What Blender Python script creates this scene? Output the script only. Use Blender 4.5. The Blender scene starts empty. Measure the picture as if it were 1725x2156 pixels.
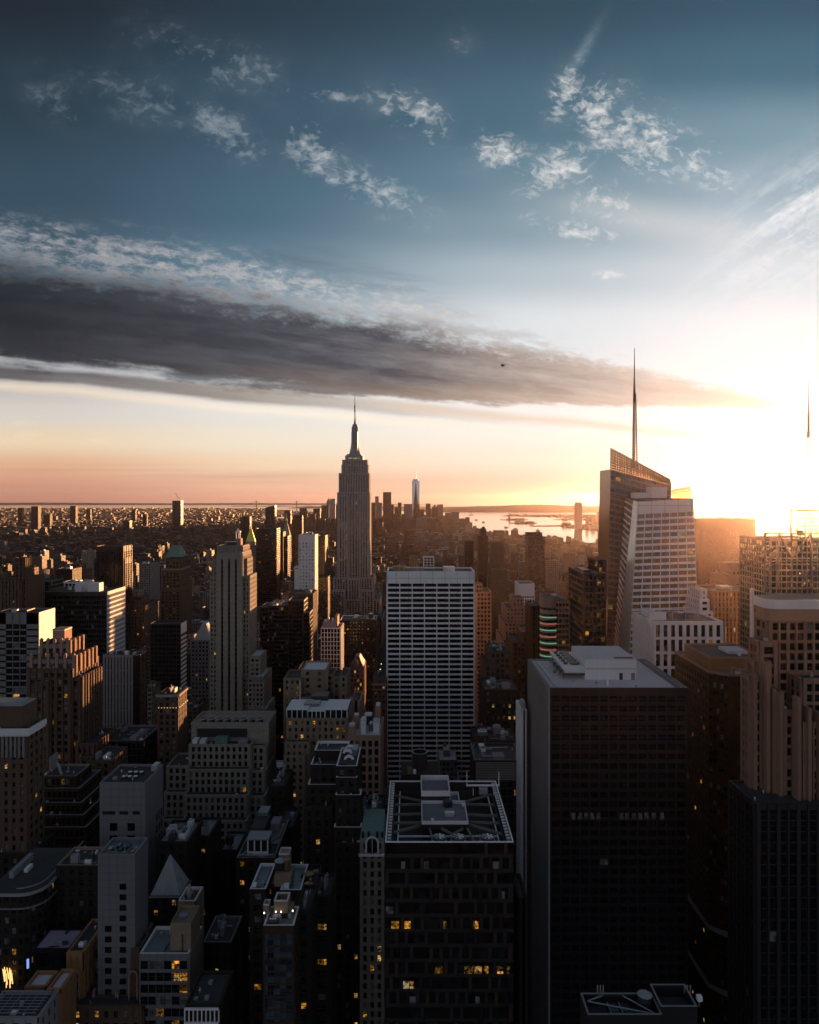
import bpy, math, random
import numpy as np
R = math.radians

# ------------------------------------------------------------------ camera, sky, sun, exposure
SC = bpy.context.scene
COL = SC.collection
F, CX, EY = 1500.0, 870.0, 1050.0      # picture scale: 1725 x 2156 units, eye level at EY, avenues vanish at CX
CAMZ = 260.0
cam = bpy.data.cameras.new('camera')
cam_o = bpy.data.objects.new('camera', cam)
COL.objects.link(cam_o)
cam_o.location = (0, 0, CAMZ)
cam_o.rotation_euler = (R(90), 0, 0)
cam.sensor_fit = 'HORIZONTAL'
cam.sensor_width = 36
cam.lens = 36 * F / 1725
cam.shift_x = -(CX - 862.5) / 1725
cam.shift_y = -(1078 - EY) / 1725
cam.clip_start = 1
cam.clip_end = 300000
SC.camera = cam_o

SUN_AZ, SUN_EL = R(28.4), R(0.95)        # azimuth to the right of the viewing direction
sun = bpy.data.lights.new('sun', 'SUN')
sun.energy = 5.0
sun.angle = R(0.53)
sun.color = (1.0, 0.47, 0.19)
sun_o = bpy.data.objects.new('sun', sun)
COL.objects.link(sun_o)
sun_o.rotation_euler = (R(90) - SUN_EL, 0, math.pi - SUN_AZ)
SC.view_settings.view_transform = 'Standard'
SC.view_settings.look = 'None'
SC.view_settings.exposure = 1.7
SC.view_settings.gamma = 1.0
SC.cycles.max_bounces = 5
SC.cycles.diffuse_bounces = 2
SC.cycles.glossy_bounces = 3
SC.cycles.transparent_max_bounces = 12
SC.cycles.volume_bounces = 0
SC.cycles.use_denoising = True
SC.cycles.sample_clamp_indirect = 4.0
SC.cycles.caustics_reflective = False
SC.cycles.caustics_refractive = False


def lin(h, k=1.0):
    h = h.lstrip('#')
    c = [int(h[i:i + 2], 16) / 255 for i in (0, 2, 4)]
    return tuple(k * (x / 12.92 if x <= .04045 else ((x + .055) / 1.055) ** 2.4) for x in c) + (1.0,)


class E:
    """A float or colour socket with arithmetic."""
    nt = None

    def __init__(s, v):
        s.v = v

    @staticmethod
    def put(sock, v):
        if isinstance(v, E):
            v = v.v
        if isinstance(v, bpy.types.NodeSocket):
            E.nt.links.new(v, sock)
        else:
            sock.default_value = v

    @staticmethod
    def m(op, *a, clamp=False):
        n = E.nt.nodes.new('ShaderNodeMath')
        n.operation = op
        n.use_clamp = clamp
        for i, x in enumerate(a):
            E.put(n.inputs[i], x)
        return E(n.outputs[0])

    def __add__(s, o): return E.m('ADD', s, o)
    def __radd__(s, o): return E.m('ADD', o, s)
    def __sub__(s, o): return E.m('SUBTRACT', s, o)
    def __rsub__(s, o): return E.m('SUBTRACT', o, s)
    def __mul__(s, o): return E.m('MULTIPLY', s, o)
    def __rmul__(s, o): return E.m('MULTIPLY', o, s)
    def __truediv__(s, o): return E.m('DIVIDE', s, o)
    def __rtruediv__(s, o): return E.m('DIVIDE', o, s)
    def __pow__(s, o): return E.m('POWER', s, o)


def clamp01(a): return E.m('ADD', a, 0.0, clamp=True)
def emax(a, b): return E.m('MAXIMUM', a, b)
def emin(a, b): return E.m('MINIMUM', a, b)
def eexp(a): return E.m('EXPONENT', a)
def gauss(d): return eexp(-1.0 * (d * d))


def sstep(a, b, x):
    n = E.nt.nodes.new('ShaderNodeMapRange')
    n.interpolation_type = 'SMOOTHSTEP'
    n.clamp = True
    E.put(n.inputs['Value'], x)
    n.inputs['From Min'].default_value = a
    n.inputs['From Max'].default_value = b
    return E(n.outputs['Result'])


def node(t, **kw):
    n = E.nt.nodes.new(t)
    for k, v in kw.items():
        setattr(n, k, v)
    return n


def vec(x, y, z=0.0):
    n = node('ShaderNodeCombineXYZ')
    for i, a in enumerate((x, y, z)):
        E.put(n.inputs[i], a)
    return E(n.outputs[0])


def noise(v, scale=1.0, detail=4.0, rough=.55, dist=0.0, colour=False, dims='3D'):
    n = node('ShaderNodeTexNoise', noise_dimensions=dims)
    E.put(n.inputs['Vector'], v)
    n.inputs['Scale'].default_value = scale
    n.inputs['Detail'].default_value = detail
    n.inputs['Roughness'].default_value = rough
    n.inputs['Distortion'].default_value = dist
    return E(n.outputs['Color' if colour else 'Fac'])


def mixc(f, a, b, mode='MIX'):
    n = node('ShaderNodeMix', data_type='RGBA', blend_type=mode)
    E.put(n.inputs[0], f)
    E.put(n.inputs[6], a)
    E.put(n.inputs[7], b)
    return E(n.outputs[2])


def ramp(x, stops, interp='LINEAR'):
    n = node('ShaderNodeValToRGB')
    cr = n.color_ramp
    cr.interpolation = interp
    while len(cr.elements) < len(stops):
        cr.elements.new(.5)
    for e, (p, c) in zip(cr.elements, stops):
        e.position = p
        e.color = c
    E.put(n.inputs[0], x)
    return E(n.outputs[0])


def white(v):
    n = node('ShaderNodeTexWhiteNoise', noise_dimensions='3D')
    E.put(n.inputs['Vector'], v)
    return E(n.outputs['Value'])


world = bpy.data.worlds.new('World')
SC.world = world
world.use_nodes = True
E.nt = world.node_tree
E.nt.nodes.clear()
w_out = node('ShaderNodeOutputWorld')
w_bg = node('ShaderNodeBackground')
E.nt.links.new(w_bg.outputs[0], w_out.inputs[0])
tc = node('ShaderNodeTexCoord')
sep = node('ShaderNodeSeparateXYZ')
E.nt.links.new(tc.outputs['Generated'], sep.inputs[0])
dx, dy, dz = (E(sep.outputs[i]) for i in range(3))
front = sstep(.02, .45, dy)
dyc = emax(dy, .08)
PX = emin(emax(dx / dyc * F + CX, -2500.0), 4200.0)     # direction in the southern half of the sky
PY = emax(dz / dyc * -F + EY, -2500.0)
# clear sky: one vertical run of colours for each of four bearings, blended between them
def run(stops):
    return ramp((PY + 400.0) / 1500.0, [((y + 400) / 1500, lin(c)) for y, c in stops], 'EASE')
cA = run([(-400, '#131b24'), (0, '#1f2b37'), (200, '#263d4c'), (400, '#2f4c60'), (560, '#415c6e'), (800, '#b9b6b6'), (870, '#d9d0c6'), (930, '#ecd0a8'), (980, '#e2a87c'), (1020, '#d48e6c'), (1056, '#bd7b66')])
cB = run([(-400, '#192835'), (0, '#253a4a'), (250, '#33546a'), (450, '#3f667e'), (560, '#5b7f94'), (700, '#93a8b4'), (860, '#e8e5e0'), (930, '#f3e4cb'), (980, '#f6d2a8'), (1020, '#f0b68e'), (1056, '#dc9a7c')])
cC = run([(-400, '#1c3443'), (0, '#2a495c'), (250, '#416a80'), (380, '#5c8397'), (480, '#7f9cab'), (580, '#b0c0ca'), (680, '#dce3e7'), (900, '#f9f4ec'), (965, '#fce9d0'), (1020, '#f6c8a6'), (1056, '#dfa086')])
cD = run([(-400, '#203f51'), (0, '#2e566b'), (140, '#3d6b82'), (280, '#7498aa'), (400, '#9bb2c0'), (490, '#c0ced8'), (580, '#dae3e9'), (700, '#f0f3f5'), (900, '#fffdfa'), (1000, '#fff0dc'), (1056, '#f6cfa8')])
sky = mixc(sstep(60, 620, PX), cA, cB)
sky = mixc(sstep(500, 1150, PX), sky, cC)
sky = mixc(sstep(1050, 1680, PX), sky, cD)

hsv = node('ShaderNodeHueSaturation')
hsv.inputs['Saturation'].default_value = .86
E.put(hsv.inputs['Color'], sky)
sky = E(hsv.outputs[0])
# --- clouds
wob = noise(vec(PX * .0035, PY * .007), 1.0, 5, .6)
wob2 = noise(vec(PX * .0045 - PY * .004, PY * .03, 3.3), 1.0, 6, .62)
PYw = PY + (wob - .5) * 70.0 + (wob2 - .5) * 40.0
lowE = 755.0 + PX * .117 - PX * PX * .000032
uppE = 545.0 + PX * .1365 + PX * PX * .000028
half = emax((lowE - uppE) * .5, 5.0)
cen = (lowE + uppE) * .5
PYw = PY + ((wob - .5) * 60.0 + (wob2 - .5) * 40.0) * emin(half / 70.0, 1.0)
q = (PYw - cen) / half
streak = noise(vec(PX * .0028 + PY * .002, PY * .034 - PX * .0044, 7.7), 1.0, 6, .6)
fine = noise(vec(PX * .030 + PY * .004, PY * .062 - PX * .010, 1.7), 1.0, 7, .70, .35)
mid = noise(vec(PX * .010 + PY * .004, PY * .040 - PX * .0065, 4.7), 1.0, 5, .6, .2)
endfade = sstep(1740, 1560, PX)
# feathered upper fringe of the band: small bright cells, bluish
fr = sstep(-2.25, -1.25, q) * sstep(-.25, -.95, q) * sstep(1500, 800, PX)
frm = clamp01((fine * .75 + mid * .75 - .765 + fr * .16) * 5.5) * clamp01(fr * 1.5)
fr_col = mixc(clamp01((fine - .35) * 2.2), mixc(sstep(0, 1100, PX), lin('#6f7d8a'), lin('#aab4bc')), mixc(sstep(0, 1100, PX), lin('#b9b4b6'), lin('#efe8e2')))
sky = mixc(frm * .85, sky, fr_col)
# dark body
body = sstep(-1.30, -.45, q + (fine - .5) * 1.3 + (mid - .5) * 1.15) * sstep(1.20, .88, q + (streak - .5) * .8 + (wob - .5) * .5 + (fine - .5) * .25)
b_col = mixc(sstep(0, 850, PX), lin('#22262d'), lin('#45464f'))
b_col = mixc(sstep(750, 1550, PX), b_col, lin('#b89b86'))
b_col2 = mixc(sstep(0, 800, PX), lin('#3b3f47'), lin('#83848b'))
b_col2 = mixc(sstep(650, 1500, PX), b_col2, lin('#e6d2bf'))
tex = clamp01((streak * .7 + mid * .5 - .50) * 3.4)
b_col = mixc(tex * (.35 + sstep(300, 1100, PX) * .5), b_col, b_col2)
hl = clamp01((mid * .6 + fine * .6 - .66) * 5.0) * sstep(-.15, -.9, q) * sstep(300, 900, PX)
b_col = mixc(hl * .7, b_col, mixc(sstep(600, 1300, PX), lin('#b4b5ba'), lin('#fbf2e8')))
warm = sstep(.35, 1.0, q) * sstep(200, 900, PX)
b_col = mixc(warm * .38, b_col, mixc(sstep(300, 1200, PX), lin('#857262'), lin('#dcbfa4')))
sky = mixc(body * endfade * (.97 - sstep(800, 1650, PX) * .38), sky, b_col)
# thin strip under it with a pale lit lower edge
cen2 = 779.0 + PX * .092
q2 = PY + (wob - .5) * 16.0 + (wob2 - .5) * 14.0 - cen2
strip = sstep(-17, -4, q2) * sstep(24, 12, q2) * sstep(1250, 500, PX)
s_col = mixc(sstep(0, 800, PX), lin('#45444a'), lin('#a79b90'))
sky = mixc(strip * (.55 + streak * .5), sky, s_col)
edge = gauss((q2 - 32.0) / 10.0) * sstep(1700, 700, PX)
sky = mixc(edge * .85, sky, mixc(sstep(0, 700, PX), lin('#ecd9c4'), lin('#fff3e0')))
gap = gauss((q2 + 22.0) / 7.0) * sstep(1100, 300, PX)
sky = mixc(gap * .30, sky, lin('#a9b2bb'))
# faint peach streaks right of the band
cen3 = 770.0 + PX * .1
q3 = (PY + (wob2 - .5) * 22.0 - cen3) / 9.0
sky = mixc(gauss(q3) * sstep(700, 900, PX) * sstep(1700, 1350, PX) * .6, sky, lin('#e9cdb2'))
# scattered altocumulus, high: patches in a wide mask
def patch(x, y, rx, ry, a):
    ca, sa = math.cos(R(a)), math.sin(R(a))
    ex = ((PX - x) * ca + (PY - y) * sa) / rx
    ey = ((PY - y) * ca - (PX - x) * sa) / ry
    return eexp(-1.0 * (ex * ex + ey * ey))
mask = None
for p in [(450, 130, 230, 60, 18, .62), (470, 275, 110, 50, 30, 1.0), (310, 210, 230, 60, 15, .62), (650, 315, 80, 55, 40, 1.1), (770, 395, 150, 42, 22, .95), (875, 240, 105, 48, 25, .95), (690, 202, 75, 16, 4, .9), (665, 272, 45, 14, 5, 1.0),
          (1045, 318, 75, 48, 10, 1.0), (1188, 195, 34, 66, 25, 1.15), (1265, 235, 75, 70, -35, 1.0), (1350, 300, 130, 75, 20, 1.05), (1180, 355, 110, 55, -25, .95), (1265, 420, 120, 52, 22, .75), (1480, 355, 110, 55, 25, .8), (1230, 490, 80, 30, 8, .95), (1283, 578, 36, 12, 0, 1.0), (125, 220, 80, 42, 30, .75), (965, 90, 40, 50, 60, .4), (1120, 460, 60, 24, 10, .6)]:
    g = patch(*p[:5]) * p[5]
    mask = g if mask is None else emax(mask, g)
wx_ = noise(vec(PX * .012, PY * .016, 8.1), 1.0, 3, .6, 0.0, True)
wsep = node('ShaderNodeSeparateXYZ')
E.put(wsep.inputs[0], wx_)
WX, WY = PX + (E(wsep.outputs[0]) - .5) * 60.0, PY + (E(wsep.outputs[1]) - .5) * 50.0
cells = noise(vec(WX * .040 + WY * .014, WY * .058 - WX * .014, 5.1), 1.0, 6, .62, .3)
big = noise(vec(PX * .0085, PY * .013, 9.1), 1.0, 4, .6)
alto = clamp01((cells * 1.45 + big * .75 - 1.33 + mask * .40) * 2.1) * clamp01(mask * 1.7 - .12)
soft = clamp01((big - .40) * 2.4) * clamp01(mask * 1.2)
a_col = mixc(sstep(150, 1300, PX), lin('#9aaab5'), lin('#f6f2ee'))
sky = mixc(soft * .16, sky, a_col)
sky = mixc(alto * (.36 + sstep(0, 1200, PX) * .44), sky, a_col)
dk_ = patch(640, 545, 190, 30, 14) + patch(840, 600, 130, 22, 18)
sky = mixc(clamp01((streak - .40) * 3.0) * clamp01(dk_) * .55, sky, lin('#4d5c68'))
# soft veil and the fan of white streaks on the right
fan = noise(vec((PX * .82 - PY * .57) * .0045, (PY * .82 + PX * .57) * .024, 2.2), 1.0, 6, .62, .2)
fm = patch(1720, 455, 200, 90, -35)
sky = mixc(clamp01((fan * .8 + cells * .25 - .47) * 4.5) * clamp01(fm * 1.3) * .9, sky, lin('#ffffff'))
ct = patch(1222, 118, 75, 11, -60)
sky = mixc(ct * clamp01((cells - .2) * 1.6) * .30, sky, lin('#c7d5dc'))
veil = patch(1400, 470, 240, 40, 12)
sky = mixc(veil * .35, sky, lin('#e6e2e0'))
# small wisps and bands near the horizon
low = noise(vec(PX * .009, PY * .05, 4.2), 1.0, 5, .6)
lw = clamp01((low - .56) * 5.0) * sstep(860, 890, PY) * sstep(975, 930, PY) * sstep(1000, 500, PX)
sky = mixc(lw * .5, sky, lin('#fbe6cc'))
hb = noise(vec(PX * .0012, PY * .055, 6.0), 1.0, 3, .5)
hbm = clamp01((hb - .46) * 4.0) * sstep(972, 990, PY) * sstep(1050, 1020, PY) * sstep(1300, 300, PX)
sky = mixc(hbm * .5, sky, lin('#b98d74'))
# glow round the sun
sd = Vs = None
sx, sy, sz = math.sin(SUN_AZ) * math.cos(R(.5)), math.cos(SUN_AZ) * math.cos(R(.5)), math.sin(R(.5))
dot = clamp01(dx * sx + dy * sy + dz * sz)
ang = E.m('ARCCOSINE', emin(dot, 1.0))
glow = eexp(ang * -8.0) * .09 + eexp(ang * -34.0) * 3.0
gcol = node('ShaderNodeVectorMath', operation='SCALE')
gcol.inputs[0].default_value = (1.0, .86, .64)
E.put(gcol.inputs['Scale'], glow)
sky = mixc(1.0, sky, E(gcol.outputs[0]), 'ADD')
# the half of the sky behind the viewer: dusk from the physical sky model plus an even blue fill
ns = node('ShaderNodeTexSky', sky_type='NISHITA')
ns.sun_disc = False
ns.sun_elevation = SUN_EL
ns.sun_rotation = SUN_AZ
ns.altitude = 260
ns.dust_density = 1.5
nsk = node('ShaderNodeVectorMath', operation='SCALE')
E.nt.links.new(ns.outputs[0], nsk.inputs[0])
nsk.inputs['Scale'].default_value = BACK = 0.028
back = mixc(1.0, E(nsk.outputs[0]), lin('#94a2c0', .085), 'ADD')
SKY = node('ShaderNodeVectorMath', operation='SCALE')
E.put(SKY.inputs[0], sky)
SKY.inputs['Scale'].default_value = .308      # exposure is 1.7 stops up
sky = E(SKY.outputs[0])
bg_ = node('ShaderNodeVectorMath', operation='SCALE')
E.put(bg_.inputs[0], back)
E.put(bg_.inputs['Scale'], 1.0 + 2.3 * sstep(.42, .0, dz))     # low sky opposite the sun brightened as a belt to light high walls
back = E(bg_.outputs[0])
allsky = mixc(front, back, sky)
gnd = sstep(-.02, -.12, dz)
allsky = mixc(gnd, allsky, (.02, .018, .017, 1))
E.put(w_bg.inputs[0], allsky)
w_bg.inputs[1].default_value = 1.0
world.cycles.sampling_method = 'MANUAL'
world.cycles.sample_map_resolution = 512

# ------------------------------------------------------------------ helpers
def at(px, py, Y):
    return ((px - CX) * Y / F, Y, CAMZ - (py - EY) * Y / F)


def wx(px, Y): return (px - CX) * Y / F
def wz(py, Y): return CAMZ - (py - EY) * Y / F


class MB:
    """Collects polygons and links them as one mesh object."""
    def __init__(s):
        s.v, s.f, s.m = [], [], []
        s.mats = []

    def mi(s, mat):
        if mat not in s.mats:
            s.mats.append(mat)
        return s.mats.index(mat)

    def poly(s, pts, mat):
        b = len(s.v)
        s.v += [tuple(p) for p in pts]
        s.f.append(tuple(range(b, b + len(pts))))
        s.m.append(s.mi(mat))

    def box(s, x0, x1, y0, y1, z0, z1, mat, skip=''):
        b = len(s.v)
        s.v += [(x0, y0, z0), (x1, y0, z0), (x1, y1, z0), (x0, y1, z0), (x0, y0, z1), (x1, y0, z1), (x1, y1, z1), (x0, y1, z1)]
        k = s.mi(mat)
        for n, f in (('b', (0, 3, 2, 1)), ('t', (4, 5, 6, 7)), ('f', (0, 1, 5, 4)), ('r', (1, 2, 6, 5)), ('k', (2, 3, 7, 6)), ('l', (3, 0, 4, 7))):
            if n not in skip:
                s.f.append(tuple(b + i for i in f))
                s.m.append(k)

    def prism(s, ring0, ring1, mat, cap=True, cap_mat=None, bottom=False):
        """Side faces between two closed rings of 3-D points (counter-clockwise seen from above)."""
        n = len(ring0)
        b = len(s.v)
        s.v += [tuple(p) for p in ring0] + [tuple(p) for p in ring1]
        k = s.mi(mat)
        for i in range(n):
            j = (i + 1) % n
            s.f.append((b + i, b + j, b + n + j, b + n + i))
            s.m.append(k)
        if cap:
            s.f.append(tuple(b + n + i for i in range(n)))
            s.m.append(s.mi(cap_mat or mat))
        if bottom:
            s.f.append(tuple(b + i for i in reversed(range(n))))
            s.m.append(k)

    def ring(s, x, y, z, r, n=12, ry=None, ph=0.0):
        ry = r if ry is None else ry
        return [(x + r * math.cos(ph + 2 * math.pi * i / n), y + ry * math.sin(ph + 2 * math.pi * i / n), z) for i in range(n)]

    def cyl(s, x, y, z0, z1, r0, r1, mat, n=12, cap=True, cap_mat=None):
        s.prism(s.ring(x, y, z0, r0, n), s.ring(x, y, z1, max(r1, .001), n), mat, cap, cap_mat)

    def bar(s, p, q, w, mat, h=None):
        p, q = np.array(p, float), np.array(q, float)
        d = q - p
        L = np.linalg.norm(d)
        if L < 1e-6:
            return
        d /= L
        a = np.cross(d, (0, 0, 1.0))
        if np.linalg.norm(a) < 1e-3:
            a = np.array((1.0, 0, 0))
        a /= np.linalg.norm(a)
        c = np.cross(a, d)
        h = w if h is None else h
        o = [a * w / 2 * i + c * h / 2 * j for i, j in ((-1, -1), (1, -1), (1, 1), (-1, 1))]
        b = len(s.v)
        s.v += [tuple(p + e) for e in o] + [tuple(q + e) for e in o]
        k = s.mi(mat)
        for f in ((0, 1, 5, 4), (1, 2, 6, 5), (2, 3, 7, 6), (3, 0, 4, 7), (3, 2, 1, 0), (4, 5, 6, 7)):
            s.f.append(tuple(b + i for i in f))
            s.m.append(k)

    def data(s, name, origin=(0, 0, 0), smooth=False):
        me = bpy.data.meshes.new(name)
        v = np.array(s.v, float).reshape(-1, 3) - np.array(origin, float)
        me.from_pydata(v.tolist(), [], s.f)
        for m in s.mats:
            me.materials.append(MAT[m])
        if len(s.mats) > 1:
            me.polygons.foreach_set('material_index', s.m)
        if smooth:
            me.polygons.foreach_set('use_smooth', [True] * len(s.f))
        me.update()
        return me

    def build(s, name, parent=None, origin=None, smooth=False):
        """Link as one object; below a parent the mesh is written relative to the parent's place."""
        if not s.f:
            return None
        if origin is None:
            origin = wloc(parent) if parent else (0, 0, 0)
        o = bpy.data.objects.new(name, s.data(name, origin, smooth))
        COL.objects.link(o)
        if parent:
            o.parent = parent
        else:
            o.location = origin
        return o


LOC = {}


def wloc(o):
    return LOC.get(o.name, (0, 0, 0))


def tag(o, label=None, cat=None, group=None, kind=None):
    if label:
        o['label'] = label
    if cat:
        o['category'] = cat
    if group:
        o['group'] = group
    if kind:
        o['kind'] = kind
    return o


def thing(name, label, cat, loc=(0, 0, 0), group=None):
    o = bpy.data.objects.new(name, None)
    COL.objects.link(o)
    o.empty_display_size = 1
    o.location = loc
    LOC[o.name] = tuple(loc)
    return tag(o, label, cat, group)


def sub(o):
    """Make a part the parent of sub-parts (its own origin equals that of its thing)."""
    LOC[o.name] = wloc(o.parent) if o.parent else tuple(o.location)
    return o


# ------------------------------------------------------------------ materials
MAT = {}


def mat(name, build):
    m = bpy.data.materials.new(name)
    m.use_nodes = True
    E.nt = m.node_tree
    E.nt.nodes.clear()
    out = node('ShaderNodeOutputMaterial')
    sh = build()
    E.nt.links.new(sh, out.inputs['Surface'])
    MAT[name] = m
    return m


def principled(col, rough=.8, spec=.3, metal=0.0, bump=None, bump_d=.05):
    n = node('ShaderNodeBsdfPrincipled')
    E.put(n.inputs['Base Color'], col)
    E.put(n.inputs['Roughness'], rough)
    n.inputs['Specular IOR Level'].default_value = spec
    n.inputs['Metallic'].default_value = metal
    if bump is not None:
        b = node('ShaderNodeBump')
        b.inputs['Distance'].default_value = bump_d
        E.put(b.inputs['Height'], bump)
        E.nt.links.new(b.outputs[0], n.inputs['Normal'])
    return n.outputs[0]


def pos():
    return E(node('ShaderNodeNewGeometry').outputs['Position'])


def xyz(v):
    n = node('ShaderNodeSeparateXYZ')
    E.put(n.inputs[0], v)
    return [E(n.outputs[i]) for i in range(3)]


def stone(name, c, dirt=.35, rough=.85, scale=.08, course=0.0, spec=.25, tile=None):
    """Masonry or panels: blotchy weathering, rain streaks, faint courses or tile joints."""
    def f():
        p = pos()
        x, y, z = xyz(p)
        a = noise(p, scale, 5, .6)
        streaks = noise(vec(x * .7, y * .7, z * .03), 1.0, 4, .6)
        k = (1.0 - dirt) + dirt * 1.3 * (a * .55 + streaks * .6)
        if course:
            row = E.m('FLOOR', z / course)
            k = k * (.90 + .2 * white(vec(E.m('FLOOR', (x + y) / (course * 2.2)), row, 1.0)))
        if tile:
            tx = E.m('PINGPONG', x + y, tile * .5) / tile
            tz = E.m('PINGPONG', z, tile * .5) / tile
            k = k * (.72 + .28 * sstep(.02, .05, tx) * sstep(.02, .05, tz))
        n = node('ShaderNodeVectorMath', operation='SCALE')
        n.inputs[0].default_value = c[:3]
        E.put(n.inputs['Scale'], k)
        return principled(E(n.outputs[0]), rough, spec)
    mat(name, f)


def glass(name, c, rough=.08, spec=.6, wavy=.0, tint=.85):
    def f():
        p = pos()
        w = white(vec(*[E.m('FLOOR', a / 1.7) for a in xyz(p)]))
        n = node('ShaderNodeVectorMath', operation='SCALE')
        n.inputs[0].default_value = c[:3]
        E.put(n.inputs['Scale'], (1.0 - tint) + w * tint * 2.0)
        b = noise(p, .35, 2, .5) if wavy else None
        return principled(E(n.outputs[0]), rough, spec, 0.0, b, wavy)
    mat(name, f)


def lamp(name, c, k, patt=True):
    def f():
        p = pos()
        n = node('ShaderNodeEmission')
        n.inputs[0].default_value = c
        if patt:
            x, y, z = xyz(p)
            a = noise(vec(x * 1.1, y * 1.1, z * 1.5), 1.0, 4, .65, .6)
            cell = vec(*[E.m('FLOOR', q / 2.9) for q in (x, y, z)])
            r = white(cell)
            r2 = white(vec(*[E.m('FLOOR', q / 2.9 + 7.3) for q in (x, y, z)]))
            ceil_ = E.m('FRACT', z / 3.8)
            E.put(n.inputs[0], mixc(clamp01((r2 - .55) * 3.0), c, (1.0, .62, .22, 1)))
            E.put(n.inputs[1], clamp01((a - .44) * 4.5 + .25 * r) * (r * r * 1.5 + .16) * k)
        else:
            n.inputs[1].default_value = k
        return n.outputs[0]
    mat(name, f)


def plain(name, c, rough=.7, spec=.3, metal=0.0):
    def f():
        p = pos()
        a = noise(p, .6, 4, .6)
        n = node('ShaderNodeVectorMath', operation='SCALE')
        n.inputs[0].default_value = c[:3]
        E.put(n.inputs['Scale'], .7 + a * .6)
        return principled(E(n.outputs[0]), rough, spec, metal)
    mat(name, f)


stone('travertine', (.86, .83, .84), .22, tile=9.45)
stone('limestone', (.29, .255, .21), .35, course=.9)
stone('esb_stone', (.37, .33, .30), .30, course=1.1)
stone('greystone', (.22, .215, .22), .45, scale=.12)
stone('tan_brick', (.25, .19, .135), .35, course=.5)
stone('brown_brick', (.115, .074, .052), .35, course=.5)
stone('dark_brick', (.028, .022, .019), .35, course=.5)
stone('red_brick', (.20, .10, .07), .35, course=.5)
stone('pink_stone', (.36, .225, .165), .3)
stone('granite', (.27, .165, .118), .35)
stone('concrete', (.26, .255, .26), .4)
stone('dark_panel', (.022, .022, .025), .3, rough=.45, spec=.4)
stone('black_panel', (.013, .013, .016), .3, rough=.35, spec=.4)
stone('bronze_panel', (.045, .03, .021), .3, rough=.5)
stone('white_panel', (.70, .69, .71), .2, rough=.55)
stone('white_tile', (.17, .17, .19), .3, rough=.4, tile=2.4)  # white tile, base darkened to stand in for foreground shade
stone('grey_tile', (.19, .185, .195), .3, rough=.5, tile=3.2)
stone('lead', (.30, .32, .34), .45, rough=.6, scale=.3)
stone('copper_green', (.13, .23, .20), .45, rough=.7, scale=.3)
stone('tar', (.06, .06, .066), .85, rough=.7, scale=.16)
stone('gravel', (.20, .20, .21), .6, rough=.95, scale=.2)
stone('pale_roof', (.62, .595, .63), .35, rough=.85, scale=.15)
stone('wet_roof', (.16, .19, .22), .85, rough=.35, scale=.22, spec=.6)
plain('metal', (.45, .45, .47), .4, .5, .6)
plain('dark_metal', (.05, .05, .055), .5, .4, .3)
plain('white_paint', (.72, .71, .72), .5)
plain('steel_beam', (.16, .14, .12), .6)
plain('wood_tank', (.17, .10, .055), .85)
plain('tank_roof', (.30, .17, .08), .8)
plain('gold_leaf', (.75, .58, .10), .35, .5, .6)
plain('orange_wall', (.28, .15, .07), .8)
plain('purple_roof', (.26, .21, .28), .8)
glass('glass', (.014, .015, .018), .10, .55)
glass('glass_black', (.007, .007, .009), .12, .40)
glass('glass_wavy', (.010, .011, .012), .05, .8, wavy=.25)
glass('glass_blue', (.03, .045, .06), .10, .8)
glass('glass_bronze', (.05, .032, .02), .12, .7)
plain('glass_mirror', (.78, .74, .66), .14, .5, .92)
glass('glass_pale', (.20, .125, .07), .12, .8, tint=.35)
plain('facet_glass', (.82, .77, .66), .2, .5, .45)  # pale base stands in for bright sky mirrored in the facet
plain('blue_mirror', (.36, .41, .46), .14, .5, .9)
plain('pale_glass', (.74, .70, .62), .22, .6)
glass('sheer', (.42, .42, .45), .25, .6)
glass('blind', (.12, .12, .125), .5, .3, tint=.6)
lamp('lit', (1.0, .42, .05, 1), .22)
lamp('lit_white', (1.0, .78, .46, 1), .2)
lamp('bulb', (1.0, .80, .52, 1), 1.3, False)
lamp('bulb_orange', (1.0, .55, .18, 1), .5, False)
lamp('neon_green', (.35, 1.0, .62, 1), .10, False)
lamp('neon_red', (1.0, .30, .20, 1), .11, False)
lamp('neon_blue', (.25, .45, 1.0, 1), .3, False)


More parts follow.
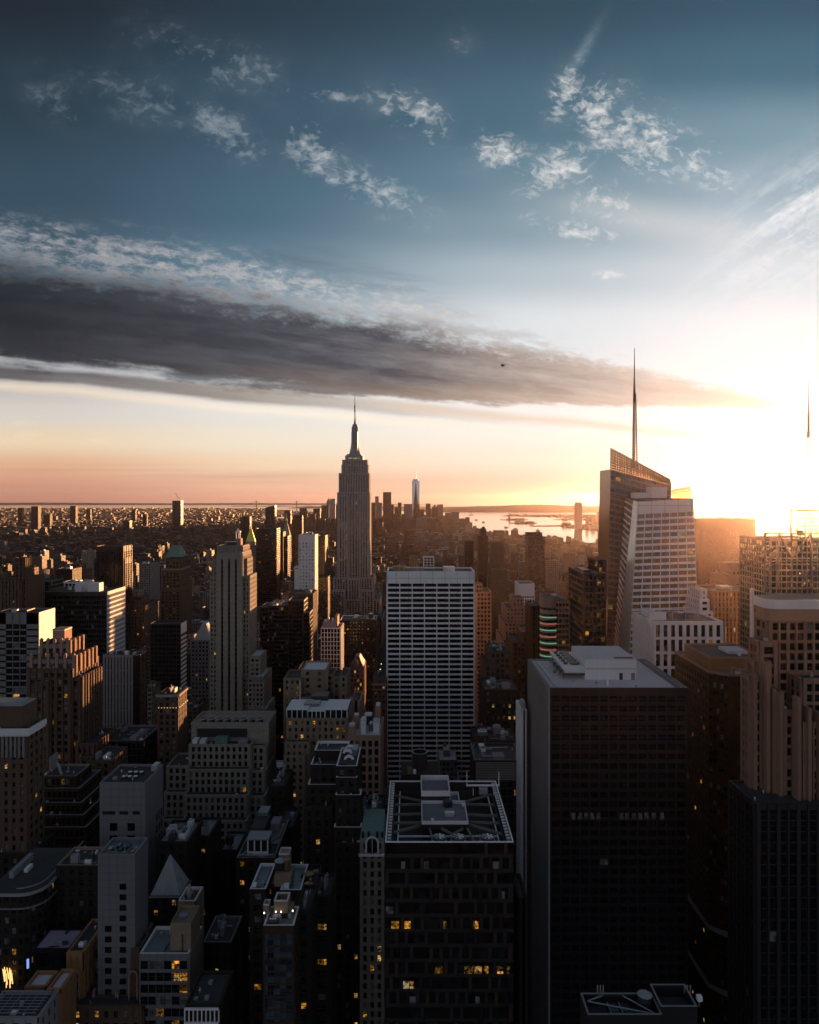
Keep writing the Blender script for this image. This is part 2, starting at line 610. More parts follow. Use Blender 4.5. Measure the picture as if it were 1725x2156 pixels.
def city_mat():
    """Masonry seen from far: colour of each building from its 'tint' attribute, rows of windows in metres."""
    at_ = node('ShaderNodeAttribute', attribute_name='tint')
    base = E(at_.outputs['Color'])
    sd_ = E(at_.outputs['Alpha'])
    g = node('ShaderNodeNewGeometry')
    p = E(g.outputs['Position'])
    x, y, z = xyz(p)
    nx, ny, nz = xyz(E(g.outputs['True Normal']))
    side = E.m('GREATER_THAN', E.m('ABSOLUTE', nx), .5)
    roof = E.m('GREATER_THAN', nz, .5)
    h = x + (y - x) * side
    cw = 2.6 + sd_ * 2.2
    u = (h + sd_ * 37.0) / cw
    v = (z + sd_ * 11.0) / 3.7
    fu, fv = E.m('FRACT', u), E.m('FRACT', v)
    win = E.m('GREATER_THAN', fu, .38) * E.m('GREATER_THAN', fv, .42) * (1.0 - roof)
    cell = vec(E.m('FLOOR', u), E.m('FLOOR', v), E.m('FLOOR', sd_ * 91.0))
    rnd = white(cell)
    a = noise(p, .05, 4, .6)
    sc = node('ShaderNodeVectorMath', operation='SCALE')
    E.put(sc.inputs[0], base)
    E.put(sc.inputs['Scale'], .6 + a * .8)
    roofn = noise(p, .09, 4, .65)
    rv = E.m('FRACT', sd_ * 57.0)
    roofc = mixc(clamp01((rv - .78) * 20.0), mixc(roofn, (.03, .03, .032, 1), (.12, .115, .115, 1)), (.50, .49, .50, 1))
    wc = mixc(clamp01((rnd - .80) * 30.0), (.015, .015, .018, 1), (.14, .14, .15, 1))
    c = mixc(win, E(sc.outputs[0]), wc)
    c = mixc(roof, c, roofc)
    n = node('ShaderNodeBsdfPrincipled')
    E.put(n.inputs['Base Color'], c)
    E.put(n.inputs['Roughness'], .88 - win * .40)
    n.inputs['Specular IOR Level'].default_value = .22
    n.inputs['Emission Color'].default_value = (1.0, .55, .15, 1)
    E.put(n.inputs['Emission Strength'], win * E.m('GREATER_THAN', rnd, .992) * .18)
    return n.outputs[0]


mat('city', city_mat)


def facet_mat():
    p = pos()
    x, y, z = xyz(p)
    return principled((.010, .009, .008, 1), .06, .7, 0.0, noise(vec(x * .3, y * .3, z * .2), 1.0, 2, .5), .35)


mat('facet', facet_mat)


def screen_mat():
    t = node('ShaderNodeBsdfTransparent')
    t.inputs[0].default_value = (.86, .66, .44, 1)
    g = node('ShaderNodeBsdfGlossy')
    g.inputs[0].default_value = (.8, .72, .62, 1)
    g.inputs['Roughness'].default_value = .15
    m = node('ShaderNodeMixShader')
    m.inputs[0].default_value = .22
    E.nt.links.new(t.outputs[0], m.inputs[1])
    E.nt.links.new(g.outputs[0], m.inputs[2])
    return m.outputs[0]


mat('screen_glass', screen_mat)


def water_mat():
    p = pos()
    x, y, z = xyz(p)
    b = noise(vec(x * .02, y * .006, 0.0), 1.0, 5, .6)
    return principled((.05, .055, .06, 1), .10, .6, 0.0, b, .25)


mat('water', water_mat)


def land_mat():
    p = pos()
    a = noise(p, .004, 5, .6)
    b = noise(p, .06, 4, .6)
    c = ramp(a * .6 + b * .4, [(.3, (.018, .02, .015, 1)), (.55, (.05, .045, .04, 1)), (.75, (.09, .08, .075, 1))])
    return principled(c, .95, .2)


mat('land', land_mat)
plain('asphalt', (.045, .045, .048), .8)
plain('hill', (.045, .05, .035), .95)
plain('tree', (.05, .06, .035), .95)
plain('hull', (.25, .24, .24), .6)


# ------------------------------------------------------------------ facades
class Style:
    def __init__(s, wall, glass='glass', bay=3.2, floor=3.8, pier=1.0, sp=1.3, pd=.45, sd=.3, top=1.5, edge=.6, lit=.03, blind=.12, coping=None, roof='tar', rib=None, litm='lit'):
        s.__dict__.update(locals())

    def but(s, **k):
        d = {a: b for a, b in s.__dict__.items() if a not in ('s', 'self')}
        d.update(k)
        return Style(**d)


def facade(mb, wins, ax, a0, a1, c, sg, z0, z1, st, rng):
    """Piers and spandrels proud of the plane ax = c; windows are listed for later. ax 'y': plane across y, runs along x."""
    W = a1 - a0
    n = max(1, int(round((W - 2 * st.edge) / st.bay)))
    bw = (W - 2 * st.edge) / n
    zt = z1 - st.top
    nf = max(1, int((zt - z0) / st.floor))

    def bx(p0, p1, d, b0, b1, m):
        lo, hi = (c - d, c) if sg < 0 else (c, c + d)
        skip = 'k' if (sg < 0) == (ax == 'y') else ''
        if ax == 'y':
            mb.box(p0, p1, lo, hi, b0, b1, m, 'k' if sg < 0 else 'f')
        else:
            mb.box(lo, hi, p0, p1, b0, b1, m, 'r' if sg < 0 else 'l')
    wall = st.wall
    bx(a0, a1, st.sd, zt, z1, wall)
    if st.pier > 0:
        for i in range(n + 1):
            x = a0 + st.edge + i * bw
            l, r = x - st.pier / 2, x + st.pier / 2
            if i == 0:
                l = a0
            if i == n:
                r = a1
            if st.rib and i % st.rib and 0 < i < n:
                l, r = x - st.pier / 4, x + st.pier / 4
            bx(l, r, st.pd, z0, z1 - .06, wall)
    for j in range(nf):
        zb = zt - (j + 1) * st.floor
        if st.sp > 0:
            bx(a0 + .02, a1 - .02, st.sd, zb, zb + st.sp, wall)
        wb, wt = zb + max(st.sp, .05), zb + st.floor - (0 if st.sp > 0 else .25)
        for i in range(n):
            l = a0 + st.edge + i * bw + st.pier / 2 * .98
            r = a0 + st.edge + (i + 1) * bw - st.pier / 2 * .98
            k = rng.random()
            g = st.litm if k < st.lit else ('blind' if k < st.lit + st.blind else st.glass)
            wins.append((ax, sg, c, l, r, wb, wt, g, j))
    zlow = zt - nf * st.floor
    if zlow - z0 > .3:
        bx(a0 + .01, a1 - .01, st.sd * .9, z0, zlow, wall)


def win_poly(mb, w, o=(0, 0, 0)):
    ax, sg, c, l, r, b, t, g, j = w
    e = c + sg * .06
    if ax == 'y':
        pts = [(l, e, b), (r, e, b), (r, e, t), (l, e, t)]
        if sg > 0:
            pts.reverse()
    else:
        pts = [(e, l, b), (e, r, b), (e, r, t), (e, l, t)]
        if sg < 0:
            pts.reverse()
    mb.poly([tuple(np.subtract(p, o)) for p in pts], g)


def windows(root, wins, own=0):
    """own: how many windows become parts of their own (those that show largest: front and top first); the rest is one part."""
    wins = sorted(wins, key=lambda w: (w[8] + (0 if (w[0] == 'y' and w[1] < 0) else 4), w[2], w[3]))
    cache = {}
    for w in wins[:own]:
        ax, sg, c, l, r, b, t, g, j = w
        mid = ((l + r) / 2, c, (b + t) / 2) if ax == 'y' else (c, (l + r) / 2, (b + t) / 2)
        key = (ax, sg, round(r - l, 2), round(t - b, 2), g)
        if key not in cache:
            m = MB()
            win_poly(m, w, mid)
            # sash bars make the pane a window
            if r - l > 1.0 and g != 'facet':
                e0, e1 = (sg * .06, sg * .12)
                hb, ht = b - mid[2], t - mid[2]
                hw = (r - l) / 2
                zz = (hb + ht) / 2
                lo, hi = min(e0, e1), max(e0, e1)
                if ax == 'y':
                    m.box(-hw, hw, lo, hi, zz - .06, zz + .06, 'dark_metal')
                else:
                    m.box(lo, hi, -hw, hw, zz - .06, zz + .06, 'dark_metal')
            cache[key] = m.data('window')
        o = bpy.data.objects.new('window', cache[key])
        COL.objects.link(o)
        o.parent = root
        o.location = np.subtract(mid, wloc(root))
    rest = wins[own:]
    if rest:
        m = MB()
        for w in rest:
            win_poly(m, w)
        o = m.build('window' if own else 'windows', root)
        o['kind'] = 'stuff'


def parapet(mb, x0, x1, y0, y1, z, h, t, mat_):
    mb.box(x0, x1, y0, y0 + t, z, z + h, mat_)
    mb.box(x0, x1, y1 - t, y1, z, z + h, mat_)
    mb.box(x0, x0 + t, y0 + t, y1 - t, z, z + h, mat_)
    mb.box(x1 - t, x1, y0 + t, y1 - t, z, z + h, mat_)


def tank(x, y, z, r, h, label, group=None, legs=2.5, roofm='tank_roof', bodym='wood_tank'):
    t = thing('water_tank', label, 'water tank', (x, y, z), group)
    m = MB()
    for a in range(4):
        cx_, cy_ = x + r * .6 * math.cos(a * math.pi / 2 + .78), y + r * .6 * math.sin(a * math.pi / 2 + .78)
        m.box(cx_ - .15, cx_ + .15, cy_ - .15, cy_ + .15, z, z + legs, 'dark_metal')
    m.box(x - r * .8, x + r * .8, y - r * .8, y + r * .8, z + legs - .3, z + legs, 'dark_metal')
    m.build('leg_frame', t)
    m = MB()
    m.cyl(x, y, z + legs, z + legs + h, r, r * .97, bodym, 16)
    for k in range(1, 5):
        m.prism(m.ring(x, y, z + legs + h * k / 5, r * 1.01, 16), m.ring(x, y, z + legs + h * k / 5 + .12, r * 1.01, 16), 'dark_metal', False)
    m.build('tank', t)
    m = MB()
    m.cyl(x, y, z + legs + h, z + legs + h + r * .55, r * 1.08, .05, roofm, 16)
    m.build('tank_roof', t)
    return t


def roof_units(root, x0, x1, y0, y1, z, rng, n, mats=('metal', 'concrete', 'dark_metal', 'white_paint'), hmax=4.0):
    for _ in range(n):
        w, d, h = rng.uniform(.08, .28) * (x1 - x0), rng.uniform(.15, .35) * (y1 - y0), rng.uniform(1.2, hmax)
        x, y = rng.uniform(x0 + 1, x1 - w - 1), rng.uniform(y0 + 1, y1 - d - 1)
        m = MB()
        g = rng.choice(mats)
        m.box(x, x + w, y, y + d, z, z + h, g)
        k = rng.random()
        if k < .4:
            m.box(x + w * .15, x + w * .85, y + d * .15, y + d * .85, z + h, z + h + .5, 'dark_metal')
        elif k < .6:
            m.cyl(x + w / 2, y + d / 2, z + h, z + h + .8, min(w, d) * .35, min(w, d) * .35, 'metal', 10)
        m.build('roof_unit', root)
        if rng.random() < .6:
            m = MB()
            m.bar((x + w / 2, y + d / 2, z + .5), (rng.uniform(x0 + 1, x1 - 1), y + d / 2, z + .5), .35, 'metal')
            m.bar((x + w * .8, y + d * .3, z), (x + w * .8, y + d * .3, z + h + 1.6), .2, 'metal')
            m.build('roof_pipe', root)


OCC = []          # boxes already standing, for the city fill: (x0, x1, y0, y1, z1, short name or None)


def block(wallmb, wins, x0, x1, y0, y1, z0, z1, st, rng, faces='frl', ph=1.1):
    """One volume: core, facades on the given faces, parapet."""
    wallmb.box(x0, x1, y0, y1, z0, z1 - ph, st.wall, 'b')
    if 'f' in faces:
        facade(wallmb, wins, 'y', x0, x1, y0, -1, z0, z1, st, rng)
    if 'r' in faces:
        facade(wallmb, wins, 'x', y0, y1, x1, 1, z0, z1, st, rng)
    if 'l' in faces:
        facade(wallmb, wins, 'x', y0, y1, x0, -1, z0, z1, st, rng)
    c = st.coping or st.wall
    e = .0
    parapet(wallmb, x0 - e, x1 + e, y0 - e, y1 + e, z1 - ph, ph + .02, .5, c)


def tower(name, label, cat, X0, X1, yt, Y, D, st, tiers=(), group=None, own=0, units=0, faces='frl', zb=0.0, seed=None, ph=1.1, occ=True, roofs=True):
    """A building whose front face spans X0..X1 in the picture at distance Y, D metres deep; tiers: further blocks (X0, X1, ytop, Y, D)."""
    rng = random.Random(seed if seed is not None else label)
    x0, x1, z1 = wx(X0, Y), wx(X1, Y), wz(yt, Y)
    root = thing(name, label, cat, ((x0 + x1) / 2, Y + D / 2, zb), group)
    wall, wins, rl = MB(), [], []
    vols = [(x0, x1, Y, Y + D, z1, st)]
    for t in tiers:
        s2 = t[5] if len(t) > 5 else st
        vols.append((wx(t[0], t[3]), wx(t[1], t[3]), t[3], t[3] + t[4], wz(t[2], t[3]), s2))
    for (a, b, c, d, z, s2) in vols:
        block(wall, wins, a, b, c, d, zb, z, s2, rng, faces, ph)
        roof = MB()
        roof.box(a + .5, b - .5, c + .5, d - .5, z - ph - .3, z - ph + .06, s2.roof, 'b')
        rl.append(roof)
        if occ:
            OCC.append((a, b, c, d, z))
    wall.build('wall', root)
    if roofs:
        for roof in rl:
            roof.build('roof', root)
    windows(root, wins, own)
    if Y < 450 and roofs:
        for (a, b, c, d, z, s2) in vols:
            if (b - a) * (d - c) < 50:
                continue
            for _ in range(min(7, int((b - a) * (d - c) / 60) + 2)):
                w_, d_ = rng.uniform(.5, 1.8), rng.uniform(.5, 1.8)
                x, y = rng.uniform(a + .8, max(a + .9, b - w_ - .8)), rng.uniform(c + .8, max(c + .9, d - d_ - .8))
                m = MB()
                k = rng.random()
                if k < .45:
                    m.box(x, x + w_, y, y + d_, z - ph, z - ph + rng.uniform(.4, 1.5), rng.choice(('metal', 'lead', 'concrete', 'white_paint', 'dark_metal')))
                elif k < .7:
                    m.cyl(x, y, z - ph, z - ph + rng.uniform(.8, 2.2), .22, .22, 'metal', 8)
                    m.cyl(x, y, z - ph + .9, z - ph + 1.2, .4, .3, 'metal', 8)
                else:
                    m.bar((x, y, z - ph + .35), (x + rng.uniform(-4, 4) if b - a > 12 else x, min(d - .8, y + rng.uniform(0, 4)), z - ph + .35), .28, rng.choice(('lead', 'metal', 'dark_metal')))
                m.build('roof_vent', root)
    if units:
        a, b, c, d, z, _ = vols[0]
        roof_units(root, a + .8, b - .8, c + .8, d - .8, z - ph, rng, units)
    root['_v'] = 0
    del root['_v']
    return root, (x0, x1, Y, Y + D, z1)

# ------------------------------------------------------------------ ground, water, far hills
def sheet(name, pts, z, m, kind='structure', depth=0.0):
    mb = MB()
    top = [(x, y, z) for x, y in pts]
    a = sum(top[i][0] * top[(i + 1) % len(top)][1] - top[(i + 1) % len(top)][0] * top[i][1] for i in range(len(top)))
    if a < 0:
        top.reverse()
    if depth:
        mb.prism([(x, y, z - depth) for x, y, _ in top], top, m)
    else:
        mb.poly(top, m)
    return tag(mb.build(name), kind=kind)


sheet('water', [(-40000, -8000), (40000, -8000), (40000, 40000), (-40000, 40000)], -3.0, 'water')
MANH = [(-30000, -3000), (1450, -3000), (1400, 1500), (1260, 2600), (1020, 3700), (800, 4400), (440, 5120), (470, 5450), (430, 5900), (340, 6500), (200, 7050), (-250, 7300), (-700, 7950), (-950, 8700),
        (-1900, 9000), (-2150, 9800), (-2050, 10600), (-1500, 11000), (-1250, 11600), (-1500, 12600), (-2300, 14500), (-3700, 17800), (-4100, 18600), (-6500, 19400), (-30000, 19800)]
sheet('ground', MANH, 0.0, 'land', depth=4)
NJ = [(2650, -3000), (2600, 5200), (1750, 5800), (1430, 6060), (1400, 6500), (1560, 7050), (1900, 7500), (2150, 8000), (2100, 8600), (1750, 8900), (2000, 9250), (2500, 9300), (2300, 9900), (1900, 10300), (1330, 10700), (1500, 11300), (2600, 11700), (4500, 12000), (8000, 16000), (30000, 17000), (30000, -3000)]
sheet('shore', NJ, 0.3, 'land', depth=4)
sheet('shore', [(280, 13900), (900, 13700), (2200, 13900), (5200, 13000), (9000, 16500), (26000, 18000), (26000, 24000), (-1500, 24000), (-2800, 20500), (-2300, 18700), (-300, 15500)], 0.6, 'land', depth=4)
sheet('pier', [(1440, 7000), (1750, 7080), (1780, 6960), (1300, 6780), (1140, 6800), (1140, 6870)], 1.2, 'land', depth=4)
sheet('island', [(1080, 8880), (1180, 8800), (1340, 8830), (1440, 8900), (1360, 8990), (1180, 8980)], 2.0, 'land', depth=5)
sheet('island', [(1040, 7640), (1120, 7560), (1310, 7580), (1340, 7680), (1240, 7760), (1080, 7740)], 2.0, 'land', depth=5)
# streets between the near blocks
sheet('ground', [(-1200, 80), (1300, 80), (1300, 3000), (-1200, 3000)], 0.08, 'asphalt')


def hills(name, x0, x1, y, h, seed, depth=2500, n=160, env=None):
    rng = random.Random(seed)
    ph = [rng.uniform(0, 6.28) for _ in range(9)]
    mb = MB()
    rows = []
    for k, (dy, hk) in enumerate(((0, 0), (.25, .55), (.5, 1), (.8, .8), (1, 0))):
        row = []
        for i in range(n + 1):
            t = i / n
            x = x0 + (x1 - x0) * t
            s = .62 + sum(.13 / (1 + j * .5) * math.sin(ph[j] + t * (2.1 + 3.7 * j) + k * .4) for j in range(8))
            e = min(1, t * 7, (1 - t) * 7)
            if env:
                e *= env(t)
            row.append((x, y + dy * depth, max(.7, h * hk * s * e + (rng.uniform(0, h * .03) if hk else 0))))
        rows.append(row)
    for a, b in zip(rows, rows[1:]):
        for i in range(n):
            mb.poly([a[i], a[i + 1], b[i + 1], b[i]], 'hill')
    return tag(mb.build(name, smooth=True), kind='structure')


hills('hill', 150, 9500, 14500, 190, 3, 3500, env=lambda t: 1.0 - .35 * t)
hills('hill', -22000, 1500, 30000, 105, 8, 4000)
hills('hill', 7000, 36000, 24000, 210, 5, 6000)
hills('hill', -3500, 200, 19500, 75, 9, 1800)

# suspension bridge far down the bay
b = thing('suspension_bridge', 'far grey suspension bridge with two towers on the horizon over the bay', 'bridge', (-3450, 18000, 0))
tw = []
for px in (540, 625):
    m = MB()
    x = wx(px, 18000)
    for s in (-14, 14):
        m.box(x - 9, x + 9, 18000 + s - 6, 18000 + s + 6, 0, 205, 'hill')
    for z in (70, 196):
        m.box(x - 8, x + 8, 17986, 18014, z, z + 9, 'hill')
    m.build('bridge_tower', b)
    tw.append(x)
m = MB()
m.box(tw[0] - 620, tw[1] + 640, 17986, 18014, 62, 72, 'hill')
m.build('deck', b)
m = MB()
for x0, x1, f0, f1 in ((tw[0] - 430, tw[0], 0, 1), (tw[0], tw[1], 1, 1), (tw[1], tw[1] + 430, 1, 0)):
    pp = []
    for i in range(15):
        t = i / 14
        zz = 72 + 130 * ((2 * t - 1) ** 2 if f0 == f1 else (t ** 1.5 if f1 else (1 - t) ** 1.5))
        pp.append((x0 + (x1 - x0) * t, 18000, zz))
    for p, q_ in zip(pp, pp[1:]):
        m.bar(p, q_, 5, 'hill')
m.build('cable', b)

# statue on its island
x, y = 1200, 8880
s = thing('statue', 'tiny green statue with raised arm on a tall pedestal on the harbour island', 'statue', (x, y, 2))
m = MB()
m.cyl(x, y, 2, 12, 40, 36, 'concrete', 10)
m.prism(m.ring(x, y, 12, 20, 4, ph=.78), m.ring(x, y, 47, 12, 4, ph=.78), 'concrete')
m.build('pedestal', s)
m = MB()
m.cyl(x, y, 47, 78, 7.5, 4.0, 'copper_green', 10)
m.cyl(x, y, 78, 81, 2.4, 2.8, 'copper_green', 8)
m.cyl(x, y, 81, 86, 2.8, 2.0, 'copper_green', 8)
m.bar((x - 3, y, 76), (x - 7, y, 90), 2.2, 'copper_green')
m.cyl(x - 7, y, 90, 95, 1.8, .6, 'copper_green', 6)
m.build('figure', s)


def clump(name, label, cx_, cy_, rx, ry, z, h, n, seed, kind='stuff'):
    rng = random.Random(seed)
    m = MB()
    for _ in range(n):
        a, r = rng.uniform(0, 6.28), math.sqrt(rng.random())
        x, y = cx_ + rx * r * math.cos(a), cy_ + ry * r * math.sin(a)
        k = h * rng.uniform(.5, 1)
        m.prism(m.ring(x, y, z, k * .5, 6), m.ring(x, y, z + k * .6, k * .6, 6), 'tree', False)
        m.prism(m.ring(x, y, z + k * .6, k * .6, 6), m.ring(x, y, z + k, k * .15, 6), 'tree')
    o = m.build(name)
    tag(o, label, 'trees', kind=kind)


clump('island_trees', 'dark trees covering the statue island', 1290, 8880, 110, 60, 2, 16, 60, 1)
clump('island_trees', 'dark trees and low roofs on the middle harbour island', 1200, 7660, 100, 60, 2, 18, 90, 2)
# brick hall with turrets on the near pier
t = thing('ferry_hall', 'small brick hall with pointed turrets on the long harbour pier', 'hall', (1480, 6900, 1))
m = MB()
m.box(1440, 1530, 6880, 6930, 1, 20, 'red_brick')
m.build('wall', t)
m = MB()
m.prism([(1440, 6880, 20), (1530, 6880, 20), (1530, 6930, 20), (1440, 6930, 20)], [(1452, 6904, 30), (1518, 6904, 30), (1518, 6906, 30), (1452, 6906, 30)], 'tar')
m.build('roof', t)
for px_ in (1455, 1482, 1515):
    m = MB()
    m.cyl(px_, 6882, 1, 32, 5, 5, 'red_brick', 8)
    m.cyl(px_, 6882, 32, 42, 6, .2, 'copper_green', 8)
    m.build('turret', t)
# boats
for i, (px, Y, L, lab) in enumerate([(992, 11400, 90, 'long low ship far out in the bay near the hilly shore'), (1003, 8700, 40, 'small boat on the bay left of the statue island'), (1018, 7900, 34, 'small boat on the bright water just left of the middle island'),
                                     (1066, 6450, 38, 'boat heading past the low brown rooftops by the river'), (1086, 6150, 42, 'boat closest to the city on the bright river'), (1120, 6900, 36, 'small boat off the end of the long pier'),
                                     (985, 9700, 36, 'distant boat between the bay tower and the statue')]):
    x = wx(px, Y)
    bt = thing('boat', lab, 'boat', (x, Y, -3), 'boats on the harbour')
    m = MB()
    m.prism([(x - L / 2, Y - 4, -3), (x + L * .35, Y - 5, -3), (x + L / 2, Y, -3), (x + L * .35, Y + 5, -3), (x - L / 2, Y + 4, -3)],
            [(x - L / 2, Y - 5, 3), (x + L * .38, Y - 6, 3), (x + L * .56, Y, 4), (x + L * .38, Y + 6, 3), (x - L / 2, Y + 5, 3)], 'hull')
    m.build('hull', bt)
    m = MB()
    m.box(x - L * .3, x + L * .15, Y - 4, Y + 4, 3, 8, 'white_paint')
    m.box(x - L * .1, x + L * .05, Y - 3, Y + 3, 8, 12, 'white_paint')
    m.build('cabin', bt)

# ------------------------------------------------------------------ styles
S_grace = Style('travertine', 'glass_black', bay=9.45, floor=3.95, pier=.75, sp=1.5, pd=.55, sd=.4, top=9.4, edge=.4, lit=.0015, blind=0, coping='travertine')
S_dark = Style('dark_panel', 'glass_black', bay=3.0, floor=3.9, pier=.5, sp=1.2, lit=.012, blind=.04)
S_black = Style('black_panel', 'glass_black', bay=3.4, floor=4.0, pier=.25, sp=.9, pd=.2, sd=.12, lit=.004, blind=.01)
S_bronze = Style('bronze_panel', 'glass_black', bay=2.4, floor=3.8, pier=.8, sp=.9, pd=.7, lit=.01, blind=.03)
S_tan = Style('tan_brick', 'glass', bay=3.4, floor=3.8, pier=1.9, sp=1.7, lit=.05, blind=.2, rib=0)
S_brown = Style('brown_brick', 'glass', bay=3.2, floor=3.7, pier=1.7, sp=1.6, lit=.05, blind=.2)
S_brickd = Style('dark_brick', 'glass', bay=3.4, floor=3.8, pier=1.9, sp=1.8, lit=.05, blind=.10)
S_lime = Style('limestone', 'glass', bay=3.2, floor=3.8, pier=1.5, sp=1.7, lit=.02, blind=.15)
S_grey = Style('greystone', 'glass_black', bay=3.6, floor=4.0, pier=1.6, sp=1.7, lit=.02, blind=.1)
S_band = Style('concrete', 'glass_black', bay=2.4, floor=3.9, pier=.2, sp=1.5, pd=.25, lit=.01, blind=.05)
S_white = Style('white_panel', 'glass_black', bay=4.2, floor=3.8, pier=.8, sp=.8, lit=.01, blind=.05)
S_pink = Style('pink_stone', 'glass_bronze', bay=3.6, floor=3.9, pier=1.7, sp=1.5, lit=.01, blind=.1)
S_city = Style('brown_brick', 'glass', bay=4.0, floor=3.8, pier=2.0, sp=1.7, lit=.02, blind=.15)


def T(name, label, X0, X1, yt, Y, D, st, cat='building', **k):
    return tower(name, label, cat, X0, X1, yt, Y, D, st, **k)[0]


def part(root, name, fn, smooth=False):
    m = MB()
    fn(m)
    return m.build(name, root, smooth=smooth)


# ------------------------------------------------------------------ the white banded tower in the middle
g, (x0, x1, y0, y1, z1) = tower('office_tower', 'wide white tower of black window bands, in the middle of the picture', 'office tower', 815, 999, 1203, 552, 34, S_grace, own=100, seed=1)
part(g, 'roof_unit', lambda m: (m.box(-16, -5.5, 560, 568, z1 - 1, z1 + 3.0, 'tan_brick'), m.box(-5.3, 9, 562, 572, z1 - 1, z1 + 1.6, 'concrete')))
part(g, 'roof_unit', lambda m: m.box(24, 33, 560, 572, z1 - 1, z1 + 2.4, 'metal'))
part(g, 'antenna', lambda m: [m.box(a, a + .3, 557, 557.3, z1 - 1, z1 + h, 'metal') for a, h in ((-11, 5), (-7, 4), (3, 6), (16, 4.5))])

# ------------------------------------------------------------------ landmark tower with mast
k = 1270 / 1500
S_esb = Style('esb_stone', 'glass', bay=4.7, floor=3.7, pier=2.1, sp=.8, pd=1.1, sd=.15, top=3, edge=1.2, lit=.006, blind=.16)
esb = thing('skyscraper', 'tallest grey stone skyscraper stepping up to a pointed mast and antenna', 'skyscraper', (wx(745, 1290), 1290, 0))
wall, wins, roof = MB(), [], MB()
rng = random.Random(11)
ESB = [(711.3, 777.7, 1036.5, 1270, 44), (713.5, 732.5, 1042, 1267, 6), (757.5, 775.5, 1042, 1267, 6), (714.5, 776.6, 996, 1272, 40), (720.4, 774, 978, 1274, 36), (722, 772.4, 968, 1275, 34),
       (703, 785, 1216, 1262, 60), (700.6, 726, 1243, 1252, 9), (760.5, 786.6, 1243, 1252, 9), (733, 757, 1219, 1258, 6), (688, 800, 1262, 1256, 72), (680, 806, 1300, 1246, 84)]
for a, b_, yt, Y, D in ESB:
    block(wall, wins, wx(a, Y), wx(b_, Y), Y, Y + D, 0, wz(yt, Y), S_esb, rng)
    roof = MB()
    roof.box(wx(a, Y) + .6, wx(b_, Y) - .6, Y + .6, Y + D - .6, wz(yt, Y) - 1.5, wz(yt, Y) - .9, 'tar', 'b')
    roof.build('roof', esb)
    OCC.append((wx(a, Y), wx(b_, Y), Y, Y + D, wz(yt, Y)))
wall.build('wall', esb)
windows(esb, wins, 0)
xc, yc = wx(747.6, 1292), 1292
kk = 1292 / 1500


def hw(u): return u * kk


m = MB()
zs = lambda py: wz(py, 1292)
m.box(xc - hw(19), xc + hw(18), yc - 15, yc + 15, zs(968.5), zs(960), 'lead')
m.box(xc - hw(16), xc + hw(15), yc - 13, yc + 13, zs(960), zs(957), 'lead')
m.build('observation_deck', esb)
m = MB()
m.box(xc - hw(13), xc + hw(13), yc - 15.3, yc - 15.1, zs(967), zs(964.6), 'lit_white')
m.build('floodlight', esb)
m = MB()
prof = [(957, 11.8), (951, 10.6), (944, 9.0), (936, 8.0), (928, 7.0), (909, 6.3), (908, 7.1), (905, 7.1), (904.5, 6.2), (902, 7.0), (899, 6.6), (898.6, 5.3), (895, 5.2), (892, 2.7)]
for (ya, ra), (yb, rb) in zip(prof, prof[1:]):
    m.prism(m.ring(xc, yc, zs(ya), hw(ra) * 1.08, 8, ph=R(22.5)), m.ring(xc, yc, zs(yb), hw(rb) * 1.08, 8, ph=R(22.5)), 'lead', True)
for s in (-1, 1):
    m.box(xc + s * hw(5.6) - 1, xc + s * hw(5.6) + 1, yc - 9.6, yc - 5, zs(951), zs(910), 'metal')
mast_ = sub(m.build('mast', esb))
m = MB()
prof = [(892, 2.3), (886, 1.9), (885.5, 1.2), (872, 1.1), (858, 1.5), (855, 1.9), (853, .9), (838, .6), (826, .12)]
for (ya, ra), (yb, rb) in zip(prof, prof[1:]):
    m.prism(m.ring(xc, yc, zs(ya), hw(ra), 8), m.ring(xc, yc, zs(yb), hw(rb), 8), 'dark_metal', True)
for py in (890, 888, 884, 866, 862):
    m.box(xc - hw(2.2), xc + hw(2.2), yc - .6, yc + .6, zs(py), zs(py) + .6, 'dark_metal')
m.bar((xc + hw(2.6), yc, zs(887)), (xc + hw(2.7), yc, zs(876)), .5, 'dark_metal')
m.build('antenna', mast_)

# ------------------------------------------------------------------ twisted glass tower downtown
Y = 5900
w = thing('glass_tower', 'tallest far downtown tower, tapering glass with triangular facets and a spire', 'skyscraper', (wx(875.7, Y), Y + 30, 0))
cx_, hb = wx(875.7, Y), 31.5
zt, zb_ = wz(1011.5, Y), 60


def ring8(z, t):
    """Square at the foot turning into a square set at 45 degrees at the head."""
    c = [(-1, -1), (0, -1), (1, -1), (1, 0), (1, 1), (0, 1), (-1, 1), (-1, 0)]
    out = []
    for i, (a, b_) in enumerate(c):
        if i % 2 == 0:
            s = 1 - .5 * t
        else:
            s = 1.0
        out.append((cx_ + a * hb * s, Y + 31.5 + b_ * hb * s, z))
    return out


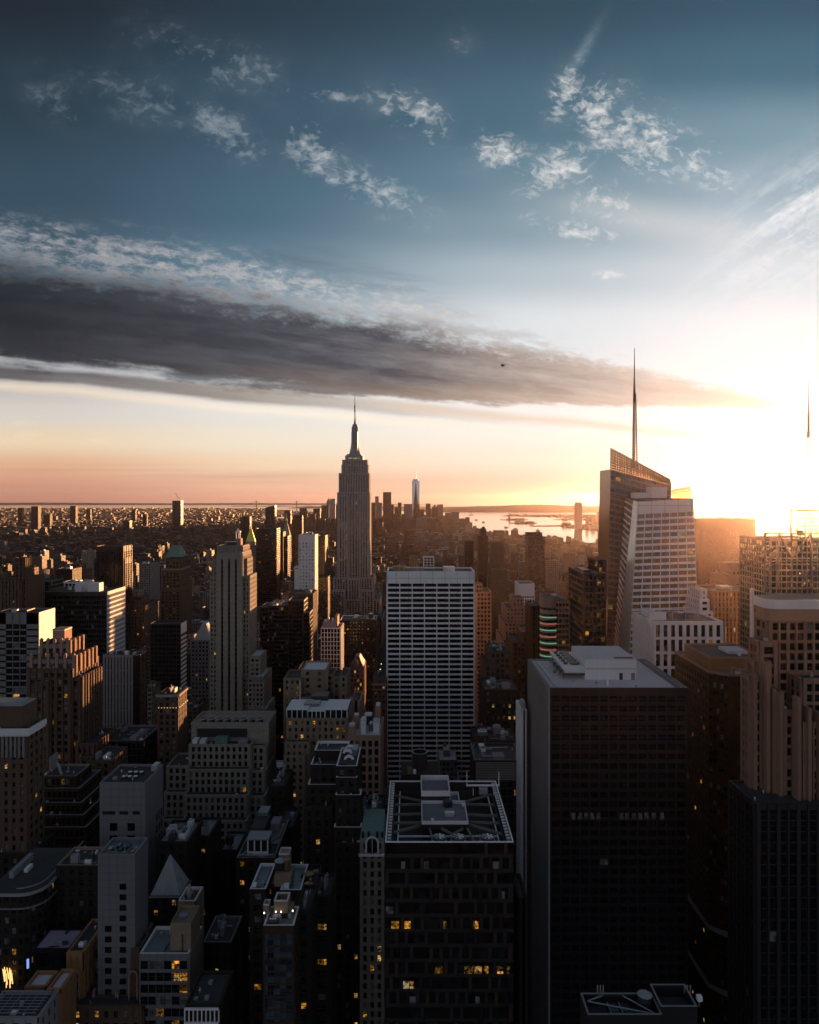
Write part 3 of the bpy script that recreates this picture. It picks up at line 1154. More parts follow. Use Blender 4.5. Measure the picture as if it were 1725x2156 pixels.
m = MB()
r0, r1 = ring8(zb_, 0), ring8(zt, 1)
b4, t4 = [r0[i] for i in (0, 2, 4, 6)], [r1[i] for i in (1, 3, 5, 7)]
for i in range(4):
    j = (i + 1) % 4
    m.poly([b4[i], b4[j], t4[i]], 'glass_black')
    m.poly([t4[i], b4[j], t4[j]], 'blue_mirror')
m.poly(t4, 'tar')
m.box(cx_ - hb, cx_ + hb, Y, Y + 63, 0, zb_, 'concrete')
m.build('wall', w)
m = MB()
m.prism(m.ring(cx_, Y + 31, zt, 22, 16), m.ring(cx_, Y + 31, zt + 9, 23, 16), 'dark_metal')
m.build('crown_ring', w)
m = MB()
m.cyl(cx_, Y + 31, zt + 9, zt + 60, 3.2, 2.2, 'metal', 8)
m.cyl(cx_, Y + 31, zt + 60, wz(979.5, Y), 2.2, .4, 'metal', 8)
m.build('spire', w)
OCC.append((cx_ - hb, cx_ + hb, Y, Y + 63, zt))

# ------------------------------------------------------------------ crystalline tower with spire, right
Yb = 510
boa = thing('glass_tower', 'faceted pale glass tower with sloping screen top and lattice spire', 'skyscraper', (wx(1380, 540), 545, 0))


def P(px, py, Y): return at(px, py, Y)
def G(px, Y): return (wx(px, Y), Y, 0.0)


def lerp(a, b, t): return tuple(a[i] + (b[i] - a[i]) * t for i in range(3))


def bil(q, u, v):
    return lerp(lerp(q[0], q[1], u), lerp(q[3], q[2], u), v)


def grid_face(wall, panes, q, floor, bay, sp, pier, wm, glassm, rng, off=.3, vmin=0.0, solid_top=0.0, lit=.04):
    """q: four corners, bottom-left, bottom-right, top-right, top-left, seen from outside. Sloping face of bands and panes."""
    a, b_, d = np.array(q[0]), np.array(q[1]), np.array(q[3])
    nrm = np.cross(b_ - a, d - a)
    nrm /= np.linalg.norm(nrm)
    H = max(abs(q[3][2] - q[0][2]), abs(q[2][2] - q[1][2]))
    Wd = max(np.linalg.norm(np.array(q[1]) - np.array(q[0])), np.linalg.norm(np.array(q[2]) - np.array(q[3])))
    nf, nb = max(1, int(H / floor)), max(1, int(round(Wd / bay)))
    o = lambda p, k: tuple(np.array(p) + nrm * k)
    wall.poly([q[0], q[1], q[2], q[3]], glassm)
    for j in range(nf):
        v0, v1 = 1 - (j + 1) / nf, 1 - (j + 1) / nf + sp / floor / nf
        if v0 < vmin:
            break
        if j * floor < solid_top:
            v1 = 1 - j / nf
        wall.poly([o(bil(q, 0, v0), off), o(bil(q, 1, v0), off), o(bil(q, 1, v1), off), o(bil(q, 0, v1), off)], wm)
        wall.poly([o(bil(q, 0, v1), off), o(bil(q, 1, v1), off), o(bil(q, 1, v1), 0), o(bil(q, 0, v1), 0)], wm)
        if j * floor < solid_top:
            continue
        vt = 1 - j / nf
        for i in range(nb):
            u0, u1 = (i + pier / bay / 2) / nb, (i + 1 - pier / bay / 2) / nb
            r = rng.random()
            g_ = 'lit' if r < lit else ('blind' if r < .15 else glassm)
            panes.append(([o(bil(q, u0, v1), .08), o(bil(q, u1, v1), .08), o(bil(q, u1, vt), .08), o(bil(q, u0, vt), .08)], g_))
    for i in range(nb + 1):
        u0, u1 = max(0, (i - pier / bay / 2) / nb), min(1, (i + pier / bay / 2) / nb)
        wall.poly([o(bil(q, u0, vmin), off * 1.2), o(bil(q, u1, vmin), off * 1.2), o(bil(q, u1, 1), off * 1.2), o(bil(q, u0, 1), off * 1.2)], wm)


def pane_parts(root, panes, own):
    for p, g_ in panes[:own]:
        m = MB()
        m.poly(p, g_)
        m.build('window', root)
    m = MB()
    for p, g_ in panes[own:]:
        m.poly(p, g_)
    o = m.build('window', root)
    if o:
        o['kind'] = 'stuff'


rng = random.Random(5)
top = [P(1343, 1056, 510), P(1460.7, 1050, 510), P(1452, 1050, 556), P(1318, 1045, 556), P(1333.5, 1053, 513.5)]
bot = [G(1300, 508), G(1487, 508), G(1476, 560), G(1262, 560), G(1258, 519)]
wall, panes = MB(), []
grid_face(wall, panes, [bot[0], bot[1], top[1], top[0]], 4.6, 9.6, 1.7, 1.0, 'travertine', 'glass_pale', rng, solid_top=9, lit=.006)
grid_face(wall, panes, [bot[3], bot[4], top[4], top[3]], 4.6, 4.8, 1.4, .5, 'white_panel', 'glass_pale', rng, lit=.02)
wall.poly([bot[1], bot[2], top[2], top[1]], 'glass_bronze')
wall.poly([bot[2], bot[3], top[3], top[2]], 'glass_bronze')
wall.poly(top, 'tar')
wall.build('wall', boa)
pane_parts(boa, panes, 100)
f = MB()
grid_face(f, [], [bot[4], bot[0], top[0], top[4]], 4.6, 2.6, .35, .16, 'white_panel', 'facet_glass', rng, off=.12)
f.build('glass_facet', boa)
# rear slab
Y2 = 562
sl = MB()
panes = []
A0, A1, A2, A3 = G(1268, Y2), G(1424, Y2), P(1414, 1022, Y2), P(1286, 988, Y2)
grid_face(sl, panes, [A0, A1, A2, A3], 4.6, 4.8, 1.4, .5, 'concrete', 'glass_pale', rng, lit=.02)
back = [(p[0], Y2 + 32, p[2]) for p in (A0, A1, A2, A3)]
sl.poly([A1, back[1], back[2], A2], 'glass_bronze')
sl.poly([back[0], A0, A3, back[3]], 'glass_bronze')
sl.poly([back[1], back[0], back[3], back[2]], 'glass_bronze')
sl.poly([A3, A2, back[2], back[3]], 'tar')
sl.build('rear_slab', boa)
pane_parts(boa, panes, 0)


def screen(root, q, nu, nv, w=.42, inner=True):
    n = np.cross(np.array(q[1]) - np.array(q[0]), np.array(q[3]) - np.array(q[0]))
    n /= np.linalg.norm(n)
    m = MB()
    m.poly(q, 'screen_glass')
    o = m.build('glass_screen', root)
    m = MB()
    for i in range(nu + 1):
        m.bar(bil(q, i / nu, 0), bil(q, i / nu, 1), w, 'steel_beam')
    for j in range(nv + 1):
        m.bar(bil(q, 0, j / nv), bil(q, 1, j / nv), w, 'steel_beam')
    m.build('screen_frame', root)


screen(boa, [P(1286, 989.5, Y2), P(1413.8, 1022.5, Y2), P(1411, 1009, Y2), P(1286, 943, Y2)], 26, 9)
screen(boa, [P(1286, 986, Y2 + 30), P(1413, 1020, Y2 + 30), P(1410, 1010, Y2 + 30), P(1288, 947, Y2 + 30)], 18, 6)
screen(boa, [P(1416, 1049, 534), P(1460.5, 1049.5, 534), P(1453, 1024.4, 534), P(1416, 1031, 534)], 13, 6)
part(boa, 'mechanical_box', lambda m: (m.box(wx(1337, 530), wx(1375, 530), 530, 540, wz(1052, 530), wz(1037, 530), 'white_panel')))
part(boa, 'mechanical_box', lambda m: (m.box(wx(1374, 528), wx(1405, 528), 528, 542, wz(1052, 528), wz(1025.5, 528), 'white_panel')))
sp = MB()
xs, ys = wx(1337, 585), 585
zz0, zz1 = wz(985, 585), wz(733, 585)
hb = 1.7
for i in range(26):
    t0, t1 = i / 26, (i + 1) / 26
    a, b_ = zz0 + (zz1 - zz0) * t0 * .62, zz0 + (zz1 - zz0) * t1 * .62
    r0, r1 = hb * (1 - t0 * .55), hb * (1 - t1 * .55)
    c0 = [(xs - r0, ys - r0, a), (xs + r0, ys - r0, a), (xs + r0, ys + r0, a), (xs - r0, ys + r0, a)]
    c1 = [(xs - r1, ys - r1, b_), (xs + r1, ys - r1, b_), (xs + r1, ys + r1, b_), (xs - r1, ys + r1, b_)]
    for q in range(4):
        sp.bar(c0[q], c1[q], .42, 'dark_metal')
        sp.bar(c0[q], c1[(q + 1) % 4], .2, 'dark_metal')
sp.cyl(xs - .5, ys, zz0, zz0 + (zz1 - zz0) * .75, .75, .5, 'dark_metal', 8)
sp.cyl(xs - .3, ys, zz0 + (zz1 - zz0) * .55, zz0 + (zz1 - zz0) * .72, 1.3, .7, 'dark_metal', 8)
sp.cyl(xs - .3, ys, zz0 + (zz1 - zz0) * .7, zz1, .62, .25, 'dark_metal', 8)
sp.build('spire', boa)
OCC.append((wx(1262, 560), wx(1487, 510), 506, 596, 280))

# ------------------------------------------------------------------ near tower with open machine roof
Yg = 200
S_gem = Style('bronze_panel', 'facet', bay=3.0, floor=4.2, pier=.12, sp=1.4, pd=.12, sd=.08, top=1.0, edge=.2, lit=.035, blind=.04)
gx0, gx1, gz = wx(812, Yg), wx(1081, Yg), wz(1772, Yg)
gd = 43.0
gem = thing('office_tower', 'near dark faceted glass tower with three fans sunk in its white rimmed roof', 'office tower', ((gx0 + gx1) / 2, Yg + gd / 2, 0))
OCC.append((gx0, gx1, Yg, Yg + gd, gz))
wall, wins = MB(), []
rng = random.Random(77)
# faceted curtain wall: each bay of each floor a slightly tilted pair of panes
rowsn, nb = 39, 13
fl = 4.2
for fc in ('y', 'x', 'X'):
    if fc == 'y':
        L0, L1, pl = gx0, gx1, lambda a, e, z: (a, Yg - e, z)
        nn = 13
    elif fc == 'x':
        L0, L1, pl = Yg, Yg + gd, lambda a, e, z: (gx1 + e, a, z)
        nn = 15
    else:
        L0, L1, pl = Yg + gd, Yg, lambda a, e, z: (gx0 - e, a, z)
        nn = 15
    for j in range(rowsn):
        off = (j % 2) * .5 + rng.uniform(-.1, .1)
        zt_, zb_ = gz - j * fl - .25, gz - (j + 1) * fl
        wall.poly([pl(L0, .05, zb_), pl(L1, .05, zb_), pl(L1, .05, gz - j * fl), pl(L0, .05, gz - j * fl)], 'dark_panel')
        lit_row = fc == 'y' and j in (5, 8, 9, 12, 13, 16)
        for i in range(-1, nn + 1):
            u0, u1, u2 = (max(0, min(1, (i + off + v) / nn)) for v in (0, .34, 1.0))
            A, B, C = L0 + (L1 - L0) * u0, L0 + (L1 - L0) * u1, L0 + (L1 - L0) * u2
            if rng.random() < .3:
                u1, B = u0, A
            if u1 > u0:
                wall.poly([pl(A, .45, zb_ - .2), pl(B, .30, zb_), pl(B, .42, zt_), pl(A, .30, zt_ + .2)], rng.choice(('bronze_panel', 'dark_panel', 'dark_panel', 'dark_brick', 'black_panel')))
            if u2 - u1 < .02:
                continue
            ee = [rng.uniform(.12, .34) for _ in range(4)]
            M = (B + C) / 2
            g_ = rng.choice(('facet', 'facet', 'facet', 'glass_wavy', 'glass_black'))
            wall.poly([pl(B, ee[0], zb_ + .9), pl(M, .2, zb_ + .9), pl(M, .22, zt_), pl(B, ee[3], zt_)], g_)
            wall.poly([pl(M, .2, zb_ + .9), pl(C, ee[1], zb_ + .9), pl(C, ee[2], zt_), pl(M, .22, zt_)], g_)
            if fc == 'y' and 0 < j < 26:
                r_ = rng.random()
                if (lit_row and r_ < (.30 if j in (8, 9, 13) else .12)) or (j not in (6, 7, 11) and r_ < .12):
                    part_ = rng.choice((.45, .8, .95))
                    q = [pl(B + (C - B) * a_, .5, z_) for a_, z_ in ((.04, zb_ + 1.0), (part_, zb_ + 1.0), (part_, zt_ - .9), (.04, zt_ - .9))]
                    wins.append((q, ('lit' if rng.random() < .85 else 'lit_white') if lit_row else 'blind'))
wall.box(gx0 + .6, gx1 - .6, Yg + .8, Yg + gd - .8, 0, gz - 7.0, 'tar')
wall.build('wall', gem)
pane_parts(gem, wins, 100)
m = MB()
parapet(m, gx0 + .05, gx1 - .05, Yg + .05, Yg + gd - .05, gz - 6.9, 6.6, .35, 'dark_panel')
parapet(m, gx0 + 1.6, gx1 - 1.6, Yg + 1.8, Yg + gd - 1.8, gz - 6.9, 4.4, .3, 'tar')
m.build('roof_well', gem)
m = MB()   # white coping with small notches
parapet(m, gx0 - .12, gx1 + .12, Yg - .12, Yg + gd + .12, gz - .28, .30, .34, 'white_paint')
for i in range(22):
    y = Yg + 1 + i * (gd - 2) / 21
    for s, xx in ((1, gx0), (-1, gx1)):
        m.box(min(xx, xx + s * 1.5), max(xx, xx + s * 1.5), y, y + .45, gz - .9, gz - .45, 'white_paint')
m.build('coping', gem)
m = MB()   # central block
ax0, ax1, ay0, ay1 = wx(889, 212), wx(986, 212), 212.5, 238
m.box(ax0, ax1, ay0, 227, gz - 6.9, gz - .9, 'dark_panel')
m.box(ax0, wx(948, 226), 227.02, 240, gz - 6.9, gz + 1.4, 'dark_panel')
m.box(wx(948, 226) + .02, ax1 - 1.6, 227.02, 234, gz - 6.9, gz - 1.2, 'dark_panel')
parapet(m, ax0 - .1, ax1 + .1, ay0 - .1, 227, gz - .9, 1.0, .3, 'pale_roof')
parapet(m, ax0 - .1, wx(948, 226) + .1, 227.0, 240.1, gz + 1.4, 1.7, .3, 'pale_roof')
parapet(m, wx(948, 226), ax1 - 1.5, 227.0, 234.1, gz - 1.2, 1.2, .3, 'pale_roof')
mblk = sub(m.build('machine_block', gem))
m = MB()
m.box(ax0 + .2, ax1 - .2, ay0 + .2, 226.6, gz - .9, gz - .82, 'gravel')
m.box(ax0 + .2, wx(948, 226) - .2, 227.4, 239.6, gz + 1.4, gz + 1.48, 'gravel')
m.box(wx(948, 226) + .4, ax1 - 1.9, 227.4, 233.6, gz - 1.2, gz - 1.12, 'gravel')
m.build('block_roof', mblk)
m = MB()
m.prism(m.ring(wx(943, 225), 225, gz - .9, 1.5, 14), m.ring(wx(943, 225), 225, gz + .9, 1.5, 14), 'black_panel')
m.prism(m.ring(wx(943, 225), 225, gz + .9, 1.5, 14), m.ring(wx(943, 225), 225, gz + 1.6, .5, 14), 'dark_metal')
m.build('vent_drum', mblk)
part(mblk, 'vent_box', lambda m: (m.box(wx(937, 217), wx(957, 217), 217, 218.6, gz - .8, gz + .5, 'metal')))
for a, b_ in ((908, 214), (973, 224.5)):
    part(mblk, 'vent_box', lambda m: m.box(wx(a, b_), wx(a + 6, b_), b_, b_ + .9, gz - .8, gz - .1, 'white_paint'))
for fx in (925, 965.5, 1026.5):
    fy = 205.2
    c = wx(fx, fy)
    m = MB()
    m.box(c - 2.15, c + 2.15, fy - 2.6, fy + 2.4, gz - 6.9, gz - 1.7, 'lead')
    m.prism(m.ring(c, fy, gz - 1.7, 2.0, 24), m.ring(c, fy, gz - 1.1, 2.05, 24), 'black_panel')
    fanb = m.build('fan_housing', gem)
    m = MB()
    for a in range(7):
        an = a * 2 * math.pi / 7 + fx
        ca, sa = math.cos(an), math.sin(an)
        p = lambda r, s, z: (c + r * ca - s * sa, fy + r * sa + s * ca, z)
        m.poly([p(.3, -.16, gz - 1.0), p(1.65, -.30, gz - .98), p(1.65, .26, gz - .86), p(.3, .12, gz - .9)], 'white_paint')
    m.cyl(c, fy, gz - 1.05, gz - .75, .32, .25, 'metal', 10)
    m.build('fan_blades', sub(fanb))
beams = [((860, 1755), (884, 1737), 2), ((816, 1690), (888, 1672), 1), ((822, 1700), (888, 1690), 1), ((820, 1718), (888, 1712), 1), ((820, 1745), (888, 1712), 1)]
for i, (p, q) in enumerate([((gx0 + 2, 236, 0), (ax0, 232, 1)), ((gx0 + 2, 229, 0), (ax0, 229.5, 1)), ((gx0 + 2, 222, 0), (ax0, 222.5, 1)), ((gx0 + 2, 216, 0), (ax0, 216.5, 1)), ((gx0 + 2, 210, 0), (ax0, 215, 1)),
                            ((gx1 - 2, 237, 0), (ax1, 231, 1)), ((gx1 - 2, 229, 0), (ax1, 229.5, 1)), ((gx1 - 2, 221, 0), (ax1, 222, 1)), ((gx1 - 2, 216, 0), (ax1, 216.8, 1)), ((gx1 - 2, 209, 0), (ax1, 215.5, 1)),
                            ((wx(915, 202), 202, 0), (wx(905, 212.4), 212.4, 1)), ((wx(953, 202), 202, 0), (wx(953, 209), 209, 1)), ((wx(953, 209), 209, 1), (wx(930, 212.4), 212.4, 1)), ((wx(953, 209), 209, 1), (wx(975, 212.4), 212.4, 1)), ((wx(1003, 202), 202, 0), (wx(984, 212.4), 212.4, 1))]):
    m = MB()
    m.bar((p[0], p[1], gz - 2.2), (q[0], q[1], gz - 2.2), .42, 'steel_beam', .7)
    m.build('roof_beam', gem)
part(gem, 'roof_rail', lambda m: (m.box(gx0 + 3.4, gx1 - 3.4, 208.8, 209.1, gz - 3.0, gz - 2.6, 'white_paint'), m.box(gx0 + 3.2, gx0 + 3.5, 203, 240, gz - 2.6, gz - 2.4, 'white_paint'), m.box(gx1 - 3.5, gx1 - 3.2, 203, 240, gz - 2.6, gz - 2.4, 'white_paint')))
cr = MB()
cxm, cym = wx(1017, 240), 240
cr.box(cxm - 5.6, cxm + 5.6, cym - .2, cym + .2, gz - .6, gz - .1, 'white_paint')
for s in (-5.4, 5.4):
    cr.box(cxm + s - .12, cxm + s + .12, cym - .12, cym + .12, gz - .6, gz + 4.2, 'white_paint')
for s in (-3.4, 3.4):
    cr.box(cxm + s - .12, cxm + s + .12, cym - 2, cym - 1.7, gz - 3, gz - .6, 'white_paint')
cr.box(cxm - 1.4, cxm + 1.4, cym - 2.4, cym - .6, gz - 2.6, gz - .7, 'lead')
cr.box(cxm - .5, cxm + .5, cym - 1.8, cym - .8, gz - 6.9, gz - 2.6, 'dark_metal')
cr.build('cleaning_rig', gem)

# ------------------------------------------------------------------ black slab with pale roof
S_slab = Style('black_panel', 'glass_black', bay=4.0, floor=3.9, pier=.7, sp=1.5, pd=.3, sd=.2, top=3.4, edge=.5, lit=.0, blind=.004, coping='concrete', roof='pale_roof')
sb, (x0, x1, y0, y1, z1) = tower('office_tower', 'big black slab with pale lilac roof carrying a white box and a fan unit', 'office tower', 1158, 1447, 1448, 290, 52, S_slab, own=100, seed=3, faces='fr', ph=.9)
# lattice on the long side wall
m = MB()
for i in range(27):
    y = y0 + i * (y1 - y0) / 26
    m.box(x0 - .7, x0, y - .3, y + .3, 0, z1 - .1, 'concrete')
for j in range(46):
    z = z1 - 3.4 - j * 3.9
    m.box(x0 - .5, x0, y0, y1, z - 1.1, z, 'dark_panel')
m.build('side_lattice', sb)
m = MB()
wb = []
for j in range(46):
    z = z1 - 3.4 - j * 3.9
    wb.append(('x', -1, x0, y0 + .2, y1 - .2, z - 3.8, z - 1.1, 'glass_bronze', j))
for w_ in wb:
    win_poly(m, w_)
o = m.build('windows', sb)
o['kind'] = 'stuff'
zr = z1 - .82
bxx = [wx(1227, 311), wx(1340, 306)]
m = MB()
m.box(bxx[0], bxx[1], 306, 333, zr, zr + 8.5, 'white_panel')
m.box(bxx[0] - .15, bxx[1] + .15, 305.85, 333.15, zr + 8.5, zr + 8.9, 'pale_roof')
rh_ = sub(m.build('roof_house', sb))
part(rh_, 'roof_door', lambda m: (m.box(bxx[0] + 14.6, bxx[0] + 16, 305.8, 306.05, zr, zr + 2.9, 'dark_panel'), m.box(bxx[1] - 2.2, bxx[1] - .6, 305.8, 306.05, zr, zr + 2.9, 'greystone')))
part(rh_, 'roof_hatch', lambda m: (m.box(bxx[1] - 9, bxx[1] - .8, 306.8, 309.5, zr + 8.92, zr + 9.0, 'tar')))
part(rh_, 'roof_pipe', lambda m: (m.box(bxx[0] - .02, bxx[1] + .02, 305.7, 305.95, zr + 4.6, zr + 4.8, 'greystone')))
ct = MB()   # cooling unit: flared trough on a steel frame
u0, u1 = wx(1183, 308), wx(1235, 308)
for yy0, yy1 in ((308, 336),):
    b0 = [(u0 + 1.6, yy0, zr + 2.4), (u1 - .9, yy0, zr + 2.4), (u1 - .9, yy1, zr + 2.4), (u0 + 1.6, yy1, zr + 2.4)]
    t0_ = [(u0, yy0, zr + 5.6), (u1, yy0, zr + 5.6), (u1, yy1, zr + 5.6), (u0, yy1, zr + 5.6)]
    ct.prism(b0, t0_, 'white_panel', True, 'white_paint', True)
cu_ = sub(ct.build('cooling_unit', sb))
part(sb, 'steel_frame', lambda m: ([m.box(u0 + .2, u1 + .8, 307 + i * 7.3, 307.6 + i * 7.3, zr + 1.6, zr + 2.2, 'dark_metal') for i in range(5)], [m.box(a, a + .3, 307 + i * 7.3, 307.3 + i * 7.3, zr, zr + 1.7, 'dark_metal') for i in range(5) for a in (u0 + .4, u1 + .2)], m.box(u0 - .1, u1 + .9, 306.6, 307, zr + 2.2, zr + 2.6, 'dark_metal'), m.box(u0 + .4, u0 + .7, 306.8, 337, zr + 1.5, zr + 2.3, 'dark_metal'), m.box(u1 + .2, u1 + .5, 306.8, 337, zr + 1.5, zr + 2.3, 'dark_metal')))
for i in range(5):
    m = MB()
    c, yy = (u0 + u1) / 2 + .8, 311 + i * 5.3
    m.prism(m.ring(c, yy, zr + 5.6, 2.2, 18), m.ring(c, yy, zr + 6.3, 2.2, 18), 'dark_metal', True, 'black_panel')
    for a in range(6):
        an = a * math.pi / 3 + i
        m.bar((c, yy, zr + 6.35), (c + 2 * math.cos(an), yy + 2 * math.sin(an), zr + 6.35), .35, 'bronze_panel', .06)
    m.box(c - 4.6, c - 3.1, yy - .9, yy + .9, zr + 5.6, zr + 6.5, 'dark_metal')
    m.build('fan', cu_)
part(sb, 'roof_edge_rail', lambda m: (m.box(x0 + 3.2, x0 + 3.5, y0 + 2, y1 - 3, zr, zr + .7, 'metal'), m.box(x1 - 3.6, x1 - 3.3, y0 + 1, y1 - 2, zr, zr + .8, 'greystone'), m.box(x1 - 2.6, x1 - 2.3, y0 + 1, y1 - 2, zr, zr + .8, 'greystone')))
part(sb, 'vent_pipe', lambda m: (m.cyl(wx(1280, 296), 296, zr, zr + 2.6, .45, .45, 'white_paint', 8), m.cyl(wx(1340, 292), 292, zr, zr + 1.4, .2, .2, 'dark_metal', 6)))

zz = z1 - 3.4 - 12 * 3.9
for u_ in (1203, 1217, 1230, 1243, 1256, 1304, 1316, 1330, 1344, 1357, 1372, 1390):
    part(sb, 'window', lambda m: m.box(wx(u_, 290), wx(u_ + 8, 290), 289.55, 289.72, zz - 3.2, zz - .6, 'blind'))  # pale blind colour stands in for a row of lit windows

# ------------------------------------------------------------------ right-hand side
# broad stepped tower
S_am = Style('granite', 'glass_black', bay=3.4, floor=3.9, pier=1.2, sp=1.2, pd=.7, sd=.3, top=2.2, edge=.8, lit=.02, blind=.05, rib=2)
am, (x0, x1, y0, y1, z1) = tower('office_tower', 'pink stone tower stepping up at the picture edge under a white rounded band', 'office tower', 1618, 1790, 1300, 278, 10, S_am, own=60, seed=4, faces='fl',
    tiers=[(1690, 1790, 1310, 287.9, 34), (1600, 1636, 1350, 274, 8), (1592, 1624, 1392, 271, 7), (1581, 1606, 1424, 268, 7), (1624, 1650, 1456, 265, 12), (1648, 1690, 1495, 262, 14), (1690, 1790, 1428, 268, 9), (1689, 1790, 1520, 258, 12), (1592, 1790, 1692, 252, 21, S_am.but(wall='dark_panel', pier=1.3, sp=.35, lit=.0, blind=.01))])  # lowest wing gets a dark wall: shade put into its colour
m = MB()


def rrect(x0, x1, y0, y1, r, z):
    out = []
    for cx_, cy_, a in ((x0 + r, y0 + r, 180), (x1 - r, y0 + r, 270), (x1 - r, y1 - r, 0), (x0 + r, y1 - r, 90)):
        for k_ in range(5):
            an = R(a + k_ * 22.5)
            out.append((cx_ + r * math.cos(an), cy_ + r * math.sin(an), z))
    return out


zz = wz(1262, 276)
m.prism(rrect(x0 - 1.0, x1 + 1, 275.5, 289, 3.5, zz - 8.4), rrect(x0 - 1.0, x1 + 1, 275.5, 289, 3.5, zz - 3.6), 'pink_stone', True)
m.prism(rrect(x0 - 1.6, x1 + 1.7, 274.8, 289.7, 4, zz - 3.6), rrect(x0 - 1.6, x1 + 1.7, 274.8, 289.7, 4, zz), 'white_panel', True, 'gravel')
m.build('crown_band', am)
for px, py, Y in ((1586, 1420, 267), (1597, 1386, 270), (1613, 1398, 264.5), (1626, 1450, 264), (1640, 1462, 261.5), (1678, 1468, 257.5), (1700, 1490, 257), (1722, 1500, 257)):
    m = MB()
    m.box(wx(px, Y), wx(px + 7, Y), Y - .9, Y + 3, 0, wz(py, Y), 'granite')
    m.build('pilaster', am)
m = MB()
m.box(x0 - 1.5, x0 - .5, 288.5, 290, zz - 20, zz + 2.5, 'white_panel')
m.build('edge_fin', am)

# tower with open frame top and mast
cn, (x0, x1, y0, y1, z1) = tower('office_tower', 'tower with open steel roof frames and a tall mast in front of the sun', 'office tower', 1622, 1745, 1135, 480, 44, Style('concrete', 'glass_bronze', bay=3.6, floor=4, pier=.5, sp=1.0, lit=.01, blind=.05), seed=6, faces='fl')
m = MB()
za, zb_ = wz(1240, 476), wz(1123, 476)
for X in (1611, 1640, 1668, 1708, 1740):
    m.bar((wx(X, 476), 476, za), (wx(X, 476), 476, zb_), .9, 'steel_beam')
for z in (za, zb_, (za + zb_) / 2):
    m.bar((wx(1611, 476), 476, z), (wx(1745, 476), 476, z), .8, 'steel_beam')
for i in range(10):
    z = za + (zb_ - za) * i / 10
    m.bar((wx(1611, 476), 476, z), (wx(1623, 476), 476, z + 2.6), .35, 'dark_metal')
    m.bar((wx(1611, 476), 476, z), (wx(1623, 476), 476, z), .3, 'dark_metal')
for a, b_ in ((1640, 1668), (1708, 1668)):
    m.bar((wx(a, 476), 476, zb_), (wx(b_, 476), 476, zb_ - 16), .8, 'steel_beam')
m.build('steel_frame', cn)
m = MB()
q = (wx(1666, 490), wx(1745, 490), wz(1118, 490), wz(1073, 490))
for x in (q[0], q[1]):
    m.box(x - .4, x + .4, 489.6, 490.4, q[2] - 6, q[3], 'steel_beam')
m.box(q[0], q[1], 489.6, 490.4, q[3] - .8, q[3], 'steel_beam')
m.build('roof_frame', cn)
m = MB()
mx, my = wx(1703, 495), 495
for i in range(12):
    a, b_ = z1 - 2 + i * 2.6, z1 - 2 + (i + 1) * 2.6
    r = 5.2
    for c in range(4):
        s0, s1 = ((-1, -1), (1, -1), (1, 1), (-1, 1))[c], ((1, -1), (1, 1), (-1, 1), (-1, -1))[c]
        m.bar((mx + s0[0] * r, my + s0[1] * r, a), (mx + s0[0] * r, my + s0[1] * r, b_), .4, 'dark_metal')
        m.bar((mx + s0[0] * r, my + s0[1] * r, a), (mx + s1[0] * r, my + s1[1] * r, b_), .25, 'dark_metal')
        m.bar((mx + s0[0] * r, my + s0[1] * r, a), (mx + s1[0] * r, my + s1[1] * r, a), .3, 'dark_metal')
zc = z1 + 30
zt = wz(800, 495)
for i in range(26):
    a, b_ = zc + (zt - zc) * .55 * i / 26, zc + (zt - zc) * .55 * (i + 1) / 26
    for s in (-1, 1):
        m.bar((mx + s * 1.1, my, a), (mx + s * 1.1, my, b_), .4, 'dark_metal')
        m.bar((mx + s * 1.1, my, a), (mx - s * 1.1, my, b_), .25, 'dark_metal')
m.cyl(mx, my, zc + (zt - zc) * .5, zc + (zt - zc) * .72, .9, .7, 'dark_metal', 8)
m.cyl(mx, my, zc + (zt - zc) * .72, zt, .45, .12, 'dark_metal', 8)
m.build('antenna_mast', cn)
m = MB()
m.cyl(wx(1686, 488), 488, z1 - 1, z1 + 3, .4, .4, 'dark_metal', 6)
m.prism(m.ring(wx(1686, 488), 487.5, z1 + 2.0, 2.4, 14), m.ring(wx(1686, 488), 488.6, z1 + 6.0, 2.6, 14), 'dark_metal', True, bottom=True)
m.build('dish', cn)

T('office_tower', 'wide far slab with dark top band, between the crystal tower and the mast', 1471, 1591, 1092, 1500, 50, Style('bronze_panel', 'glass_bronze', bay=3.2, floor=4, pier=1.1, sp=.8, pd=.8, top=22, edge=9, lit=0, blind=.03), seed=8, units=2, faces='f')
T('office_tower', 'square pale striped tower with flat roof below the far wide slab', 1502, 1599, 1244, 560, 40, Style('pink_stone', 'glass_bronze', bay=2.9, floor=4, pier=1.5, sp=.7, pd=.8, top=1.2, lit=.02, blind=.1), seed=9, units=2, faces='fl')
T('apartment_building', 'small pale stepped masonry block behind the pale striped tower', 1541, 1592, 1188, 720, 30, Style('pink_stone', 'glass_bronze', bay=4, floor=4, pier=2, sp=2, top=8, blind=.1), seed=10, tiers=[(1531, 1600, 1213, 710, 40)], units=1, faces='fl')
T('apartment_building', 'narrow white stepped masonry building against the crystal tower right edge', 1476, 1489, 1240, 490, 20, Style('white_panel', 'glass', bay=4, floor=4, pier=2, sp=2, blind=.1), seed=12, tiers=[(1474, 1494, 1262, 484, 24), (1474, 1502, 1288, 478, 28)], faces='fl')
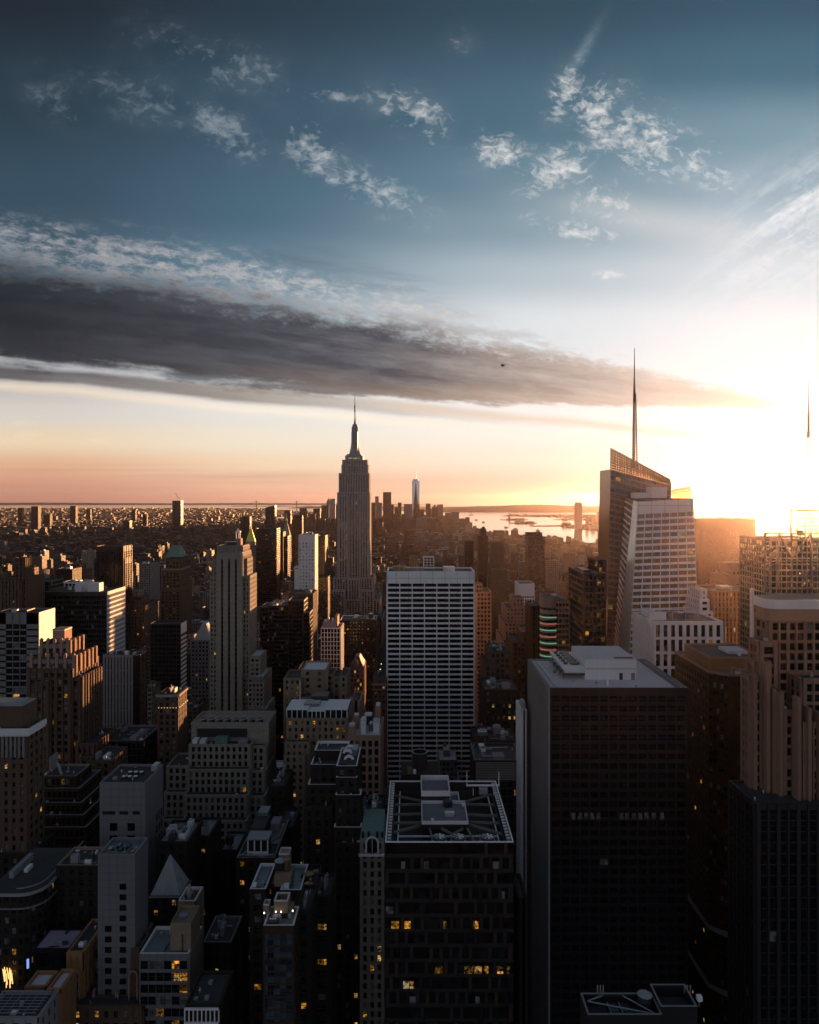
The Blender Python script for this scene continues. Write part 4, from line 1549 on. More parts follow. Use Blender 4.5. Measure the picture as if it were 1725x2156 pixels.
# white pier building before the crystal tower
wp, (x0, x1, y0, y1, z1) = tower('office_building', 'white building of tall vertical piers and dark slots in front of the crystal tower', 'office building', 1375, 1522, 1308, 420, 36,
    Style('white_panel', 'glass_black', bay=4.3, floor=8.6, pier=1.9, sp=1.6, pd=1.0, sd=.5, top=2.2, edge=.6, lit=.02, blind=.02, roof='gravel'), own=60, seed=13, faces='fl')
part(wp, 'roof_unit', lambda m: (m.box(x0 + 3, x0 + 8, 430, 452, z1 - 1, z1 + 3, 'white_paint'), m.box(x0 + 1, x0 + 11, 429, 434, z1 - 1, z1 + 3.6, 'white_panel')))
part(wp, 'roof_unit', lambda m: (m.cyl(x0 + 19, 440, z1 - 1, z1 + 2, 3.4, 3.4, 'steel_beam', 16), m.cyl(x0 + 27, 436, z1 - 1, z1 + 2.2, 3.0, 3.0, 'steel_beam', 16)))
part(wp, 'roof_frame', lambda m: ([m.bar((x0 + 16 + i * 4, 432 + i % 2 * 12, z1 - 1), (x0 + 16 + i * 4, 432 + i % 2 * 12, z1 + 4), .3, 'metal') for i in range(6)], m.bar((x0 + 16, 432, z1 + 4), (x0 + 36, 432, z1 + 4), .4, 'metal'), m.bar((x0 + 20, 444, z1 + 4), (x0 + 36, 444, z1 + 4), .4, 'metal')))
# chamfered brown tower
oc = thing('office_tower', 'dark brown tower with a cut corner and flat hat, behind the pale roofed black slab', 'office tower', (wx(1540, 340), 350, 0))
wall, wins, roof = MB(), [], MB()
rng = random.Random(14)
S_oct = Style('bronze_panel', 'glass_bronze', bay=3.4, floor=3.9, pier=1.9, sp=2.0, pd=.2, sd=.15, top=3, lit=.02, blind=.06)
zt = wz(1424, 330)
X = lambda u: wx(u, 330)
facade(wall, wins, 'y', X(1533), X(1640), 330, -1, 0, zt, S_oct, rng)
facade(wall, wins, 'x', 336, 378, X(1505), -1, 0, zt, S_oct, rng)
ringp = [(X(1533), 330), (X(1640), 330), (X(1640), 380), (X(1505), 380), (X(1505), 336)]
wall.prism([(a, b_, 0) for a, b_ in ringp], [(a, b_, zt) for a, b_ in ringp], 'bronze_panel', True, 'gravel')
ph_ = []
grid_face(wall, ph_, [(X(1505), 336, 0), (X(1533), 330, 0), (X(1533), 330, zt), (X(1505), 336, zt)], 3.9, 1.6, 1.6, .3, 'bronze_panel', 'glass_bronze', rng, off=.15, lit=0)
wall.build('wall', oc)
pane_parts(oc, ph_, 0)
windows(oc, wins, 40)
part(oc, 'parapet', lambda m: [m.bar((a[0], a[1], zt + .5), (b_[0], b_[1], zt + .5), .5, 'pink_stone', 1.0) for a, b_ in zip(ringp, ringp[1:] + ringp[:1])])
m = MB()
hz0, hz1 = wz(1418, 340), wz(1387, 340)
hr = [(wx(1497, 340), 340), (wx(1590, 340), 340), (wx(1600, 344), 346), (wx(1600, 344), 372), (wx(1488, 344), 372), (wx(1488, 344), 346)]
m.prism([(a, b_, zt) for a, b_ in hr], [(a, b_, hz1) for a, b_ in hr], 'orange_wall', True, 'tar')
for a, b_ in zip(hr, hr[1:] + hr[:1]):
    m.bar((*a, hz1 + .4), (*b_, hz1 + .4), .5, 'pink_stone', 1.0)
m.build('roof_house', oc)
part(oc, 'roof_unit', lambda m: (m.box(wx(1535, 350), wx(1575, 350), 350, 362, hz1, hz1 + 1.5, 'pale_roof'), m.cyl(wx(1557, 347), 347, hz1, hz1 + 1.2, .8, .8, 'white_paint', 10)))
part(oc, 'roof_crane', lambda m: (m.bar((wx(1540, 334), 334, zt), (wx(1540, 334), 334, zt + 3), .3, 'metal'), m.bar((wx(1540, 334), 334, zt + 3), (wx(1565, 336), 336, zt + 1.6), .4, 'metal'), m.bar((wx(1548, 333), 333, zt + 1), (wx(1572, 335), 335, zt + 2.6), .3, 'metal'), m.box(wx(1550, 334), wx(1560, 334), 334, 335, zt, zt + 1.4, 'white_paint')))
for py in (1960, 2085):
    z = wz(py, 330)
    r2 = [(X(1533), 327.5), (X(1640), 327.5), (X(1640), 380), (X(1501), 380), (X(1501), 336)]
    m = MB()
    m.prism([(a, b_, z - 2.5) for a, b_ in r2], [(a, b_, z) for a, b_ in ringp], 'concrete', False)
    m.build('ledge', oc)
OCC.append((X(1505), X(1640), 330, 380, zt))

# white thin slab left of the black slab
ts, (x0, x1, y0, y1, z1) = tower('office_building', 'thin white edge-on slab squeezed against the black slab, seen as a pale vertical strip', 'office building', 1099, 1109, 1494, 330, 16, Style('white_panel', 'glass', bay=3, floor=3.9, pier=1.8, sp=2, lit=0, blind=.2), seed=15, faces='fl', own=20)
part(ts, 'roof_unit', lambda m: m.box(x0 + .3, x1 - .3, 331, 338, z1 - 1, z1 + 3, 'lead'))
# bottom right roof
br = thing('office_building', 'low grey rooftop with open parapets and a round tank in the dark bottom right corner', 'office building', (wx(1350, 155), 160, 0))
wall = MB()
za, zb_ = wz(2137, 150), wz(2127, 150)
a0, a1, b0, b1 = wx(1238, 150), wx(1395, 150), wx(1395, 150), wx(1473, 150)
wall.box(a0, a1, 150, 156.6, 0, za - 2.6, 'dark_panel', 'b')
parapet(wall, a0, a1, 150, 156.6, za - 2.6, 2.6, .35, 'dark_panel')
wall.box(b0 + .01, b1, 151, 158, 0, zb_ - 2.6, 'dark_panel', 'b')
parapet(wall, b0 + .01, b1, 151, 158, zb_ - 2.6, 2.6, .35, 'dark_panel')
wall.build('wall', br)
part(br, 'roof', lambda m: (m.box(a0 + .3, a1 - .3, 150.3, 156.3, za - 2.7, za - 2.55, 'tar'), m.box(b0 + .3, b1 - .3, 151.3, 157.7, zb_ - 2.7, zb_ - 2.55, 'tar')))
part(br, 'coping', lambda m: (parapet(m, a0 - .03, a1 + .03, 149.97, 156.63, za, .08, .4, 'greystone'), parapet(m, b0 - .02, b1 + .03, 150.97, 158.03, zb_, .08, .4, 'greystone')))
part(br, 'round_tank', lambda m: (m.cyl(wx(1358, 155), 155, za - 3, za + .8, 1.5, 1.5, 'dark_metal', 18), m.cyl(wx(1358, 155), 155, za + .8, za + 1.2, 1.6, .1, 'lead', 18)))
for a in (1282, 1306):
    part(br, 'fan_housing', lambda m: (m.box(wx(a, 154), wx(a + 20, 154), 152, 155.6, za - 2.5, za - 1.4, 'dark_metal'), m.prism(m.ring(wx(a + 10, 154), 153.8, za - 1.4, .8, 14), m.ring(wx(a + 10, 154), 153.8, za - 1.1, .8, 14), 'lead', True, 'black_panel'), m.box(wx(a, 154), wx(a + 1.6, 154), 152, 155.6, za - 1.4, za - 1.2, 'lead')))
part(br, 'roof_brace', lambda m: (m.bar((a0 + 1, 154.5, za - .3), (a1 - 1, 150.5, za - .3), .2, 'lead'), m.bar((a0 + 1, 154.5, za - .3), (a0 + 5, 156.4, za - .3), .2, 'lead'), m.bar((a0 + 9, 156.4, za - .3), (a1 - 1, 150.5, za - .3), .18, 'lead')))
for a, n_ in ((1257, 3), (1440, 3)):
    part(br, 'panel_antenna', lambda m: [m.box(wx(a + i * 6, 157), wx(a + i * 6, 157) + .2, 156.7, 156.9, za - .2, za + 1.6, 'lead') for i in range(n_)])
part(br, 'roof_lamp', lambda m: (m.box(wx(1470, 152), wx(1480, 152), 152, 153, zb_ + .3, zb_ + 1.3, 'white_paint'), m.bar((wx(1474, 152), 152.5, zb_ - 1), (wx(1475, 152), 152.5, zb_ + .4), .2, 'metal')))
OCC.append((a0, b1, 150, 160, za))

# ------------------------------------------------------------------ middle right, further out
dk, (x0, x1, y0, y1, z1) = tower('office_tower', 'black green two step glass tower left of the crystal tower', 'office tower', 1230, 1276, 1206.5, 480, 46, S_dark.but(lit=.05, bay=3.0, floor=4.2, coping='pink_stone'), seed=16, own=60, faces='fl', tiers=[(1259, 1277, 1178, 497, 28)])
part(dk, 'roof_unit', lambda m: m.box(x0 + 2, x0 + 7, 490, 512, z1 - 1, z1 + .9, 'dark_panel'))
nb_, (x0, x1, y0, y1, z1) = tower('office_building', 'banded building with a curved corner of green and red neon lines', 'office building', 1160, 1200, 1266, 520, 44, Style('pink_stone', 'glass_bronze', bay=2.4, floor=3.9, pier=.4, sp=1.6, pd=.3, lit=.02, blind=.1), seed=17, faces='fl', units=3)
m = MB()
cxn, cyn, rr_ = wx(1158, 522), 525, 6.5
n_ = 28
for j in range(n_):
    z = z1 - 3 - j * 4.6
    m.prism(m.ring(cxn, cyn, z - 3.4, rr_, 20), m.ring(cxn, cyn, z - 1.6, rr_, 20), 'glass_bronze', False)
    m.prism(m.ring(cxn, cyn, z - 1.6, rr_ + .15, 20), m.ring(cxn, cyn, z + 1.2, rr_ + .15, 20), 'pink_stone', False)
m.cyl(cxn, cyn, z1 - 3, z1 + 3, rr_ + .1, rr_ + .1, 'pink_stone', 20, True, 'tar')
m.build('corner_bay', nb_)
for j in range(10):
    z = z1 - 12 - j * 4.6 * 1.03
    m = MB()
    m.prism(m.ring(cxn, cyn, z, rr_ + .45, 20), m.ring(cxn, cyn, z + .75, rr_ + .45, 20), 'neon_green' if j % 2 == 0 else 'neon_red', False)
    m.build('neon_tube', nb_)
T('office_tower', 'slim brown tower with gold vertical stripes and an open round top', 1119, 1141, 1275, 560, 26, Style('bronze_panel', 'glass_black', bay=4.0, floor=4, pier=2.0, sp=.5, pd=.6, top=1, lit=0, blind=0), seed=18, faces='fl', units=1)
T('apartment_tower', 'tall dark apartment tower with sloped glass cap near the bright river', 1113, 1147, 1131, 1500, 36, Style('dark_panel', 'glass_black', bay=4.2, floor=4.4, pier=1.0, sp=1.5, pd=.35, lit=.0, blind=.2), seed=19, faces='fl', tiers=[(1109, 1142, 1121, 1518, 20)])
T('office_building', 'grey white tower with fine bands in front of the dark apartment tower', 1093, 1126, 1229, 900, 34, Style('white_panel', 'glass', bay=3, floor=3.8, pier=.7, sp=1.9, top=16, lit=0, blind=.2), seed=20, faces='fl')
T('apartment_building', 'tan stepped setback building with a square tower top, right of the ribbed tower', 1079, 1103, 1259, 705, 22, S_tan.but(wall='pink_stone', lit=.02), seed=21, tiers=[(1066, 1112, 1279, 700, 36), (1062, 1117, 1310, 694, 44), (1058, 1122, 1345, 688, 50)], faces='fl')
T('apartment_tower', 'pink ribbed brick tower just right of the white banded tower', 1003, 1035, 1246, 620, 30, Style('pink_stone', 'glass_bronze', bay=2.8, floor=3.7, pier=1.2, sp=1.5, pd=.7, lit=0, blind=.1, rib=3), seed=22, tiers=[(1001, 1016, 1229, 630, 14)], faces='fl')
T('apartment_tower', 'slim dark tower with broken crown rising over the low rooftops', 1008, 1028, 1128, 1700, 34, Style('bronze_panel', 'glass_black', bay=4, floor=4, pier=.8, sp=1.6, lit=0, blind=.05), seed=23, tiers=[(1012, 1024, 1113, 1708, 20), (1016, 1021, 1109, 1712, 12)], faces='fl')
T('office_building', 'dark tower with a pale framed window strip left of the slim crowned tower', 979, 998, 1139, 1800, 34, S_dark, seed=24, faces='fl')
T('apartment_building', 'hazy tall brown block with pale blue flat top', 1036, 1061, 1142, 1500, 40, Style('brown_brick', 'glass', bay=4, floor=4, pier=2, sp=2, top=22, blind=.1), seed=25, faces='fl')
T('apartment_building', 'brown ribbed apartment block below the pale blue topped one', 1037, 1068, 1200, 1150, 36, S_brown.but(pier=2.2, blind=.06), seed=26, faces='fl')
T('apartment_building', 'brown brick building with bulky rooftop sheds beside the ribbed pink tower', 1032, 1075, 1372, 500, 30, S_brown, seed=27, units=5, faces='fl', own=20, tiers=[(1021, 1044, 1400, 494, 30)])
T('apartment_building', 'tall narrow dark brick building full of small lights before the tan setback building', 1100, 1122, 1330, 610, 30, S_brown.but(lit=.02), seed=28, faces='fl', tiers=[(1080, 1124, 1352, 600, 40)])
T('warehouse', 'low hall with white sawtooth skylights among brown rooftops', 1064, 1112, 1298, 1000, 40, S_pink, seed=29, units=4, faces='fl')
# foot of the white tower
lv, (x0, x1, y0, y1, z1) = tower('office_building', 'dark building with a louvred top storey at the foot of the white banded tower', 'office building', 1000, 1098, 1600, 345, 24, Style('dark_panel', 'glass_black', bay=3, floor=3.9, pier=.5, sp=1.2, top=10.5, lit=.14, blind=.05), seed=30, own=40, faces='fl', units=3)
part(lv, 'louvre', lambda m: [m.box(x0 + .5, x1 - .5, 344.3, 344.6, z1 - 9.5 + i * .8, z1 - 9.1 + i * .8, 'concrete') for i in range(11)])
T('office_building', 'flat dark roof crowded with vents right of the white banded tower', 1000, 1090, 1560, 400, 26, S_brickd.but(lit=.05), seed=31, units=8, faces='fl')
T('office_building', 'dark building with a few lit windows behind the vent crowded roof', 1020, 1092, 1452, 445, 30, S_brickd.but(lit=.06), seed=32, units=4, faces='fl', own=30)
T('apartment_building', 'low dark block under the thin white slab', 1094, 1111, 1890, 215, 14, S_brickd.but(lit=.1), seed=33, faces='fl', own=10)
# round tank house
ct = thing('tank_house', 'round ribbed drum with open top holding a conical tank roof, behind the fan roof', 'tank house', (wx(884, 330), 336, 0))
zt = wz(1592, 330)
xx, yy = wx(884, 335), 336
m = MB()
m.box(wx(845, 330), wx(925, 330), 328, 345, 0, wz(1632, 328), 'dark_brick')
m.build('wall', ct)
m = MB()
m.prism(m.ring(xx, yy, wz(1640, 330), 3.6, 32), m.ring(xx, yy, zt, 3.6, 32), 'dark_panel', False)
m.prism(list(reversed(m.ring(xx, yy, zt, 3.3, 32))), list(reversed(m.ring(xx, yy, zt - 5, 3.3, 32))), 'dark_panel', False)
a, b_ = m.ring(xx, yy, zt, 3.3, 32), m.ring(xx, yy, zt, 3.6, 32)
for i in range(32):
    m.poly([a[i], b_[i], b_[(i + 1) % 32], a[(i + 1) % 32]], 'white_paint')
for i in range(32):
    m.box(b_[i][0] - .06, b_[i][0] + .06, b_[i][1] - .06, b_[i][1] + .06, wz(1640, 330), zt - .2, 'dark_metal')
m.build('drum', ct)
part(ct, 'tank_roof', lambda m: m.cyl(xx, yy, zt - 3.6, zt - 1.6, 2.7, .1, 'tank_roof', 20))
part(ct, 'roof_unit', lambda m: (m.box(wx(858, 329), wx(868, 329), 329, 333, wz(1632, 328), wz(1622, 328), 'wood_tank'), m.cyl(wx(873, 329), 330, wz(1632, 328), wz(1624, 328), .8, .8, 'white_paint', 10)))
OCC.append((wx(845, 330), wx(925, 330), 328, 345, wz(1632, 328)))

# ------------------------------------------------------------------ left of the middle
T('office_tower', 'bright white slab of small square windows, left of the tallest skyscraper', 629, 662, 1126, 1000, 32, Style('white_panel', 'sheer', bay=4.4, floor=4.6, pier=1.9, sp=1.9, pd=.9, sd=.6, top=11, edge=.3, lit=0, blind=.06), seed=40, tiers=[(620, 629.5, 1193, 1004, 20, Style('white_panel', 'glass', bay=40, floor=80, pier=.1, sp=79, top=2))], faces='fr', units=4)
T('office_building', 'dark stone building with arched upper storey beneath the bright white slab', 607, 659, 1250, 880, 40, S_brown.but(pier=2.2, bay=4.4, top=3), seed=41, faces='fr', units=3)
T('apartment_building', 'narrow tower with an amber lit side between the white slab and the tallest skyscraper', 670, 684, 1128, 1120, 34, S_bronze, seed=42, faces='fr', tiers=[(668, 690, 1215, 1100, 30)])
wg, (x0, x1, y0, y1, z1) = tower('office_tower', 'small white gridded tower with square dark panes left of the white banded tower', 'office tower', 676, 717, 1322, 640, 27, Style('white_panel', 'glass_black', bay=2.6, floor=3.9, pier=.55, sp=.5, pd=.5, sd=.3, top=.8, edge=.3, lit=0, blind=.01, coping='white_panel'), own=80, seed=43, faces='fr')
part(wg, 'roof_house', lambda m: (m.box(x0 + 1, x1 - 5, 646, 664, z1 - 1, z1 + 4, 'purple_roof'), m.box(x1 - 6, x1 - 3.5, 648, 664, z1 - 1, z1 + 9, 'pink_stone')))
part(wg, 'roof_unit', lambda m: [m.box(x0 + 2 + i * 2.2, x0 + 3.6 + i * 2.2, 650 + i % 3 * 3, 653 + i % 3 * 3, z1 + 4, z1 + 5.5 + i % 2 * 1.5, ('white_paint', 'metal', 'dark_metal')[i % 3]) for i in range(5)])
lw_, (x0, x1, y0, y1, z1) = tower('loft_building', 'long low roof with white coping and rooftop sheds at the foot of the tallest skyscraper', 'loft building', 716, 792, 1306, 800, 36, S_brickd.but(coping='white_panel'), seed=44, units=6, faces='fr')
tank(wx(781, 805), 808, z1 - 1, 2.6, 4.5, 'pale capped water tank on the long low roof below the tallest skyscraper', roofm='white_paint', bodym='dark_panel')
gb, (x0, x1, y0, y1, z1) = tower('office_building', 'dark green banded building with a bowed front, behind the tall pale shaft', 'office building', 566, 613, 1275, 650, 36, Style('dark_panel', 'glass_black', bay=2.2, floor=3.9, pier=.2, sp=1.3, lit=.02, blind=.06, coping='concrete'), seed=45, faces='fr', units=3, tiers=[(547, 580, 1278, 655, 30)])
T('office_tower', 'plain black slab tower right of the bowed banded building', 607, 640, 1264, 640, 22, S_black, seed=46, faces='fr', tiers=[(636, 652, 1290, 640, 20)])
T('apartment_building', 'dark mansard roofed block with a row of lit attic windows', 628, 664, 1408, 560, 26, S_brown.but(lit=.12), seed=47, faces='fr', own=30)
# gabled brick building
gg, (x0, x1, y0, y1, z1) = tower('apartment_building', 'brown brick building with a pointed gothic gable and rows of lit windows', 'apartment building', 737, 765, 1408, 600, 30, Style('red_brick', 'glass', bay=2.6, floor=3.6, pier=1.0, sp=1.4, lit=.16, blind=.15), own=40, seed=48, faces='fr', ph=.4)
m = MB()
for a, b_, h in ((x0 + 3, x1 - 3, 7.5),):
    m.prism([(a, y0 - .6, z1), (b_, y0 - .6, z1), (b_, y0 + 1, z1), (a, y0 + 1, z1)], [((a + b_) / 2 - .1, y0 - .6, z1 + h), ((a + b_) / 2 + .1, y0 - .6, z1 + h), ((a + b_) / 2 + .1, y0 + 1, z1 + h), ((a + b_) / 2 - .1, y0 + 1, z1 + h)], 'red_brick')
m.build('gable', gg)
part(gg, 'roof_slope', lambda m: m.prism([(x0, y0 + 1, z1 - .3), (x1, y0 + 1, z1 - .3), (x1, y1, z1 - .3), (x0, y1, z1 - .3)], [(x0 + 4, y0 + 10, z1 + 8.5), (x1 - 4, y0 + 10, z1 + 8.5), (x1 - 4, y1 - 8, z1 + 8.5), (x0 + 4, y1 - 8, z1 + 8.5)], 'tar'))
cb, (x0, x1, y0, y1, z1) = tower('apartment_building', 'brown building with a heavy pink cornice beside the white banded tower', 'apartment building', 786, 814, 1430, 545, 28, S_brown.but(wall='red_brick', lit=.05), own=30, seed=49, faces='fr', units=2)
part(cb, 'cornice', lambda m: (m.box(x0 - 1, x1 + 1, y0 - 1.4, y0 - .5, z1 - 4.6, z1 - 3, 'pink_stone'), m.box(x0 - .7, x1 + .7, y0 - 1.1, y0 - .5, z1 - 8.2, z1 - 7.4, 'pink_stone')))
# stepped tan brick building with blank penthouse
S_tb = S_tan.but(lit=.10, blind=.25, bay=3.2)
sb2, (x0, x1, y0, y1, z1) = tower('apartment_building', 'tan brick building stepping up to a blank windowless penthouse with a white roof', 'apartment building', 634, 687, 1410, 470, 26, Style('tan_brick', 'glass', bay=7.6, floor=4.2, pier=5.6, sp=2.2, lit=.05, blind=.3, roof='white_panel'), own=100, seed=50, faces='fr',
    tiers=[(597, 634.5, 1428, 466, 24, S_tb), (686.5, 702, 1419, 474, 16, S_tan), (701, 717, 1424, 472, 18, S_tan), (716, 731, 1422, 464, 22, S_tan), (630, 690, 1468, 458, 14, S_tb)])
part(sb2, 'chimney', lambda m: m.box(x1 + .6, x1 + 1.5, 466, 467, z1 - 12, z1 + 1, 'pink_stone'))
lb, (x0, x1, y0, y1, z1) = tower('office_building', 'tan brick office block with many warm lit windows and a glazed top storey', 'office building', 603, 732, 1512, 400, 34, S_tan.but(lit=.30, blind=.2, top=1.6), own=100, seed=51, faces='fr', units=4,
    tiers=[(600, 652, 1562, 394, 30, S_tan.but(lit=.12)), (598, 642, 1590, 390, 30, S_tan.but(lit=.12))])
m = MB()
za = wz(1512, 401)
for a, b_, h in ((604, 648, 4.6), (648.5, 684, 3.8), (685, 731, 4.6)):
    m.box(wx(a, 401), wx(b_, 401), 401, 420, za - 1, za + h, 'glass')
    m.box(wx(a, 401) - .3, wx(b_, 401) + .3, 400.5, 420.4, za + h, za + h + .5, 'white_panel')
    n_ = 4
    for i in range(n_ + 1):
        xx = wx(a, 401) + (wx(b_, 401) - wx(a, 401)) * i / n_
        m.box(xx - .2, xx + .2, 400.6, 401, za - 1, za + h, 'white_panel')
m.build('glazed_storey', lb)
part(lb, 'flagpole', lambda m: m.cyl(wx(632, 402), 402, za, wz(1432, 402), .28, .16, 'white_paint', 8))
part(lb, 'roof_unit', lambda m: (m.box(wx(655, 422), wx(690, 422), 422, 432, za, za + 6.5, 'dark_metal'), m.box(wx(640, 408), wx(672, 408), 408, 416, za + 4.2, za + 6, 'wet_roof')))
pr, (x0, x1, y0, y1, z1) = tower('office_building', 'pinkish stone building with white machines on its roof and a dark colonnade below', 'office building', 731, 802, 1548, 390, 34, Style('pink_stone', 'glass_black', bay=3.6, floor=4.6, pier=1.5, sp=1.4, top=3, lit=.01, blind=.05, roof='pale_roof'), own=40, seed=52, faces='fr')
for a, b_, y, d, h, c in ((733, 748, 392, 7, 4, 'pink_stone'), (760, 770, 394, 8, 6.5, 'white_paint'), (744, 756, 404, 6, 6, 'pink_stone'), (766, 784, 410, 8, 4, 'dark_metal'), (786, 799, 396, 8, 5, 'white_panel'), (776, 786, 400, 6, 2.5, 'steel_beam'), (790, 801, 412, 9, 9, 'pink_stone')):
    part(pr, 'roof_unit', lambda m: (m.box(wx(a, y), wx(b_, y), y, y + d, z1 - 1, z1 + h, c), m.box(wx(a, y) + .5, wx(b_, y) - .5, y + .6, y + d - .6, z1 + h, z1 + h + .5, 'metal')))
T('apartment_building', 'plain tan blank walled tower behind the roof of white machines', 741, 759, 1474, 430, 20, Style('pink_stone', 'glass', bay=7, floor=8, pier=5.4, sp=6.5, lit=0, blind=.1), seed=53, faces='fr')
T('apartment_building', 'small pale lit roof between two tan brick towers', 731, 745, 1482, 448, 18, S_tan.but(roof='pale_roof'), seed=54, faces='fr')
# dark building outlined in white coping
wo, (x0, x1, y0, y1, z1) = tower('office_building', 'dark stepped building outlined by white parapet edges, with curved white roof ducts', 'office building', 708, 752, 1613, 290, 22, S_brickd.but(coping='white_panel', lit=.06, blind=.2, bay=3.8), own=100, seed=55, faces='fr',
    tiers=[(662, 732, 1580, 308, 12, S_brickd.but(coping='white_panel', top=9, blind=.04)), (654, 712, 1610, 300, 12, S_brickd.but(coping='white_panel')), (648, 712, 1652, 294, 14, S_brickd.but(coping='white_panel')), (707.5, 752.4, 1637, 288, 6, S_brickd.but(coping='white_panel', lit=.08)), (706, 760, 1674, 285, 6, S_brickd.but(coping='white_panel', lit=.08)), (640, 700, 1700, 289, 16, S_brickd), (703, 761, 1742, 281, 6, S_brickd.but(coping='white_panel', lit=.05)), (702.5, 761.5, 1775, 278, 6, S_brickd.but(lit=.04))])
for xx, yy in ((wx(735, 296), 296), (wx(732, 303), 303), (wx(737, 308), 308)):
    m = MB()
    pts = [(xx + 1.6 * math.cos(a), yy, z1 + .6 + 1.2 * math.sin(a)) for a in [R(180 - i * 22.5) for i in range(9)]]
    for p, q in zip(pts, pts[1:]):
        m.bar(p, q, .9, 'white_paint')
    m.build('roof_duct', wo)
part(wo, 'roof_unit', lambda m: (m.box(x1 - 5.5, x1 - 1, 304, 311, z1 - 1, z1 + 1.6, 'wet_roof'), m.box(x0 + 1.5, x0 + 3.5, 292, 295, z1 - 1, z1 + .4, 'tar')))
# gothic white arch building
ar, (x0, x1, y0, y1, z1) = tower('apartment_building', 'ornate white fronted building with a green mansard roof and a big arched window', 'apartment building', 758, 810, 1767, 275, 18, Style('limestone', 'glass', bay=3.2, floor=3.6, pier=1.4, sp=1.3, lit=.02, blind=.2), own=20, seed=56, faces='f', ph=.3)
part(ar, 'mansard_roof', lambda m: m.prism([(x0, y0 - .3, z1), (x1, y0 - .3, z1), (x1, y1, z1), (x0, y1, z1)], [(x0 + .6, y0 + 2.2, z1 + 3.8), (x1 - .6, y0 + 2.2, z1 + 3.8), (x1 - .6, y1, z1 + 3.8), (x0 + .6, y1, z1 + 3.8)], 'copper_green'))
m = MB()
xm = (x0 + x1) / 2
arc = [(xm + 2.3 * math.cos(R(a)), y0 - .75, z1 - 1.2 + 2.3 * math.sin(R(a))) for a in range(0, 181, 20)]
for p, q in zip(arc, arc[1:]):
    m.bar(p, q, .6, 'white_panel')
m.box(xm - 2.6, xm - 2.0, y0 - 1, y0 - .5, z1 - 5, z1 - 1.2, 'white_panel')
m.box(xm + 2.0, xm + 2.6, y0 - 1, y0 - .5, z1 - 5, z1 - 1.2, 'white_panel')
m.build('arch', ar)
part(ar, 'arched_window', lambda m: (m.poly([(xm - 2, y0 - .55, z1 - 5), (xm + 2, y0 - .55, z1 - 5)] + [(p[0], y0 - .55, p[2]) for p in arc], 'glass'), m.box(xm - .1, xm + .1, y0 - .62, y0 - .56, z1 - 5, z1 + 1, 'white_panel')))
part(ar, 'cornice', lambda m: m.box(x0 - .4, x1 + .4, y0 - 1.2, y0 - .45, z1 - 6.2, z1 - 5.4, 'white_panel'))
for a in (762, 774, 792, 803):
    part(ar, 'dormer', lambda m: m.box(wx(a, 275), wx(a + 4, 275), y0 - .2, y0 + 2, z1 + .6, z1 + 2.4, 'glass'))

